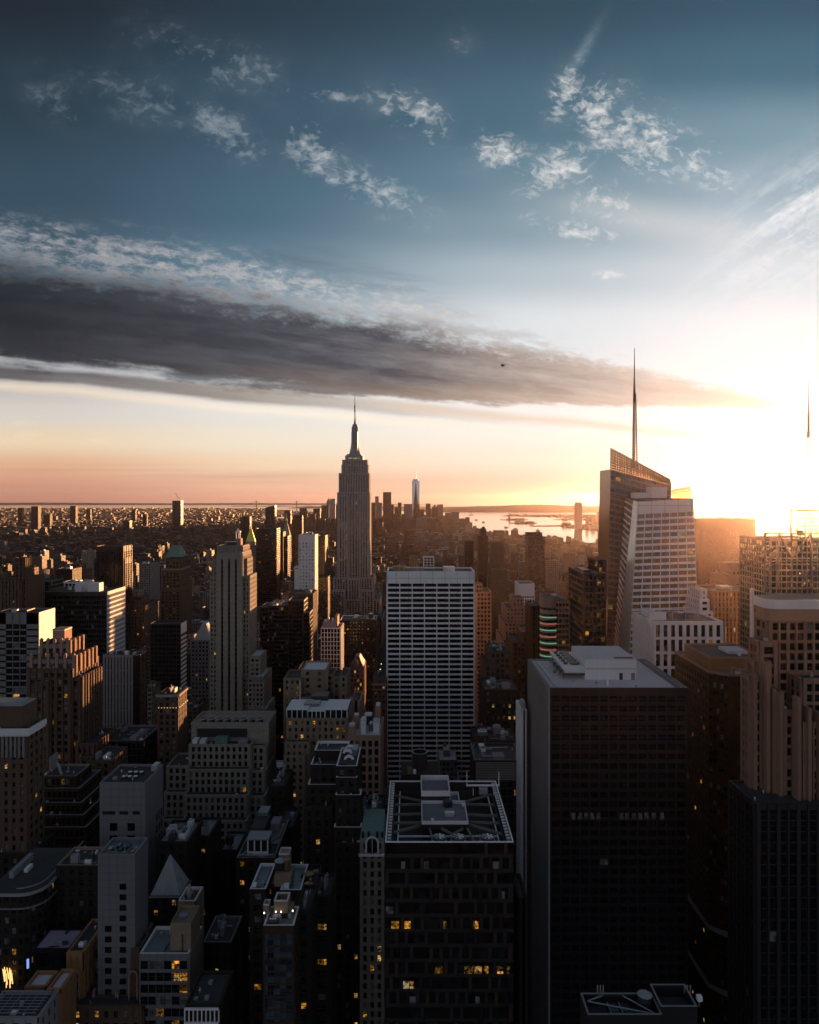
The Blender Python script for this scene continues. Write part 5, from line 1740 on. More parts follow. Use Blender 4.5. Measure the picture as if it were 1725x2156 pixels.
# ------------------------------------------------------------------ tall pale shaft with three dark stripes
ta = thing('office_tower', 'tall pale limestone tower with three dark vertical window stripes and a lit right side', 'office tower', (wx(485, 590), 600, 0))
wall, wins, roof = MB(), [], MB()
rng = random.Random(60)
S_pl = Style('limestone', 'glass', bay=99, floor=400, pier=.1, sp=399, top=1, edge=.2, lit=0, blind=0)
S_wg = Style('limestone', 'glass', bay=3.0, floor=3.75, pier=1.3, sp=1.7, top=2.5, edge=.5, lit=.03, blind=.3)
Yt = 580
for a, b_, yt, Y, D, st in ((457, 511, 1163, Yt, 30, None), (442, 457.5, 1212, 583, 26, S_wg), (449, 457.6, 1178, 586, 22, S_wg), (511, 525.5, 1212, 583, 25, S_wg), (510.5, 520, 1176, 586, 20, S_wg), (526, 548, 1381, 578, 24, S_wg), (522, 556, 1424, 572, 30, S_wg), (520, 561, 1492, 568, 34, S_wg), (457, 511, 1149, 584, 24, 'crown')):
    x0, x1, z1 = wx(a, Y), wx(b_, Y), wz(yt, Y)
    OCC.append((x0, x1, Y, Y + D, z1))
    if st in (None, 'crown'):
        wall.box(x0, x1, Y, Y + D, 0, z1 - .8, 'limestone', 'b')
        facade(wall, wins, 'x', Y, Y + D, x1, 1, 0, z1 - .8, S_wg, rng)
        parapet(wall, x0, x1, Y, Y + D, z1 - .8, .8, .5, 'limestone')
        if st is None:
            ed = [a, 466.4, 470.8, 481.0, 485.4, 495.4, 499.8, b_]
            for i in range(0, 8, 2):
                wall.box(wx(ed[i], Y), wx(ed[i + 1], Y), Y - 1.3, Y, 0, z1 + .4, 'limestone', 'k')
            for i in range(1, 7, 2):
                c, d = wx(ed[i], Y), wx(ed[i + 1], Y)
                for j in range(58):
                    zb_ = z1 - 6 - j * 3.75
                    if zb_ < 1:
                        break
                    wall.box(c, d, Y - .35, Y, zb_ - 1.0, zb_, 'black_panel', 'k')
                    wins.append(('y', -1, Y, c + .05, d - .05, zb_ - 3.7, zb_ - 1.0, 'glass_black', j))
                wall.prism([(c - .3, Y - 1.5, z1 - 5), (d + .3, Y - 1.5, z1 - 5), (d + .3, Y - .2, z1 - 5), (c - .3, Y - .2, z1 - 5)], [((c + d) / 2 - .2, Y - 1.2, z1 + 3.5), ((c + d) / 2 + .2, Y - 1.2, z1 + 3.5), ((c + d) / 2 + .2, Y - .4, z1 + 3.5), ((c + d) / 2 - .2, Y - .4, z1 + 3.5)], 'limestone')
        else:
            n = 16
            for i in range(n):
                p = x0 + (x1 - x0) * i / n
                wall.box(p + .1, p + (x1 - x0) / n * .55, Y - .5, Y, z1 - 7, z1 + .3, 'concrete', 'k')
    else:
        block(wall, wins, x0, x1, Y, Y + D, 0, z1, st, rng, 'fr')
        n = max(2, int((x1 - x0) / 2.4))
        for i in range(n):
            p = x0 + (x1 - x0) * (i + .2) / n
            wall.box(p, p + .9, Y - .8, Y - .2, z1 - 3, z1 + .5, 'limestone', 'k')
    roof = MB()
    roof.box(x0 + .5, x1 - .5, Y + .5, Y + D - .5, z1 - 1.0, z1 - .75, 'tar' if b_ < 530 else 'pale_roof')
    roof.build('roof', ta)
wall.build('wall', ta)
windows(ta, wins, 100)
part(ta, 'roof_frame', lambda m: (m.box(wx(478, 588), wx(497, 588), 588, 600, wz(1148, 588), wz(1141, 588), 'black_panel'), m.box(wx(474, 588), wx(498, 588), 587.5, 588, wz(1141, 588), wz(1139.8, 588), 'metal')))
part(ta, 'water_tower', lambda m: (m.box(wx(497, 590), wx(507, 590), 590, 597, wz(1148, 590), wz(1134, 590), 'pink_stone'), [m.box(wx(a, 592), wx(a, 592) + .5, 592, 592.5, wz(1136, 592), wz(1119, 592), 'white_panel') for a in (496.5, 502, 505)], m.box(wx(496, 592), wx(506, 592), 591.5, 595, wz(1121, 592), wz(1118.5, 592), 'white_panel'), m.cyl(wx(501, 593), 593.5, wz(1118.5, 592), wz(1112, 592), 1.6, .1, 'white_panel', 8)))

# ------------------------------------------------------------------ far left group
T('office_tower', 'dark tower with blank bright white side wall at the left edge', -12, 81, 1290, 560, 25, Style('greystone', 'glass_black', bay=6, floor=5, pier=.5, sp=1.2, pd=.3, top=9, edge=9, lit=.02, blind=.15), seed=61, faces='f', own=60)
m = MB()
xr, zt = wx(81, 560), wz(1290, 560)
m.box(xr + .02, xr + .5, 560, 585, 0, zt + .1, 'white_panel')
for j in range(2):
    for i in range(3):
        m.box(xr + .5, xr + .58, 567 + i * 6, 568 + i * 6, zt - 30 - j * 12, zt - 26 - j * 12, 'glass')
root = [o for o in COL.objects if o.get('label', '').startswith('dark tower with blank bright')][0]
m.build('side_wall', root)
part(root, 'roof_unit', lambda m: (m.box(wx(20, 570), wx(60, 570), 568, 580, zt - 1, zt + .8, 'dark_metal'), m.box(wx(30, 570), wx(42, 570), 566, 568, zt - 1, zt + 1.6, 'metal')))

bd, (x0, x1, y0, y1, z1) = tower('office_tower', 'broad dark horizontally banded office slab with white boxes on its roof', 'office tower', 92, 225, 1246, 740, 46, Style('dark_panel', 'glass_black', bay=2.6, floor=5.0, pier=.18, sp=1.5, pd=.6, sd=.5, top=4.5, edge=.3, lit=.004, blind=.05), seed=62, faces='f')
rng = random.Random(621)
wl, wn = MB(), []
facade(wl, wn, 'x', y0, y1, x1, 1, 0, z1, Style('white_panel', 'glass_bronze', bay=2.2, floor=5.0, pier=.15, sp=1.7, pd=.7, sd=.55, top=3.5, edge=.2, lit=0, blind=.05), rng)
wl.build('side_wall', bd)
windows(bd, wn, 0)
for a, b_, y, d, h in ((158, 171, 742, 12, 9), (184, 209, 744, 10, 8.5)):
    part(bd, 'roof_house', lambda m: m.box(wx(a, y), wx(b_, y), y, y + d, z1 - 1, z1 + h, 'white_panel'))
part(bd, 'roof_unit', lambda m: [m.box(x0 + 14 + i * 4.3, x0 + 16.5 + i * 4.3, 764 + i % 3 * 4, 767 + i % 3 * 4, z1 - 1, z1 + 2 + i % 4, ('white_paint', 'metal', 'steel_beam')[i % 3]) for i in range(9)])
T('office_building', 'white rooftop building with stepped white turrets behind the banded slab', 128, 176, 1226, 830, 26, S_white, seed=63, faces='fr', units=4)

# stepped tower with scalloped crown
S_dec = Style('brown_brick', 'glass', bay=3.6, floor=3.9, pier=1.7, sp=1.5, pd=.9, sd=.3, top=2.6, edge=.9, lit=.03, blind=.35, rib=2)
dc, (x0, x1, y0, y1, z1) = tower('office_tower', 'brown stepped tower with scalloped stone crown and pale rooftop box, lower left', 'office tower', 89, 145, 1352, 420, 16, S_dec, own=100, seed=64, faces='fr',
    tiers=[(68, 157, 1384, 414, 26, S_dec), (59, 150, 1408, 410, 34, S_dec), (146, 171, 1425, 412, 26, S_dec), (160, 200, 1566, 408, 28, S_dec), (168, 216, 1592, 404, 34, S_dec), (74, 104, 1435, 408, 8, S_dec)])
m = MB()
for (a, b_, py, Y, n, side) in ((89, 145, 1352, 420, 4, 16), (68, 157, 1384, 414, 5, 26)):
    X0, X1, z = wx(a, Y), wx(b_, Y), wz(py, Y)
    st_ = (X1 - X0) / n
    for i in range(n + 1):
        xx = X0 + i * st_
        m.box(xx - .8, xx + .8, Y - 1.6, Y - .2, z - 9, z + 1.4, 'pink_stone')
        m.prism([(xx - .9, Y - 1.7, z + 1.4), (xx + .9, Y - 1.7, z + 1.4), (xx + .9, Y, z + 1.4), (xx - .9, Y, z + 1.4)], [(xx - .3, Y - 1.1, z + 2.6), (xx + .3, Y - 1.1, z + 2.6), (xx + .3, Y - .6, z + 2.6), (xx - .3, Y - .6, z + 2.6)], 'pink_stone')
    for i in range(n):
        xx = X0 + (i + .5) * st_
        m.prism([(xx + 1.7 * math.cos(R(q * 60)), Y - 1.25, z - 2.2 + 1.5 * math.sin(R(q * 60))) for q in range(6)], [(xx + 1.7 * math.cos(R(q * 60)), Y - .4, z - 2.2 + 1.5 * math.sin(R(q * 60))) for q in range(6)], 'greystone', True, bottom=True)
    for i in range(int(side / 5) + 1):
        yy = Y + i * side / int(side / 5)
        m.box(X1 + .2, X1 + 1.5, yy - .8, yy + .8, z - 9, z + 1.4, 'pink_stone')
m.build('crown', dc)
part(dc, 'roof_house', lambda m: (m.box(wx(111, 424), wx(136, 424), 424, 433, z1 - 1, z1 + 7, 'pink_stone'), m.box(wx(110.5, 424), wx(136.5, 424), 423.8, 433.2, z1 + 6, z1 + 6.5, 'white_panel')))

# other towers on the left
T('office_tower', 'tall brown ribbed tower with cut corners standing alone among far rooftops', 203, 259, 1150, 1300, 40, Style('bronze_panel', 'glass_black', bay=8, floor=4, pier=1.2, sp=.8, pd=1.4, top=10, lit=0, blind=.02), seed=65, faces='fr', tiers=[(199, 263, 1176, 1304, 32)])
S_go = S_brown.but(bay=3.4, pier=2.2, pd=1.2)
T('office_tower', 'gothic brown tower with amber lit right flank at the far left edge', 32, 51, 1175, 700, 16, S_go, seed=66, faces='fr', tiers=[(10, 58, 1216, 694, 30), (-20, 42, 1222, 690, 36), (41, 62, 1248, 700, 24), (-20, 48, 1300, 684, 50)])
T('apartment_building', 'pale sunlit penthouse block right of the gothic brown tower', 48, 66, 1196, 860, 16, S_pink, seed=67, faces='fr', units=1)
T('office_building', 'dark grey flat block between the gothic tower and the banded slab', 63, 104, 1224, 760, 30, S_dark, seed=68, faces='fr')
T('office_building', 'dark brown block with sunlit stepped top far behind the banded slab', 142, 166, 1188, 1150, 26, S_brown, seed=69, faces='fr', tiers=[(139, 170, 1200, 1144, 40)])
T('office_building', 'brown slab with amber bands on its right side beside the ribbed tower', 117, 152, 1198, 980, 26, S_bronze, seed=70, faces='fr', units=2)
T('office_building', 'grey ribbed slab with a bright roof just left of the ribbed tower', 172, 200, 1160, 1380, 30, S_lime, seed=71, faces='fr')
mt, (x0, x1, y0, y1, z1) = tower('office_tower', 'slender stone tower with green hipped roof and one golden lit side', 'office tower', 342, 379, 1198, 900, 38, Style('brown_brick', 'glass', bay=4.4, floor=4, pier=2.2, sp=1.8, pd=.6, top=5, lit=.02, blind=.15), seed=72, faces='fr', tiers=[(338, 380, 1238, 894, 46), (349, 378, 1176, 906, 26)])
zz = wz(1173, 906)
m = MB()
a, b_ = wx(348.5, 906), wx(379, 906)
m.prism([(a, 905.5, zz), (b_, 905.5, zz), (b_, 933, zz), (a, 933, zz)], [(a + 5, 914, zz + 14), (b_ - 3.5, 914, zz + 14), (b_ - 3.5, 924, zz + 14), (a + 5, 924, zz + 14)], 'copper_green')
m.build('hipped_roof', mt)
part(mt, 'chimney', lambda m: (m.box(a + 4.5, a + 6, 916, 918, zz + 8, zz + 19, 'red_brick'), m.box(b_ - 5, b_ - 3.6, 916, 918, zz + 8, zz + 19, 'red_brick')))
part(mt, 'cornice', lambda m: (m.box(x0 - .8, x1 + .8, 898.6, 899.5, z1 - 1.5, z1 + .5, 'tan_brick'), m.box(x1 + .5, x1 + 1.4, 899, 938, z1 - 1.5, z1 + .5, 'tan_brick')))
T('office_building', 'grey gridded slab with pink lit side left of the green hipped tower', 293, 318, 1187, 1250, 40, S_grey, seed=73, faces='fr', units=2)
T('apartment_building', 'pale blue grey low slab behind the grey gridded slab', 318, 346, 1190, 1420, 26, S_white.but(wall='concrete'), seed=74, faces='fr')
T('apartment_building', 'dark stepped brick pile with a golden sunlit corner left of the hipped tower', 284, 292, 1243, 820, 14, S_tan, seed=75, faces='fr', tiers=[(276, 298, 1256, 814, 24, S_brown), (258, 306, 1275, 806, 40, S_brown)])
bs, (x0, x1, y0, y1, z1) = tower('office_tower', 'black glass slab with white slanting stripes down its right edge', 'office tower', 316, 381, 1313, 650, 15, S_black.but(lit=.003), seed=76, faces='f')
m = MB()
m.box(x1 + .02, x1 + .5, y0, y1, z1 - 9.5, z1, 'white_panel')
for j in range(26):
    z = z1 - 12.5 - j * 4.0
    m.box(x1 + .02, x1 + .5, y0, y1, z - 1.7, z, 'white_panel')
m.build('side_bands', bs)
dg, (x0, x1, y0, y1, z1) = tower('office_tower', 'dark finned block with a small amber lit grid on its right end', 'office tower', 217, 294, 1379, 480, 13, Style('concrete', 'glass_black', bay=2.2, floor=9, pier=1.5, sp=.3, pd=.4, top=1.5, lit=0, blind=0), seed=77, faces='f')
wl, wn = MB(), []
facade(wl, wn, 'x', y0, y1, x1, 1, 0, z1, Style('bronze_panel', 'glass_bronze', bay=8, floor=6.5, pier=.5, sp=.5, top=.6, edge=.2, lit=0, blind=0), random.Random(4))
wl.box(wx(280, 479.6), x1, 479.5, 480, 0, z1 - .2, 'black_panel')
wl.build('side_wall', dg)
windows(dg, wn, 20)
part(dg, 'roof_unit', lambda m: [m.box(x0 + 3 + i * 2.6, x0 + 4.8 + i * 2.6, 483 + i % 2 * 4, 486 + i % 2 * 4, z1 - 1, z1 + .9 + i % 3 * .5, ('metal', 'white_paint', 'dark_metal')[i % 3]) for i in range(7)])
mr, (x0, x1, y0, y1, z1) = tower('office_building', 'grey building with a truncated dark pyramid roof beside the tall pale shaft', 'office building', 402, 441, 1348, 700, 28, S_grey, seed=78, faces='fr')
part(mr, 'pyramid_roof', lambda m: m.prism([(x0 + 2, 702, z1 - .5), (x1, 702, z1 - .5), (x1, 726, z1 - .5), (x0 + 2, 726, z1 - .5)], [(x0 + 8, 710, z1 + 14.5), (x1 - 6, 710, z1 + 14.5), (x1 - 6, 718, z1 + 14.5), (x0 + 8, 718, z1 + 14.5)], 'lead'))
cl, (x0, x1, y0, y1, z1) = tower('apartment_building', 'brick building with a lamp lit cornice on its upper corner', 'apartment building', 332, 374, 1462, 430, 16, S_brown.but(lit=.02), seed=79, faces='fr', own=40, units=3)
part(cl, 'cornice', lambda m: (m.box(x0 - .8, x1 + .9, y0 - 1.3, y0 - .5, z1 - 1.4, z1, 'limestone'), m.box(x1 + .5, x1 + 1.3, y0 - .5, y1, z1 - 1.4, z1, 'limestone'), m.box(x1 + .4, x1 + 1.1, y0, y1, z1 - 8.6, z1 - 8, 'limestone')))
for i in range(5):
    part(cl, 'cornice_lamp', lambda m: m.cyl(x1 + 1.2, y0 + 1 + i * 3.4, z1 - 8, z1 - 7.6, .28, .28, 'bulb_orange', 6))
for i in range(7):
    part(cl, 'cornice_lamp', lambda m: m.cyl(x0 + 1 + i * 1.75, y0 - 1.0, z1 - 8, z1 - 7.7, .2, .2, 'bulb_orange', 6))
T('office_building', 'dark terraced block with a glazed attic strip left of the lamp lit cornice', 213, 300, 1560, 425, 30, S_dark.but(lit=.05, coping='concrete'), seed=80, faces='fr', own=40, units=3)

# ------------------------------------------------------------------ big set-back block under the pale shaft
S_sb = Style('limestone', 'glass_black', bay=3.3, floor=4.1, pier=1.6, sp=1.5, pd=.7, sd=.4, top=1.5, edge=1.0, lit=.01, blind=.06)
bb, (x0, x1, y0, y1, z1) = tower('office_building', 'wide grey stone office block stepping forward in three rows of small dark windows', 'office building', 398, 528, 1567, 400, 20, S_sb, own=100, seed=81, faces='fr', units=0,
    tiers=[(393, 525, 1620, 393, 20, S_sb), (388, 521, 1674, 386, 20, S_sb), (383, 518, 1728, 379, 22, S_sb), (528.5, 560, 1570, 403, 24, S_sb), (526, 558, 1622, 397, 24, S_sb), (522, 556, 1676, 390, 24, S_sb), (351, 397.5, 1612, 397, 20, S_sb), (346, 392, 1668, 391, 20, S_sb), (340, 387, 1725, 385, 20, S_sb)])
m = MB()
zz = z1 - 1
m.box(wx(403, 408), wx(566, 408), 408, 430, 0, wz(1527, 408), 'limestone', 'b')
m.box(wx(415, 407.4), wx(520, 407.4), 407.3, 408, wz(1551, 408), wz(1534, 408), 'dark_panel')
parapet(m, wx(402.5, 408), wx(566.5, 408), 407.6, 430.4, wz(1527, 408), 1.6, .5, 'limestone')
m.build('machine_storey', bb)
for i in range(8):
    part(bb, 'roof_fan', lambda m: (m.prism(m.ring(wx(430 + i * 17, 414), 414, wz(1527, 408), 1.5, 12), m.ring(wx(430 + i * 17, 414), 414, wz(1527, 408) + 2.2, 1.5, 12), 'dark_metal'), m.bar((wx(424 + i * 17, 412), 411, wz(1527, 408) + 2), (wx(436 + i * 17, 412), 411, wz(1527, 408) + 2.8), .3, 'metal')))
part(bb, 'terrace_box', lambda m: (m.box(wx(405, 402), wx(415, 402), 402, 407, zz, zz + 2.6, 'white_paint'), m.box(wx(420, 402), wx(432, 402), 402, 407, zz, zz + 2.4, 'pale_roof'), m.box(wx(452, 402), wx(478, 402), 402.5, 407, zz, zz + 3.6, 'copper_green'), m.box(wx(500, 402), wx(520, 402), 403, 407, zz, zz + 2.2, 'concrete')))

# near left ones
gs, (x0, x1, y0, y1, z1) = tower('office_building', 'weathered grey slab with bare right wall and fan units on its black roof', 'office building', 210, 306, 1648, 300, 21, Style('grey_tile', 'glass_black', bay=6.2, floor=5.2, pier=4.2, sp=1.9, pd=.12, sd=.1, top=17, edge=2.2, lit=.0, blind=.02), own=60, seed=82, faces='f')
m = MB()
wn = []
m.box(x1, x1 + .15, y0, y1, 0, z1 - .1, 'grey_tile')
for j in range(12):
    for i in range(3):
        yy = y1 - 2.2 - i * 3
        wn.append(('x', 1, x1 + .15, yy - .7, yy + .7, z1 - 22 - j * 5.2, z1 - 18.7 - j * 5.2, 'glass_black', j))
m.build('side_wall', gs)
windows(gs, wn, 20)
part(gs, 'black_strip', lambda m: (m.box(x0 + 1.2, x0 + 6.5, y0 - .2, y0 - .1, z1 - 13.4, z1 - 12, 'black_panel'), m.box(x0 + 8.4, x0 + 12, y0 - .2, y0 - .1, z1 - 13.4, z1 - 12, 'black_panel'), m.box(x0 + 14, x0 + 17, y0 - .2, y0 - .1, z1 - 13.4, z1 - 12, 'black_panel')))  # raised black strips across the blank upper front
for i in range(2):
    for j in range(3):
        part(gs, 'fan_unit', lambda m: (m.box(x0 + 6.4 + j * 2.5 + i * .7, x0 + 8.2 + j * 2.5 + i * .7, y0 + 6 + i * 5, y0 + 8.4 + i * 5, z1 - 1, z1 - .1, 'dark_metal'), m.cyl(x0 + 7.3 + j * 2.5 + i * .7, y0 + 7.2 + i * 5, z1 - .1, z1 + .1, .8, .8, 'white_paint', 12)))
part(gs, 'roof_house', lambda m: (m.box(x1 - 3, x1 - .6, y1 - 6, y1 - 1, z1 - 1, z1 + 1.4, 'metal'), m.bar((x0 + 3.4, y0 + 1, z1 - .8), (x0 + 5.4, y0 + .6, z1 - .8), .3, 'white_paint')))
wt, (x0, x1, y0, y1, z1) = tower('office_building', 'pale tiled tower with few dark windows and a wet flat roof, lower left', 'office building', 206, 284, 1799, 230, 11.5, Style('white_tile', 'glass_black', bay=2.4, floor=3.4, pier=.06, sp=3.3, pd=.06, sd=.05, top=3.4, lit=0, blind=0, roof='wet_roof'), seed=83, faces='')
m = MB()
for j in range(12):
    for c in ((252, 272),) + (((221, 235),) if j > 3 else ()):
        z = z1 - 9.5 - j * 3.4
        w_ = MB()
        win_poly(w_, ('y', -1, y0, wx(c[0], 230), wx(c[1] - 6 if c[0] == 252 else c[1], 230), z - 1.9, z, 'glass_black', j))
        w_.build('window', wt)
part(wt, 'roof_plant', lambda m: ([m.box(x0 + 2.2 + i * 1.5, x0 + 3.4 + i * 1.5, y0 + 2.5 + (i % 2) * 3, y0 + 5 + (i % 2) * 3, z1 - 1, z1 - .3 + .2 * (i % 3), 'black_panel') for i in range(5)], m.box(x0 + 2, x0 + 10, y0 + 2.2, y0 + 2.4, z1 - .6, z1 - .3, 'metal')))
pw, (x0, x1, y0, y1, z1) = tower('apartment_building', 'dark building with a pale pyramid roof', 'apartment building', 316, 380, 1886, 268, 11, S_brickd, seed=84, faces='fr', own=20)
pyr = part(pw, 'pyramid_roof', lambda m: m.prism([(x0, y0, z1 - .2), (x1, y0, z1 - .2), (x1, y1, z1 - .2), (x0, y1, z1 - .2)], [((x0 + x1) / 2 - .2, (y0 + y1) / 2 - .2, z1 + 12.6), ((x0 + x1) / 2 + .2, (y0 + y1) / 2 - .2, z1 + 12.6), ((x0 + x1) / 2 + .2, (y0 + y1) / 2 + .2, z1 + 12.6), ((x0 + x1) / 2 - .2, (y0 + y1) / 2 + .2, z1 + 12.6)], 'lead'))
ap = ((x0 + x1) / 2, (y0 + y1) / 2, z1 + 12.5)
part(sub(pyr), 'roof_seam', lambda m: [m.bar((x0 + (x1 - x0) * t, y0 - .02, z1 - .1), ap, .12, 'greystone') for t in (0, .5, 1)] + [m.bar((x1, y1, z1 - .1), ap, .12, 'greystone'), m.bar((x1, (y0 + y1) / 2, z1 - .1), ap, .12, 'greystone')])
part(pw, 'gutter', lambda m: (m.box(x0 - .3, x1 + .3, y0 - .75, y0 - .47, z1 - .5, z1, 'greystone'), m.box(x1 + .47, x1 + .75, y0 - .7, y1, z1 - .5, z1, 'greystone')))
br2, (x0, x1, y0, y1, z1) = tower('apartment_building', 'brown brick tower with a white cornice and set back penthouse at the left edge', 'apartment building', -30, 58, 1536, 300, 13, S_brickd.but(wall='brown_brick', lit=.05, blind=.25, top=3), own=100, seed=85, faces='fr', tiers=[(-34, 62, 1800, 296, 20, S_brickd)])
part(br2, 'cornice', lambda m: (m.box(x0 - 1, x1 + 1.4, y0 - 1.6, y0 - .5, z1 - 1.6, z1 + .6, 'white_panel'), m.box(x1 + .5, x1 + 1.4, y0 - .5, y1, z1 - 1.6, z1 + .6, 'white_panel'), m.box(x0 - 1, x1 + 1, y0 - 1.0, y0 - .5, z1 - 2.6, z1 - 1.6, 'white_panel'), m.box(x1 + .5, x1 + .9, y0 - .5, y1, z1 - 2.6, z1 - 1.6, 'white_panel')))
part(br2, 'penthouse', lambda m: (m.box(wx(-30, 302), wx(47, 302), 302.5, 312, z1 - 1, z1 + 9.2, 'brown_brick'), m.box(wx(-31, 302), wx(48, 302), 302, 312.6, z1 + 9.2, z1 + 9.8, 'lead'), m.box(wx(-31, 302), wx(40, 302), 303.5, 311, z1 + 9.8, z1 + 10.4, 'lead')))
part(br2, 'parapet_post', lambda m: [m.box(x1 + .2, x1 + .9, y0 + i * 4 - .3, y0 + i * 4 + .3, z1 + .6, z1 + 2.2, 'dark_metal') for i in range(4)])
part(br2, 'upper_pier', lambda m: [m.box(x0 + i * 1.76, x0 + i * 1.76 + .9, y0 - .9, y0 - .45, z1 - 11.5, z1 - 2.6, 'greystone') for i in range(10)])
gst, (x0, x1, y0, y1, z1) = tower('office_building', 'dark glass terraced building widening downward in stacked tiers, left', 'office building', 87, 160, 1634, 350, 16, S_dark.but(wall='bronze_panel', lit=.03, bay=2.4, coping='concrete'), own=60, seed=86, faces='fr',
    tiers=[(86, 167, 1660, 346, 24, S_dark.but(wall='bronze_panel', coping='concrete', bay=2.4)), (85, 172, 1690, 342, 32, S_dark.but(wall='bronze_panel', coping='concrete', bay=2.4)), (84, 176, 1716, 338, 38, S_dark.but(wall='bronze_panel', coping='concrete', bay=2.4)), (83, 181, 1742, 334, 44, S_dark.but(wall='bronze_panel', coping='concrete', bay=2.4))])
part(gst, 'roof_house', lambda m: m.box(x0 + .3, wx(112, 360), 357, 365, z1 - 1, z1 + 6.5, 'concrete'))
part(gst, 'roof_crane', lambda m: m.bar((wx(130, 354), 354, z1 - 1), (wx(121, 358), 358, z1 + 3.5), .9, 'lead'))
T('office_building', 'brown block with lit edge stepping down right of the scalloped tower', 186, 233, 1602, 380, 22, S_brown, seed=87, faces='fr', own=30, units=2)

# ------------------------------------------------------------------ bottom left rooftops
cv = thing('apartment_building', 'dark curved corner building with a pale railed roof at the left edge', 'apartment building', (wx(20, 250), 262, 0))
zt = wz(1888, 250)
XL, XR = wx(-40, 250), wx(84, 262)
ringc = [(XL, 250), (wx(38, 250), 250)] + [(wx(38, 250) + 7.6 * math.sin(R(a)), 257.6 - 7.6 * math.cos(R(a))) for a in range(15, 91, 15)] + [(wx(38, 250) + 7.6, 285), (XL, 285)]
wall, pn = MB(), []
rng = random.Random(90)
for a, b_ in zip(ringc[:-2], ringc[1:-1]):
    grid_face(wall, pn, [(*a, 0), (*b_, 0), (*b_, zt), (*a, zt)], 3.6, 2.4, 1.5, 1.0, 'dark_brick', 'glass', rng, off=.25, lit=.02)
wall.poly([(a, b_, zt) for a, b_ in ringc], 'tar')
wall.build('wall', cv)
pane_parts(cv, pn, 60)
part(cv, 'cornice', lambda m: [m.bar((*a, zt - 4.2), (*b_, zt - 4.2), .9, 'greystone', .5) for a, b_ in zip(ringc[:-2], ringc[1:-1])])
part(cv, 'parapet', lambda m: [m.bar((*a, zt + .5), (*b_, zt + .5), .4, 'lead', 1.0) for a, b_ in zip(ringc[:-2], ringc[1:-1])])
part(cv, 'roof_rail', lambda m: [m.bar((a[0] - 2.2, a[1] + 3, zt + 1.2), (b_[0] - 2.2, b_[1] + 3, zt + 1.2), .3, 'metal') for a, b_ in zip(ringc[1:-2], ringc[2:-1])])
part(cv, 'roof_house', lambda m: (m.box(XL + 3, wx(28, 262), 262, 276, zt, zt + 2.4, 'concrete'), m.box(wx(50, 266), wx(58, 266), 266, 270, zt, zt + 1.4, 'white_paint')))
OCC.append((XL, XR, 250, 285, zt))
T('store_building', 'low black box with a flat purple glowing roof, bottom left', 70, 146, 1998, 240, 11, Style('black_panel', 'glass_black', bay=5, floor=6, pier=.3, sp=1, pd=.15, top=1.2, lit=.0, blind=0, roof='purple_roof'), cat='store', seed=91, faces='fr', ph=.3)  # purple light on the roof is put into its base colour
T('apartment_building', 'low pink edged roof terrace left of the pale tiled tower', 119, 206, 1822, 262, 14, S_brickd.but(coping='pink_stone', lit=.05), seed=92, faces='f', own=20, units=3)
og, (x0, x1, y0, y1, z1) = tower('apartment_building', 'brown ornate courtyard building with arched corner pavilion, bottom left', 'apartment building', 174, 294, 1988, 236, 12, Style('brown_brick', 'glass', bay=3.0, floor=3.8, pier=1.3, sp=1.5, top=2, lit=.05, blind=.25), own=80, seed=93, faces='fr',
    tiers=[(141, 175, 2004, 229, 18, Style('orange_wall', 'glass', bay=2.6, floor=3.9, pier=1.5, sp=1.6, top=6, lit=.02, blind=.2)), (276, 294.5, 1996, 230, 8, S_brown.but(lit=.03)), (196, 245, 2098, 229, 10, S_brown.but(lit=.05, blind=.4)), (150, 300, 2118, 224, 12, S_brown.but(lit=.04))])
m = MB()
for c, w_ in ((wx(158, 229), 1.7), (wx(285, 230), 1.3)):
    pts = [(c + w_ * math.cos(R(a)), 228.2, z1 - 5.5 + w_ * 1.3 * math.sin(R(a))) for a in range(0, 181, 20)]
    for p, q in zip(pts, pts[1:]):
        m.bar(p, q, .4, 'pink_stone')
    m.box(c - w_ - .2, c - w_ + .2, 228, 228.5, z1 - 14, z1 - 5.5, 'pink_stone')
    m.box(c + w_ - .2, c + w_ + .2, 228, 228.5, z1 - 14, z1 - 5.5, 'pink_stone')
m.build('arch', og)
part(og, 'finial', lambda m: [m.cyl(wx(a, 229), 229, wz(2098, 229) - .3, wz(2084, 229), .5, .05, 'pink_stone', 6) for a in (197, 244)])
tr, (x0, x1, y0, y1, z1) = tower('office_building', 'white banded office building with a stained teal roof and brick stair tower', 'office building', 294, 397, 2008, 225, 14.5, Style('white_tile', 'glass_black', bay=2.6, floor=3.75, pier=.12, sp=1.1, pd=.25, sd=.2, top=2.2, edge=.3, lit=.10, blind=.22, coping='white_panel', roof='wet_roof', litm='lit'), own=100, seed=94, faces='f')
stw = part(tr, 'stair_tower', lambda m: (m.box(wx(359, 227), x1 + .1, 227, 237, 0, wz(1944, 227) - .9, 'tan_brick', 'b'), parapet(m, wx(359, 227), x1 + .1, 227, 237, wz(1944, 227) - .9, .9, .3, 'tan_brick')))
part(sub(stw), 'round_hatch', lambda m: m.cyl(wx(384, 231), 232, wz(1944, 227) - .9, wz(1944, 227) - .2, 1.5, 1.5, 'wet_roof', 16))
part(tr, 'side_wall', lambda m: m.box(x1 + .02, x1 + .4, y0, y1, 0, z1 - .1, 'tan_brick'))
part(stw, 'drain_pipe', lambda m: m.box(wx(383, 226.8), wx(383, 226.8) + .25, 226.6, 226.9, z1 - 1, z1 + 5, 'dark_metal'))
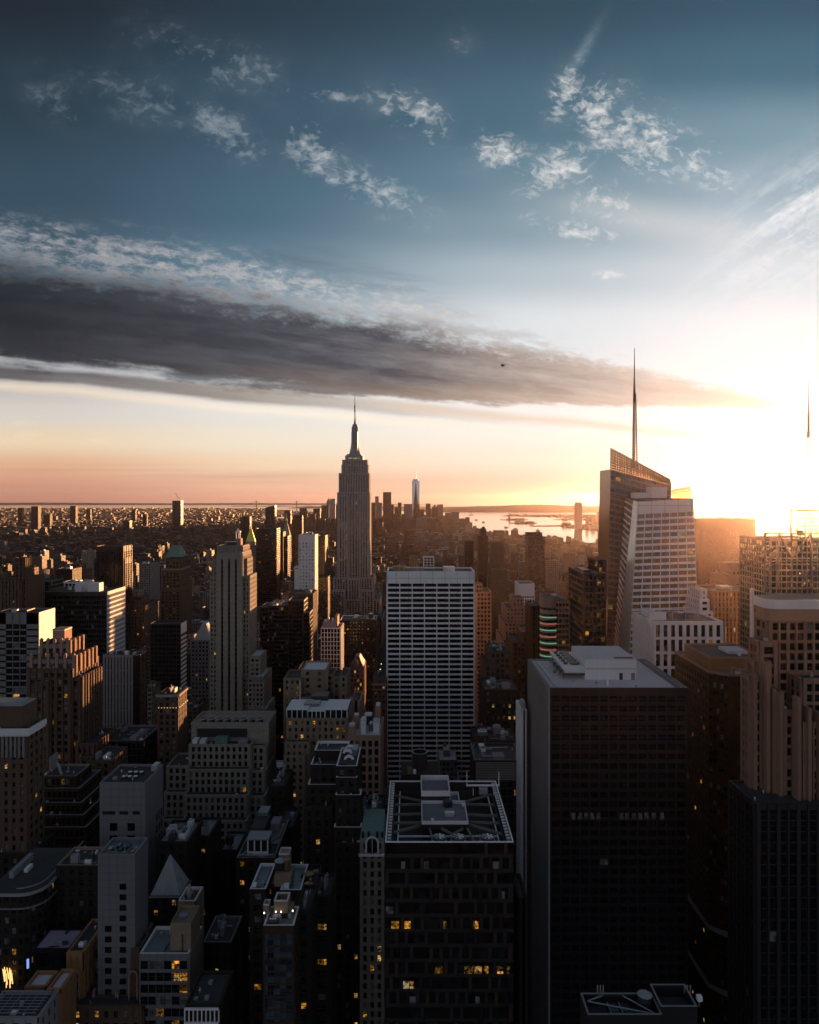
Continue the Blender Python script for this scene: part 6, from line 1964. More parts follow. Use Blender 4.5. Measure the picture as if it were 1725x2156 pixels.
T('apartment_building', 'pale brick stair tower with a sunken top behind the teal roof', 375, 411, 1897, 243, 9, S_tan.but(bay=6, pier=5, lit=0, coping='pale_roof'), seed=95, faces='fr', units=1)
tank(wx(398, 250), 250, wz(1915, 250), 2.0, 3.2, 'brown water tank with rust orange lid above the pale stair tower')
T('apartment_building', 'black low roof with a thin pale outline right of the teal roof', 428, 487, 1984, 252, 16, S_brickd.but(coping='greystone', lit=.04), seed=96, faces='fr', own=20, units=3)
wf, (x0, x1, y0, y1, z1) = tower('apartment_building', 'black roofed building whose white corner front shows at the bottom edge', 'apartment building', 390, 462, 2116, 205, 15, Style('dark_brick', 'glass', bay=3, floor=4, pier=1.4, sp=1.4, lit=.02, blind=.1), own=20, seed=97, faces='fr')
part(wf, 'front_screen', lambda m: (m.box(x0, x1, y0 - 1.0, y0 - .5, z1 - 5.4, z1 - 4.4, 'white_panel'), [m.box(x0 + i * 1.22, x0 + i * 1.22 + .3, y0 - 1.0, y0 - .5, z1 - 4.4, z1 - .9, 'white_panel') for i in range(9)], m.box(x0, x1, y0 - 1.0, y0 - .5, z1 - .9, z1 - .4, 'white_panel')))
ob, (x0, x1, y0, y1, z1) = tower('apartment_building', 'small orange lit roof houses with pale tops, bottom left', 'apartment building', 53, 96, 2076, 214, 7, Style('orange_wall', 'glass', bay=5, floor=4, pier=3.4, sp=2.4, lit=0, blind=.1, roof='pale_roof'), seed=98, faces='fr', own=6, tiers=[(99, 127, 2082, 211, 9, Style('orange_wall', 'glass', bay=5, floor=4, pier=3.4, sp=2.4, lit=0, blind=0, roof='pale_roof'))])  # walls have an even orange base colour
gr, (x0, x1, y0, y1, z1) = tower('office_building', 'flat roof covered by a grid of steel pipes in the bottom left corner', 'office building', -40, 80, 2142, 200, 11, S_brickd.but(wall='concrete', lit=0), seed=99, faces='fr')
part(gr, 'pipe_grid', lambda m: ([m.box(x0, x1 - 1, y0 + 1 + i * 1.25, y0 + 1.12 + i * 1.25, z1 + .4, z1 + .5, 'lead') for i in range(8)], [m.box(x0 + 2 + i * 2.4, x0 + 2.12 + i * 2.4, y0 + 1, y1 - 1, z1 + .5, z1 + .6, 'lead') for i in range(6)]))
# lit tree of lights and glowing street sign
st_ = thing('light_sculpture', 'lattice of glowing golden light strings down in the street at the lower left', 'light sculpture', (wx(20, 262), 262, 60))
rng = random.Random(7)
for i in range(14):
    m = MB()
    a, b_ = rng.uniform(8, 31), rng.uniform(-4, 4)
    y_ = rng.uniform(2050, 2072)
    m.bar(at(a, y_ + 9, 248), at(a + b_, y_ - 14, 248), .22, 'bulb_orange')
    m.build('light_string', st_)
sg = thing('neon_sign', 'tall thin blue white neon sign beside the black box with purple roof', 'sign', at(57, 2030, 246))
m = MB()
m.box(wx(56, 246), wx(59.5, 246), 246, 246.5, wz(2040, 246), wz(2021, 246), 'neon_blue')
m.build('tube', sg)
m = MB()
m.box(wx(55.5, 246), wx(60, 246), 246.52, 246.9, wz(2041, 246), wz(2020, 246), 'dark_metal')
m.build('backing', sg)

# ------------------------------------------------------------------ bottom middle rooftops
uw, (x0, x1, y0, y1, z1) = tower('apartment_building', 'long dark building with a white glazed penthouse and a cluttered diagonal roof deck', 'apartment building', 498, 578, 1806, 290, 34, S_brickd.but(lit=.16, blind=.2, coping='greystone'), own=100, seed=100, faces='fr')
part(uw, 'penthouse', lambda m: (m.box(wx(521, 294), wx(565, 294), 294, 300, z1 - 1, z1 + 5.6, 'black_panel'), m.box(wx(520, 293), wx(566, 293), 293, 300.5, z1 + 5.6, z1 + 6.1, 'lead'), [m.box(wx(a, 293.5), wx(a + 2.4, 293.5), 293.4, 294, z1 - 1, z1 + 5.6, 'white_paint') for a in (521, 534.5, 548.5, 562.5)], m.box(wx(521, 293.5), wx(565, 293.5), 293.5, 294, z1 - 1, z1 + .6, 'white_paint')))
part(uw, 'roof_deck', lambda m: (m.box(x0 + 2, x1 - 1, 303, 322, z1 - .8, z1 - .5, 'wet_roof'), m.bar((x1 - 5, 303, z1 - .2), (x1 - 1.5, 309, z1 - .2), .7, 'tan_brick', .3), m.bar((x1 - 1.5, 309, z1 - .2), (x1 - 1.2, 320, z1 - .2), .7, 'tan_brick', .3)))
part(uw, 'roof_house', lambda m: (m.box(x0 + 2, x0 + 8, 306, 320, z1 - 1, z1 + 4.5, 'tar'), m.box(x0 + 9, x0 + 13, 314, 321, z1 - 1, z1 + 3, 'concrete'), m.box(x0 + 2.5, x0 + 7, 318, 325, z1 + 4.5, z1 + 6, 'wet_roof')))
part(uw, 'roof_rail', lambda m: [m.bar((x0 + .5, y, z1 + .8), (x1 - .5, y, z1 + .8), .15, 'metal') for y in (290.4, 291.2)])
T('apartment_building', 'dark tan roofed block right of the diagonal roof deck', 583, 616, 1742, 318, 20, S_brickd, seed=101, faces='fr')
hp, (x0, x1, y0, y1, z1) = tower('apartment_building', 'H shaped dark building with frosty stained roof and two water tanks', 'apartment building', 526, 560, 1872, 240, 17, S_brickd.but(coping='white_panel', lit=.10, blind=.15, roof='wet_roof'), own=60, seed=102, faces='fr',
    tiers=[(590, 634, 1874, 240, 17, S_brickd.but(coping='white_panel', roof='wet_roof', lit=.05)), (556, 598, 1860, 245, 12.5, S_brickd.but(coping='greystone', roof='wet_roof'))])
part(hp, 'machine_house', lambda m: (m.box(wx(577, 243), wx(613, 243), 243.3, 250, z1 - 1, z1 + 2.6, 'tan_brick'), m.box(wx(588, 252), wx(610, 252), 251, 255.6, z1 - 1, z1 + 6.0, 'limestone'), parapet(m, wx(588, 252), wx(610, 252), 251, 255.6, z1 + 6, .5, .2, 'pale_roof')))
part(hp, 'fan_unit', lambda m: (m.box(wx(531, 242), wx(540, 242), 241.5, 243.5, z1 - 1, z1 + .5, 'white_paint'), m.box(wx(598, 242), wx(609, 242), 241.3, 243.2, z1 - 1, z1 + .4, 'white_paint')))
tank(wx(590, 247), 247.5, z1 + 2.6, 1.9, 2.6, 'fat grey lidded water tank on the H shaped building', legs=.6, roofm='lead', bodym='dark_panel')
tank(wx(605, 247), 247, z1 + 2.6, 1.1, 3.4, 'slim brown water tank with pointed lid on the H shaped building', legs=.5)
ft, (x0, x1, y0, y1, z1) = tower('office_building', 'near dark curtain wall tower with four roof lamps and a walled water tank', 'office building', 554.5, 619, 1949, 200, 9.5, Style('bronze_panel', 'glass_blue', bay=1.5, floor=3.6, pier=.14, sp=.6, pd=.15, sd=.1, top=2.4, edge=.5, lit=0, blind=.02, coping='pale_roof', roof='gravel'), own=100, seed=103, faces='fr', ph=.5)
ph = MB()
a, b_ = wx(577, 204), wx(606, 204)
zz = wz(1898, 204)
ph.box(a, b_, 204, 208.4, z1 - 1, zz - 3.4, 'dark_brick')
parapet(ph, a, b_, 204, 208.4, zz - 3.4, 3.4, .35, 'tan_brick')
parapet(ph, a - .05, b_ + .05, 203.95, 208.45, zz, .2, .45, 'pale_roof')
ph.build('tank_house', ft)
tank((a + b_) / 2, 206.2, zz - 3.3, 1.0, 2.0, 'small tan lidded water tank sunk inside the walled roof tower', legs=.3)
for u, y in ((556.5, 202.4), (581, 203), (592, 203), (616.5, 203.5)):
    m = MB()
    x = wx(u, y)
    m.cyl(x, y, z1 - .4, z1 + 2.0, .05, .05, 'metal', 6)
    lp = m.build('roof_lamp', ft)
    m = MB()
    m.cyl(x, y, z1 + 2.0, z1 + 2.35, .2, .12, 'bulb', 8)
    m.build('bulb', sub(lp))
part(ft, 'chiller', lambda m: (m.box(wx(567, 202), wx(588, 202), 201, 203, z1 - .4, z1 + .7, 'dark_metal'), m.box(wx(575, 203), wx(592, 203), 202.4, 203.8, z1 - .4, z1 + 1.3, 'metal'), [m.cyl(wx(570 + i * 5, 202), 202, z1 + .7, z1 + .85, .3, .3, 'white_paint', 10) for i in range(3)]))
part(ft, 'stair_head', lambda m: (m.box(wx(556, 207), wx(568, 207), 206, 208.6, z1 - .4, z1 + 2.2, 'tan_brick'), parapet(m, wx(556, 207), wx(568, 207), 206, 208.6, z1 + 2.2, .4, .15, 'pale_roof'), m.box(wx(609, 207), wx(618, 207), 206, 208.8, z1 - .4, z1 + 1.8, 'tan_brick')))
gk, (x0, x1, y0, y1, z1) = tower('apartment_building', 'plain grey stair tower with a pale fin beside dark roofs', 'apartment building', 638, 658, 1826, 300, 13, Style('greystone', 'glass', bay=8, floor=9, pier=7, sp=8, lit=0, blind=0), seed=104, faces='fr')
part(gk, 'fin', lambda m: m.box(x0 - .2, x0 + .8, 300, 313, z1 - 1, z1 + 1.5, 'pale_roof'))
part(gk, 'roof_unit', lambda m: m.box(x0 + 1.4, x0 + 3, 304, 308, z1 - 1, z1 + .4, 'white_paint'))
T('apartment_building', 'dark brick block with warm window rows right of the four lamp roof', 624, 656, 1915, 216, 14, S_brickd.but(lit=.18, blind=.12), seed=105, faces='f', own=60, units=2)
T('apartment_building', 'dark block with broad lit window bands left of the fan roofed tower', 658, 698, 1886, 232, 14, S_brickd.but(lit=.15, blind=.2, bay=4.2), seed=106, faces='f', own=60, units=3)
T('apartment_building', 'dark low roofs with small white sheds left of the fan roof', 664, 705, 1800, 292, 22, S_brickd.but(lit=.03), seed=107, faces='fr', units=4, own=20)
tank(wx(665, 296), 298, wz(1806, 292), 1.6, 2.6, 'tan lidded water tank beside the white sheds left of the fan roof')
tank(wx(651, 250), 250, wz(1872, 250), 1.7, 3.0, 'upper of two orange lidded water tanks right of the H shaped building')
tank(wx(650, 236), 236, wz(1893, 236), 1.3, 2.6, 'lower of two orange lidded water tanks right of the H shaped building')
T('apartment_building', 'dark narrow block carrying the two orange lidded tanks', 636, 660, 1893, 234, 22, S_brickd.but(lit=.04), seed=108, faces='f', own=10)
tk, (x0, x1, y0, y1, z1) = tower('loft_building', 'dark loft with a broad brown water tank behind the outlined dark building', 'loft building', 740, 806, 1712, 322, 20, S_brickd.but(lit=.04), seed=109, faces='fr', units=4)
tank(wx(752, 326), 328, z1 - 1, 2.2, 3.6, 'broad brown water tank on the loft roof beside the fan roofed tower')
T('apartment_building', 'dark mid block between the set-back grey block and the lit tan office', 566, 600, 1655, 350, 22, S_brickd.but(lit=.05), seed=110, faces='fr', own=20, units=3)
T('apartment_building', 'dark roof with bluish shed and tank in the gap below the set-back grey block', 462, 500, 1790, 318, 18, S_brickd.but(lit=.03, roof='wet_roof'), seed=111, faces='fr', units=2)
tank(wx(484, 322), 322, wz(1796, 318), 1.8, 3.2, 'dark pointed water tank on the bluish roof', roofm='dark_panel', bodym='dark_panel')
T('apartment_building', 'black roof with pipes and ducts right of the weathered grey slab', 330, 395, 1772, 292, 20, S_brickd.but(roof='wet_roof', lit=.04), seed=112, faces='fr', units=7)
tank(wx(370, 298), 300, wz(1778, 292), 1.9, 2.2, 'dark domed tank among ducts right of the weathered grey slab', legs=.6, roofm='lead', bodym='dark_panel')
T('apartment_building', 'dark warehouse roof with lead sheds above the pale pyramid', 400, 440, 1760, 305, 18, S_brickd.but(roof='wet_roof'), seed=113, faces='fr', units=5)

# ------------------------------------------------------------------ towers further away
gp, (x0, x1, y0, y1, z1) = tower('office_tower', 'far tower crowned by a bright gold pyramid', 'office tower', 517, 543, 1148, 1750, 32, S_lime.but(bay=4, floor=5), seed=120, faces='fr')
xm = wx(526.5, 1752)
m = MB()
m.prism(m.ring(xm, 1762, z1 - 2, 13, 8, ph=R(22.5)), m.ring(xm, 1762, wz(1140, 1752), 12.5, 8, ph=R(22.5)), 'limestone')
m.build('lantern_base', gp)
m = MB()
m.prism(m.ring(xm, 1762, wz(1140, 1752), 12.3, 8, ph=R(22.5)), m.ring(xm, 1762, wz(1114, 1752), 2.4, 8, ph=R(22.5)), 'gold_leaf')
m.prism(m.ring(xm, 1762, wz(1114, 1752), 2.0, 8), m.ring(xm, 1762, wz(1104, 1752), .2, 8), 'gold_leaf')
m.build('pyramid_roof', gp)
T('office_tower', 'wide black slab right of the gold pyramid', 539, 583, 1113, 1500, 36, S_black.but(lit=.006), seed=121, faces='fr')
T('apartment_tower', 'thin tower with a golden sunlit edge right of the wide black slab', 587, 596, 1120, 1600, 30, S_bronze, seed=122, faces='fr')
T('apartment_tower', 'thin black tower before the clock tower', 597, 606, 1129, 1450, 30, S_black, seed=123, faces='fr')
ck, (x0, x1, y0, y1, z1) = tower('clock_tower', 'far white clock tower with steep roof and a golden lantern', 'clock tower', 592.5, 611, 1130, 2300, 26, S_lime.but(bay=5, floor=6), seed=124, faces='fr')
xm = (x0 + x1) / 2
part(ck, 'steep_roof', lambda m: m.prism([(x0, 2300, z1), (x1, 2300, z1), (x1, 2326, z1), (x0, 2326, z1)], [(xm - 4, 2309, z1 + 42), (xm + 4, 2309, z1 + 42), (xm + 4, 2317, z1 + 42), (xm - 4, 2317, z1 + 42)], 'limestone'))
part(ck, 'lantern', lambda m: (m.cyl(xm, 2313, z1 + 42, z1 + 52, 4, 4, 'limestone', 8), m.cyl(xm, 2313, z1 + 52, z1 + 62, 4.4, .8, 'gold_leaf', 8), m.cyl(xm, 2313, z1 + 62, z1 + 76, .9, .1, 'gold_leaf', 6)))
sl_, (x0, x1, y0, y1, z1) = tower('apartment_tower', 'tall dark glass tower with a slanted top left of the clock tower', 'apartment tower', 559, 579, 1069, 2300, 28, S_black, seed=125, faces='fr')
part(sl_, 'slanted_cap', lambda m: m.prism([(x0, 2300, z1), (x1, 2300, z1), (x1, 2328, z1), (x0, 2328, z1)], [(x0, 2300, z1 + .5), (x1, 2300, z1 + 8), (x1, 2328, z1 + 8), (x0, 2328, z1 + .5)], 'black_panel'))
FAR = [  # X0, X1, ytop, Y, style, label
    (506, 526, 1088, 2600, S_dark, 'dark flat tower just above the gold pyramid'),
    (617, 636, 1085, 2400, S_bronze, 'brown tower with amber bands in front of the downtown cluster'),
    (599, 612, 1074, 4600, S_dark, 'slate flat tower behind the golden lantern of the clock tower'),
    (631, 645, 1070, 5600, S_dark, 'round shouldered dark tower at the left of the downtown cluster'),
    (660, 674, 1071, 5700, S_dark, 'square dark tower in the left of the downtown cluster'),
    (650, 664, 1082, 5300, S_brown, 'low brown block in the left of the downtown cluster'),
    (677, 692, 1064, 5600, S_brown, 'broad dark tower left of the pointed downtown roof'),
    (688, 696, 1056, 5900, S_lime, 'downtown tower with a pointed pyramid roof'),
    (695.5, 706, 1050, 5600, S_white, 'tall silver tower directly left of the tallest skyscraper'),
    (704, 712, 1062, 6000, S_brown, 'brown downtown tower half hidden by the tallest skyscraper'),
    (641, 655, 1096, 4500, S_brown, 'small tan stepped tower below the downtown cluster'),
    (782, 791, 1058, 5600, S_brown, 'brown tower touching the right side of the tallest skyscraper'),
    (790, 804, 1058, 6000, S_grey, 'grey stepped tower with a slim upper block, right of the tallest skyscraper'),
    (807, 823.5, 1036, 5500, S_bronze, 'tall striped brown tower left of the twisted glass tower'),
    (822, 829, 1062, 5560, S_bronze, 'lower wing tower attached beside the tall striped brown tower'),
    (838, 845.5, 1058, 6100, S_dark, 'thin dark tower between the striped brown tower and the twisted glass tower'),
    (831, 838, 1068, 5700, S_brown, 'short brown tower left of the thin dark tower'),
    (851, 868, 1061, 5700, S_grey, 'broad grey glass block directly left of the twisted glass tower'),
    (884, 893.5, 1073, 6100, S_brown, 'round topped brown tower directly right of the twisted glass tower'),
    (897, 906.5, 1060, 5900, S_dark, 'black tower second right of the twisted glass tower'),
    (905, 911, 1071, 6300, S_pink, 'slim orange lit tower between the black tower and the peaked roof'),
    (910, 922, 1068, 6100, S_brown, 'brown tower with a small peaked roof near the bay'),
    (921, 933, 1062, 6300, S_pink, 'flat topped tan tower closest to the bay right of the peaked roof'),
    (938, 952, 1080, 5800, S_brown, 'left half of a broad stone block by the bay, with stepped shoulders'),
    (951, 967, 1078, 5700, S_grey, 'broad grey flat topped block standing before the bay'),
    (967, 978, 1092, 5900, S_brown, 'low sloping block at the end of the downtown row'),
    (980.5, 989, 1089, 5300, S_brown, 'last slim tower of downtown beside the bright water'),
    (988.5, 994.5, 1100, 5250, S_pink, 'shorter lit neighbour of the last slim tower'),
    (786, 806, 1098, 4500, S_dark, 'dark lump of a building at the foot of the striped brown tower'),
    (1000, 1016, 1128, 3000, S_brown, 'flat brown warehouse block at the river edge, left one'),
    (1040, 1062, 1117, 3900, S_brown, 'huge brown river warehouse with stepped top'),
    (1212, 1226, 1060, 6080, S_grey, 'tall grey tower alone across the river with an open crown'),
    (1234, 1240, 1084, 6900, S_pink, 'first short pink tower right of the tall tower across the river'),
    (1246, 1254, 1085, 7000, S_pink, 'second short pink tower right of the tall tower across the river'),
    (1259, 1269, 1077, 6700, S_pink, 'taller pink tower across the river near the crystal tower'),
    (1272, 1280, 1078, 6900, S_pink, 'pink tower across the river touching the crystal tower edge'),
    (1164, 1173, 1137, 3300, S_brown, 'small square brown tower on the near river bank'),
    (363, 381, 1054, 4800, S_black, 'dark tower under construction standing alone on the left horizon'),
    (66, 80, 1066, 5200, S_bronze, 'brown tower with amber side alone on the far left plain'),
    (148, 159, 1065, 6200, S_bronze, 'dark narrow tower on the left horizon'),
    (38, 47, 1069, 5800, S_black, 'dark tower leftmost on the horizon'),
    (93, 105, 1083, 5600, S_bronze, 'brown block right of the amber sided far left tower'),
    (182, 190, 1072, 7800, S_bronze, 'distant stub tower right of the dark narrow tower'),
    (277, 285, 1074, 7000, S_bronze, 'distant brown tower midway on the left horizon'),
    (259, 273, 1096, 4600, S_dark, 'grey slab on the left plain below the horizon'),
    (301, 309, 1082, 5600, S_bronze, 'amber flecked tower left of the one under construction'),
    (1075, 1087, 1148, 2500, S_pink, 'pale peach block among rooftops left of the dark apartment tower'),
    (1148, 1160, 1150, 2000, S_pink, 'peach block touching the right side of the dark apartment tower'),
    (1190, 1212, 1165, 1900, S_pink, 'peach slab pair near the river left of the dark two step tower'),
    (1152, 1176, 1180, 1480, S_pink, 'brown gold block right of the dark apartment tower'),
    (862, 880, 1170, 1500, S_tan, 'tan block just above the roof of the white banded tower'),
    (892, 914, 1172, 1050, S_white, 'block with white vertical fins above the white banded tower'),
    (926, 960, 1186, 1120, S_brown, 'brown rooftop pair right above the white banded tower'),
]
for X0, X1, yt, Y, st, lab in FAR:
    k_ = Y / 1500
    s2 = st.but(bay=st.bay * max(1, k_ * .6), floor=st.floor * max(1, k_ * .55), pier=st.pier * max(1, k_ * .6), sp=st.sp * max(1, k_ * .55), pd=st.pd * max(1, k_ * .5), sd=st.sd * max(1, k_ * .5), lit=0)
    root, (x0, x1, y0, y1, z1) = tower('tower_block' if Y > 2000 else 'apartment_building', lab, 'tower', X0, X1, yt, Y, (wx(X1, Y) - wx(X0, Y)) * .8, s2, seed=int(X0 * 7), faces='frl', ph=1.5)
    if 'pointed pyramid' in lab or 'peaked roof near' in lab:
        xm, ym = (x0 + x1) / 2, (y0 + y1) / 2
        h = 30 if 'pointed' in lab else 24
        part(root, 'pyramid_roof', lambda m: m.prism([(x0, y0, z1), (x1, y0, z1), (x1, y1, z1), (x0, y1, z1)], [(xm - .5, ym - .5, z1 + h), (xm + .5, ym - .5, z1 + h), (xm + .5, ym + .5, z1 + h), (xm - .5, ym + .5, z1 + h)], 'copper_green'))
    if 'slim upper' in lab:
        part(root, 'upper_block', lambda m: m.box(x0, x0 + (x1 - x0) * .55, y0 + 1, y1 - 1, z1 - 2, wz(1045, Y), 'greystone'))
    if 'open crown' in lab:
        part(root, 'crown', lambda m: (m.box(x0 + 4, x1 - 4, y0 + 4, y1 - 4, z1 - 2, wz(1058.5, Y), 'glass_black'), [m.box(x0 + i * (x1 - x0) / 5, x0 + i * (x1 - x0) / 5 + 2, y0, y0 + 3, z1 - 2, wz(1057, Y), 'greystone') for i in range(6)], parapet(m, x0 + 1, x1 - 1, y0 + 1, y1 - 1, wz(1057.6, Y), 5, 3, 'greystone')))
    if lab.startswith('dark tower under construction'):
        cr = thing('tower_crane', 'tower crane with raised jib on the lone dark tower on the left horizon', 'crane', ((x0 + x1) / 2, y0 + 15, z1))
        xm = (x0 + x1) / 2
        part(cr, 'mast', lambda m: m.box(xm + 4, xm + 8, y0 + 13, y0 + 17, z1 - 2, z1 + 20, 'steel_beam'))
        part(cr, 'jib', lambda m: (m.bar((xm + 6, y0 + 15, z1 + 18), (xm - 12, y0 + 15, z1 + 52), 2.6, 'steel_beam'), m.bar((xm + 6, y0 + 15, z1 + 18), (xm + 18, y0 + 15, z1 + 16), 3, 'steel_beam')))
# street lamps added in place of headlights, seen as dots down the avenue
for i in range(14):
    Y = 640 + i * 34
    for s in (-9, 9):
        x = wx(781, 700) + s + (Y - 700) * 0.0
        lp = thing('street_lamp', 'street lamp glowing in the dark avenue left of the white banded tower', 'street lamp', (x, Y, .1), 'street lamps along the avenue')
        m = MB()
        m.cyl(x, Y, 0, 9, .14, .1, 'dark_metal', 6)
        m.bar((x, Y, 9), (x - s * .25, Y, 9.3), .14, 'dark_metal')
        m.build('pole', lp)
        m = MB()
        m.cyl(x - s * .25, Y, 8.7, 9.3, .55, .35, 'bulb', 8)
        m.build('lamp_head', lp)

# helicopter under the cloud
hx, hy, hz = at(1059, 769, 700)
hc = thing('helicopter', 'tiny dark helicopter flying below the dark cloud band', 'helicopter', (hx, hy, hz))
m = MB()
prof = [(-2.2, .1), (-1.8, .55), (-.9, .95), (.3, 1.0), (1.2, .7), (1.9, .35)]
for (a, ra), (b_, rb) in zip(prof, prof[1:]):
    r0 = [(hx + a, hy + ra * math.cos(t), hz + ra * math.sin(t)) for t in [i * math.pi / 5 for i in range(10)]]
    r1 = [(hx + b_, hy + rb * math.cos(t), hz + rb * math.sin(t)) for t in [i * math.pi / 5 for i in range(10)]]
    m.prism(r0, r1, 'black_panel', True, bottom=True)
m.build('cabin', hc, smooth=True)
part(hc, 'tail', lambda m: (m.bar((hx + 1.6, hy, hz + .2), (hx + 5.6, hy, hz + .6), .32, 'black_panel'), m.bar((hx + 5.5, hy, hz + .3), (hx + 6.1, hy, hz + 1.7), .3, 'black_panel', .1)))
part(hc, 'rotor', lambda m: (m.cyl(hx, hy, hz + .9, hz + 1.5, .18, .14, 'dark_metal', 8), [m.bar((hx, hy, hz + 1.5), (hx + 4.6 * math.cos(a), hy + 4.6 * math.sin(a), hz + 1.45), .22, 'dark_metal', .06) for a in (.25, 1.82, 3.39, 4.96)]))
part(hc, 'skid', lambda m: [(m.bar((hx - 1.7, hy + s, hz - 1.4), (hx + 1.4, hy + s, hz - 1.4), .1, 'dark_metal'), m.bar((hx - .8, hy + s, hz - 1.4), (hx - .8, hy + s * .5, hz - .6), .08, 'dark_metal'), m.bar((hx + .7, hy + s, hz - 1.4), (hx + .7, hy + s * .5, hz - .6), .08, 'dark_metal')) for s in (-.9, .9)])

# ------------------------------------------------------------------ the rest of the city
rng = random.Random(2024)


def inside(x, y, poly):
    c = False
    j = len(poly) - 1
    for i in range(len(poly)):
        (xi, yi), (xj, yj) = poly[i], poly[j]
        if (yi > y) != (yj > y) and x < (xj - xi) * (y - yi) / (yj - yi) + xi:
            c = not c
        j = i
    return c


PAL = [('brown brick', (.13, .085, .06)), ('dark brick', (.07, .055, .045)), ('tan', (.27, .21, .15)), ('grey', (.20, .195, .19)), ('pale', (.44, .41, .39)), ('red brick', (.19, .095, .065)), ('dark', (.04, .04, .043))]
WGT = [30, 20, 18, 14, 7, 8, 8]
HERO = list(OCC)
hero_np = np.array([(a, b, c, d) for a, b, c, d, _ in HERO])


def hits(a, b, c, d, pad=1.5):
    return bool(np.any((hero_np[:, 0] < b + pad) & (hero_np[:, 1] > a - pad) & (hero_np[:, 2] < d + pad) & (hero_np[:, 3] > c - pad)))


LOTS = []      # (x0, x1, y0, y1, h, palette index, seed, setback)


def try_lot(x0, x1, y0, y1, h, sb=None):
    if hits(x0, x1, y0, y1):
        return
    LOTS.append([x0, x1, y0, y1, h, rng.choices(range(7), WGT)[0], rng.random(), sb if sb is not None else rng.random() < .35])


def view(x, y, m=1.06):
    u = CX + x / y * F
    return -120 < u < 1850


# Manhattan grid: avenues every 250 m, cross streets every 80 m
AV0 = wx(781, 700) - 12.5
for iy in range(0, 85):
    ys = 330 + iy * 80
    for ix in range(-30, 9):
        xs = AV0 + 25 + ix * 250
        if not (view(xs, ys) or view(xs + 225, ys) or view(xs + 110, ys + 60)):
            continue
        for row in (0, 1):
            ya = ys + row * 31
            yb = ya + 30
            x = xs
            while x < xs + 215:
                wdt = rng.choice((14, 18, 22, 26, 32)) if ys < 2500 else rng.choice((22, 30, 40, 52))
                xe = min(x + wdt, xs + 222)
                cx_ = (x + xe) / 2
                if view(cx_, ya) and inside(cx_, ya, MANH) and inside(xe + 20, yb, MANH):
                    if ys < 900:
                        h = rng.choice((24, 30, 36, 42, 50, 58, 66))
                        if ys > 560:
                            h *= rng.choice((1, 1, 1.25, 1.6))
                        if cx_ > 330:
                            h = min(h, 50)
                    elif ys < 2200:
                        h = rng.choice((18, 22, 28, 36, 44, 52, 60)) * rng.choice((.8, 1, 1, 1.3))
                        if rng.random() < .06:
                            h = rng.uniform(70, 115)
                    elif ys < 5200:
                        h = rng.choice((14, 16, 18, 20, 24, 30, 40)) * rng.choice((.8, 1, 1.1))
                        if rng.random() < .035:
                            h = rng.uniform(45, 80)
                    else:
                        h = rng.choice((25, 40, 60, 80, 110))
                        if abs(cx_ + 100) > 800:
                            h *= .45
                    dpt = rng.uniform(.78, 1.0)
                    try_lot(x + .2, xe - .2, ya, ya + 30 * dpt, h)
                x = xe + (0 if rng.random() < .8 else 6)
# eastern districts to the horizon
for _ in range(9000):
    t = rng.random()
    y = 2200 + 17000 * t ** 1.5
    x = rng.uniform(-.64, .02) * y
    if not inside(x, y, MANH) or x > -.23 * y - 200 and y < 7000:
        continue
    k = 1 + y / 6000
    w_, d_ = rng.uniform(12, 42) * k, rng.uniform(12, 30) * k
    h = rng.choice((6, 7, 9, 10, 12, 15)) * (1 + .02 * k)
    q = rng.random()
    if q < .03:
        h = rng.uniform(25, 50)
        w_ = rng.uniform(18, 40)
    try_lot(x, x + w_, y, y + d_, h, False)
# across the river
for _ in range(1500):
    y = rng.uniform(5400, 17000)
    x = rng.uniform(.1, .7) * y
    if not inside(x, y, NJ) and not (13900 < y < 17000 and 400 < x < 9000):
        continue
    w_ = rng.uniform(25, 90)
    h = rng.choice((8, 10, 14, 18)) if rng.random() > .06 else rng.uniform(30, 80)
    z0 = 0
    if y > 13700:
        continue
    try_lot(x, x + w_, y, y + 40, h, False)

# which of them show: paint their picture rectangles from far to near at half size
W_, H_ = 431, 539
buf = np.full((H_, W_), -1, np.int32)
sc = 431 / 1725
allb = [(l[0], l[1], l[2], l[3], l[4], i) for i, l in enumerate(LOTS)] + [(a, b, c, d, z, -2) for a, b, c, d, z in HERO]
allb.sort(key=lambda b: -b[2])
for a, b, c, d, z, i in allb:
    X0, X1 = CX + a / c * F, CX + b / c * F
    X2, X3 = CX + a / d * F, CX + b / d * F
    yt, ytb, yb = EY + (CAMZ - z) / c * F, EY + (CAMZ - z) / d * F, EY + CAMZ / c * F
    l, r = min(X0, X2), max(X1, X3)
    buf[max(0, int(min(yt, ytb) * sc)):max(0, int(yb * sc) + 1), max(0, int(l * sc)):max(0, int(r * sc) + 1)] = i
ids, cnt = np.unique(buf[buf >= 0], return_counts=True)
seen = dict(zip(ids.tolist(), cnt.tolist()))
order = sorted(seen, key=lambda i: -seen[i])
OWN = [i for i in order if seen[i] >= 5][:230]
own_set = set(OWN)


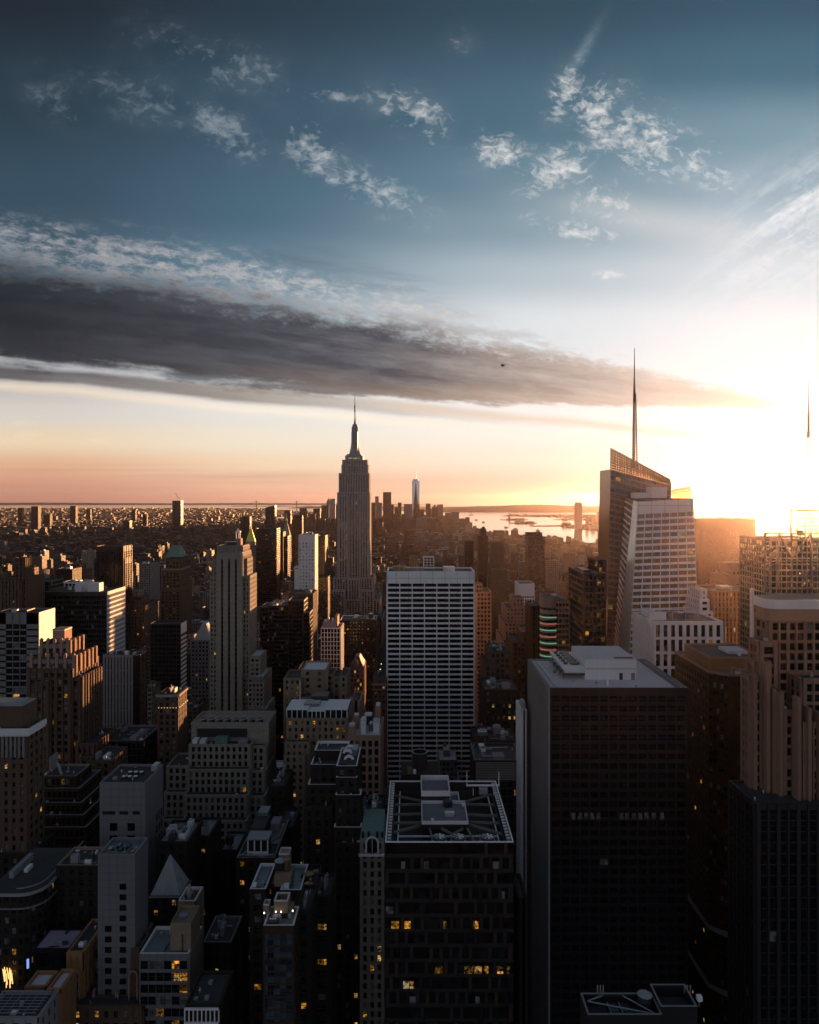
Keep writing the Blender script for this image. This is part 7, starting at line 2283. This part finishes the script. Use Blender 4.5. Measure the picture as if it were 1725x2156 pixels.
def add_lot(mb, cols, l):
    x0, x1, y0, y1, h, p, sd_, setb = l
    r = random.Random(sd_)
    n0 = len(mb.f)
    w_, d_ = x1 - x0, y1 - y0
    if setb and h > 30:
        mb.box(x0, x1, y0, y1, 0, h * .78, 'city', 'b')
        a, b = x0 + w_ * r.uniform(.08, .25), x1 - w_ * r.uniform(.08, .25)
        mb.box(a, b, y0 + d_ * .18, y1 - .5, h * .78, h, 'city', 'b')
        x0, x1, y0 = a, b, y0 + d_ * .18
    else:
        mb.box(x0, x1, y0, y1, 0, h, 'city', 'b')
    w_, d_ = x1 - x0, y1 - y0
    if y0 < 4500:
        t = .35
        if y0 < 2000:
            for q in ((x0, x1, y0, y0 + t), (x0, x1, y1 - t, y1), (x0, x0 + t, y0 + t, y1 - t), (x1 - t, x1, y0 + t, y1 - t)):
                mb.box(q[0], q[1], q[2], q[3], h, h + 1.0, 'city', 'b')
        a = x0 + w_ * r.uniform(.1, .5)
        b = y0 + d_ * r.uniform(.2, .5)
        mb.box(a, a + w_ * r.uniform(.2, .4), b, b + d_ * .35, h, h + r.uniform(2.5, 6), 'city', 'b')
        if y0 < 2600:
            for _ in range(r.randint(1, 4)):
                a, b = r.uniform(x0 + 1, x1 - 3), r.uniform(y0 + 1, y1 - 3)
                mb.box(a, a + r.uniform(1, 3), b, b + r.uniform(1, 3), h, h + r.uniform(.8, 2.5), r.choice(('metal', 'white_paint', 'dark_metal', 'city')), 'b')
            if r.random() < .4 and h < 90:
                a, b, rr = r.uniform(x0 + 2.5, x1 - 2.5), r.uniform(y0 + 2.5, y1 - 2.5), r.uniform(1.4, 2.1)
                mb.cyl(a, b, h + 2, h + 6, rr, rr, 'wood_tank', 10)
                mb.cyl(a, b, h + 6, h + 7.4, rr * 1.05, .1, 'tank_roof', 10)
                mb.box(a - rr * .6, a + rr * .6, b - rr * .6, b + rr * .6, h, h + 2, 'dark_metal', 'bt')
    c = PAL[p][1]
    k = (.75 + .5 * r.random()) * (1.0 if l[2] < 2200 or l[0] > 0 else (.17 if l[2] < 6000 else .065))  # far left plain darkened in tint to stand in for shade
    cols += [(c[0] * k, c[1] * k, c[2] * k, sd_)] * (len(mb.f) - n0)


def finish(mb, cols, name, origin=None):
    o = mb.build(name, None, origin)
    at_ = o.data.attributes.new('tint', 'FLOAT_COLOR', 'FACE')
    at_.data.foreach_set('color', np.array(cols, np.float32).ravel())
    return o


mb, cols = MB(), []
for i, l in enumerate(LOTS):
    if i not in own_set:
        add_lot(mb, cols, l)
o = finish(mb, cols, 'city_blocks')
tag(o, 'countless low rooftops filling the plain between the towers out to the horizon', 'city blocks', kind='stuff')

MARKS = [(30, 'the gothic brown tower'), (95, 'the scalloped crown tower'), (160, 'the banded slab'), (232, 'the tall ribbed tower'), (306, 'the grey gridded slab'), (362, 'the green hipped tower'), (420, 'the dark pyramid roof'), (485, 'the three striped pale shaft'), (528, 'the gold pyramid'), (562, 'the wide black slab'),
         (600, 'the clock tower'), (645, 'the bright white slab'), (697, 'the small white grid tower'), (745, 'the tallest skyscraper'), (800, 'the pink cornice block'), (850, 'the white banded tower'), (905, 'the white finned block'), (965, 'the banded tower roof end'), (1018, 'the slim crowned tower'), (1052, 'the pale blue topped block'), (1128, 'the dark apartment tower'), (1175, 'the neon corner building'),
         (1237, 'the dark two step tower'), (1300, 'the crystal tower left edge'), (1440, 'the crystal tower'), (1530, 'the far wide slab'), (1640, 'the framed mast roof'), (1720, 'the picture edge')]
ROWS = [(560, 'before'), (800, 'by'), (1150, 'just beyond'), (1700, 'well beyond'), (2600, 'far beyond'), (4500, 'very far beyond'), (99999, 'on the horizon over')]
groups = {}
for i in OWN:
    l = LOTS[i]
    u = CX + (l[0] + l[1]) / 2 / l[2] * F
    mk = min(MARKS, key=lambda m_: abs(m_[0] - u))[1]
    rw = next(r[1] for r in ROWS if l[2] < r[0])
    kind = PAL[l[5]][0]
    shape = 'stepped' if l[7] and l[4] > 30 else ('low' if l[4] < 26 else ('tall' if l[4] > 60 else 'flat roofed'))
    groups.setdefault((kind, shape, rw, mk), []).append((u, l[2], i))
ORD = ['first', 'second', 'third', 'fourth', 'fifth', 'sixth', 'seventh', 'eighth', 'ninth', 'tenth', 'eleventh', 'twelfth']
for (kind, shape, rw, mk), lst in groups.items():
    lst.sort()
    for n, (u, Y, i) in enumerate(lst):
        mb, cols = MB(), []
        add_lot(mb, cols, LOTS[i])
        l = LOTS[i]
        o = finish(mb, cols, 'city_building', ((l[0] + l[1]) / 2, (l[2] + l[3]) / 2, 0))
        lab = f'{kind} {shape} building {rw} {mk}'
        if len(lst) > 1:
            lab = f'{ORD[min(n, 11)]} {kind} {shape} building {rw} {mk}'
        tag(o, lab, 'building', 'small city buildings between the towers')

# ------------------------------------------------------------------ the air
HAZE = 0.95e-5
m = bpy.data.materials.new('haze')
m.use_nodes = True
E.nt = m.node_tree
E.nt.nodes.clear()
out = node('ShaderNodeOutputMaterial')
v = node('ShaderNodeVolumePrincipled')
v.inputs['Color'].default_value = (1, .82, .80, 1)
v.inputs['Density'].default_value = HAZE
v.inputs['Anisotropy'].default_value = .895
E.nt.links.new(v.outputs[0], out.inputs['Volume'])
MAT['haze'] = m
hb_ = MB()
hb_.box(-42000, 42000, -9000, 42000, -9.0, 470.0, 'haze')
tag(hb_.build('haze'), kind='stuff')
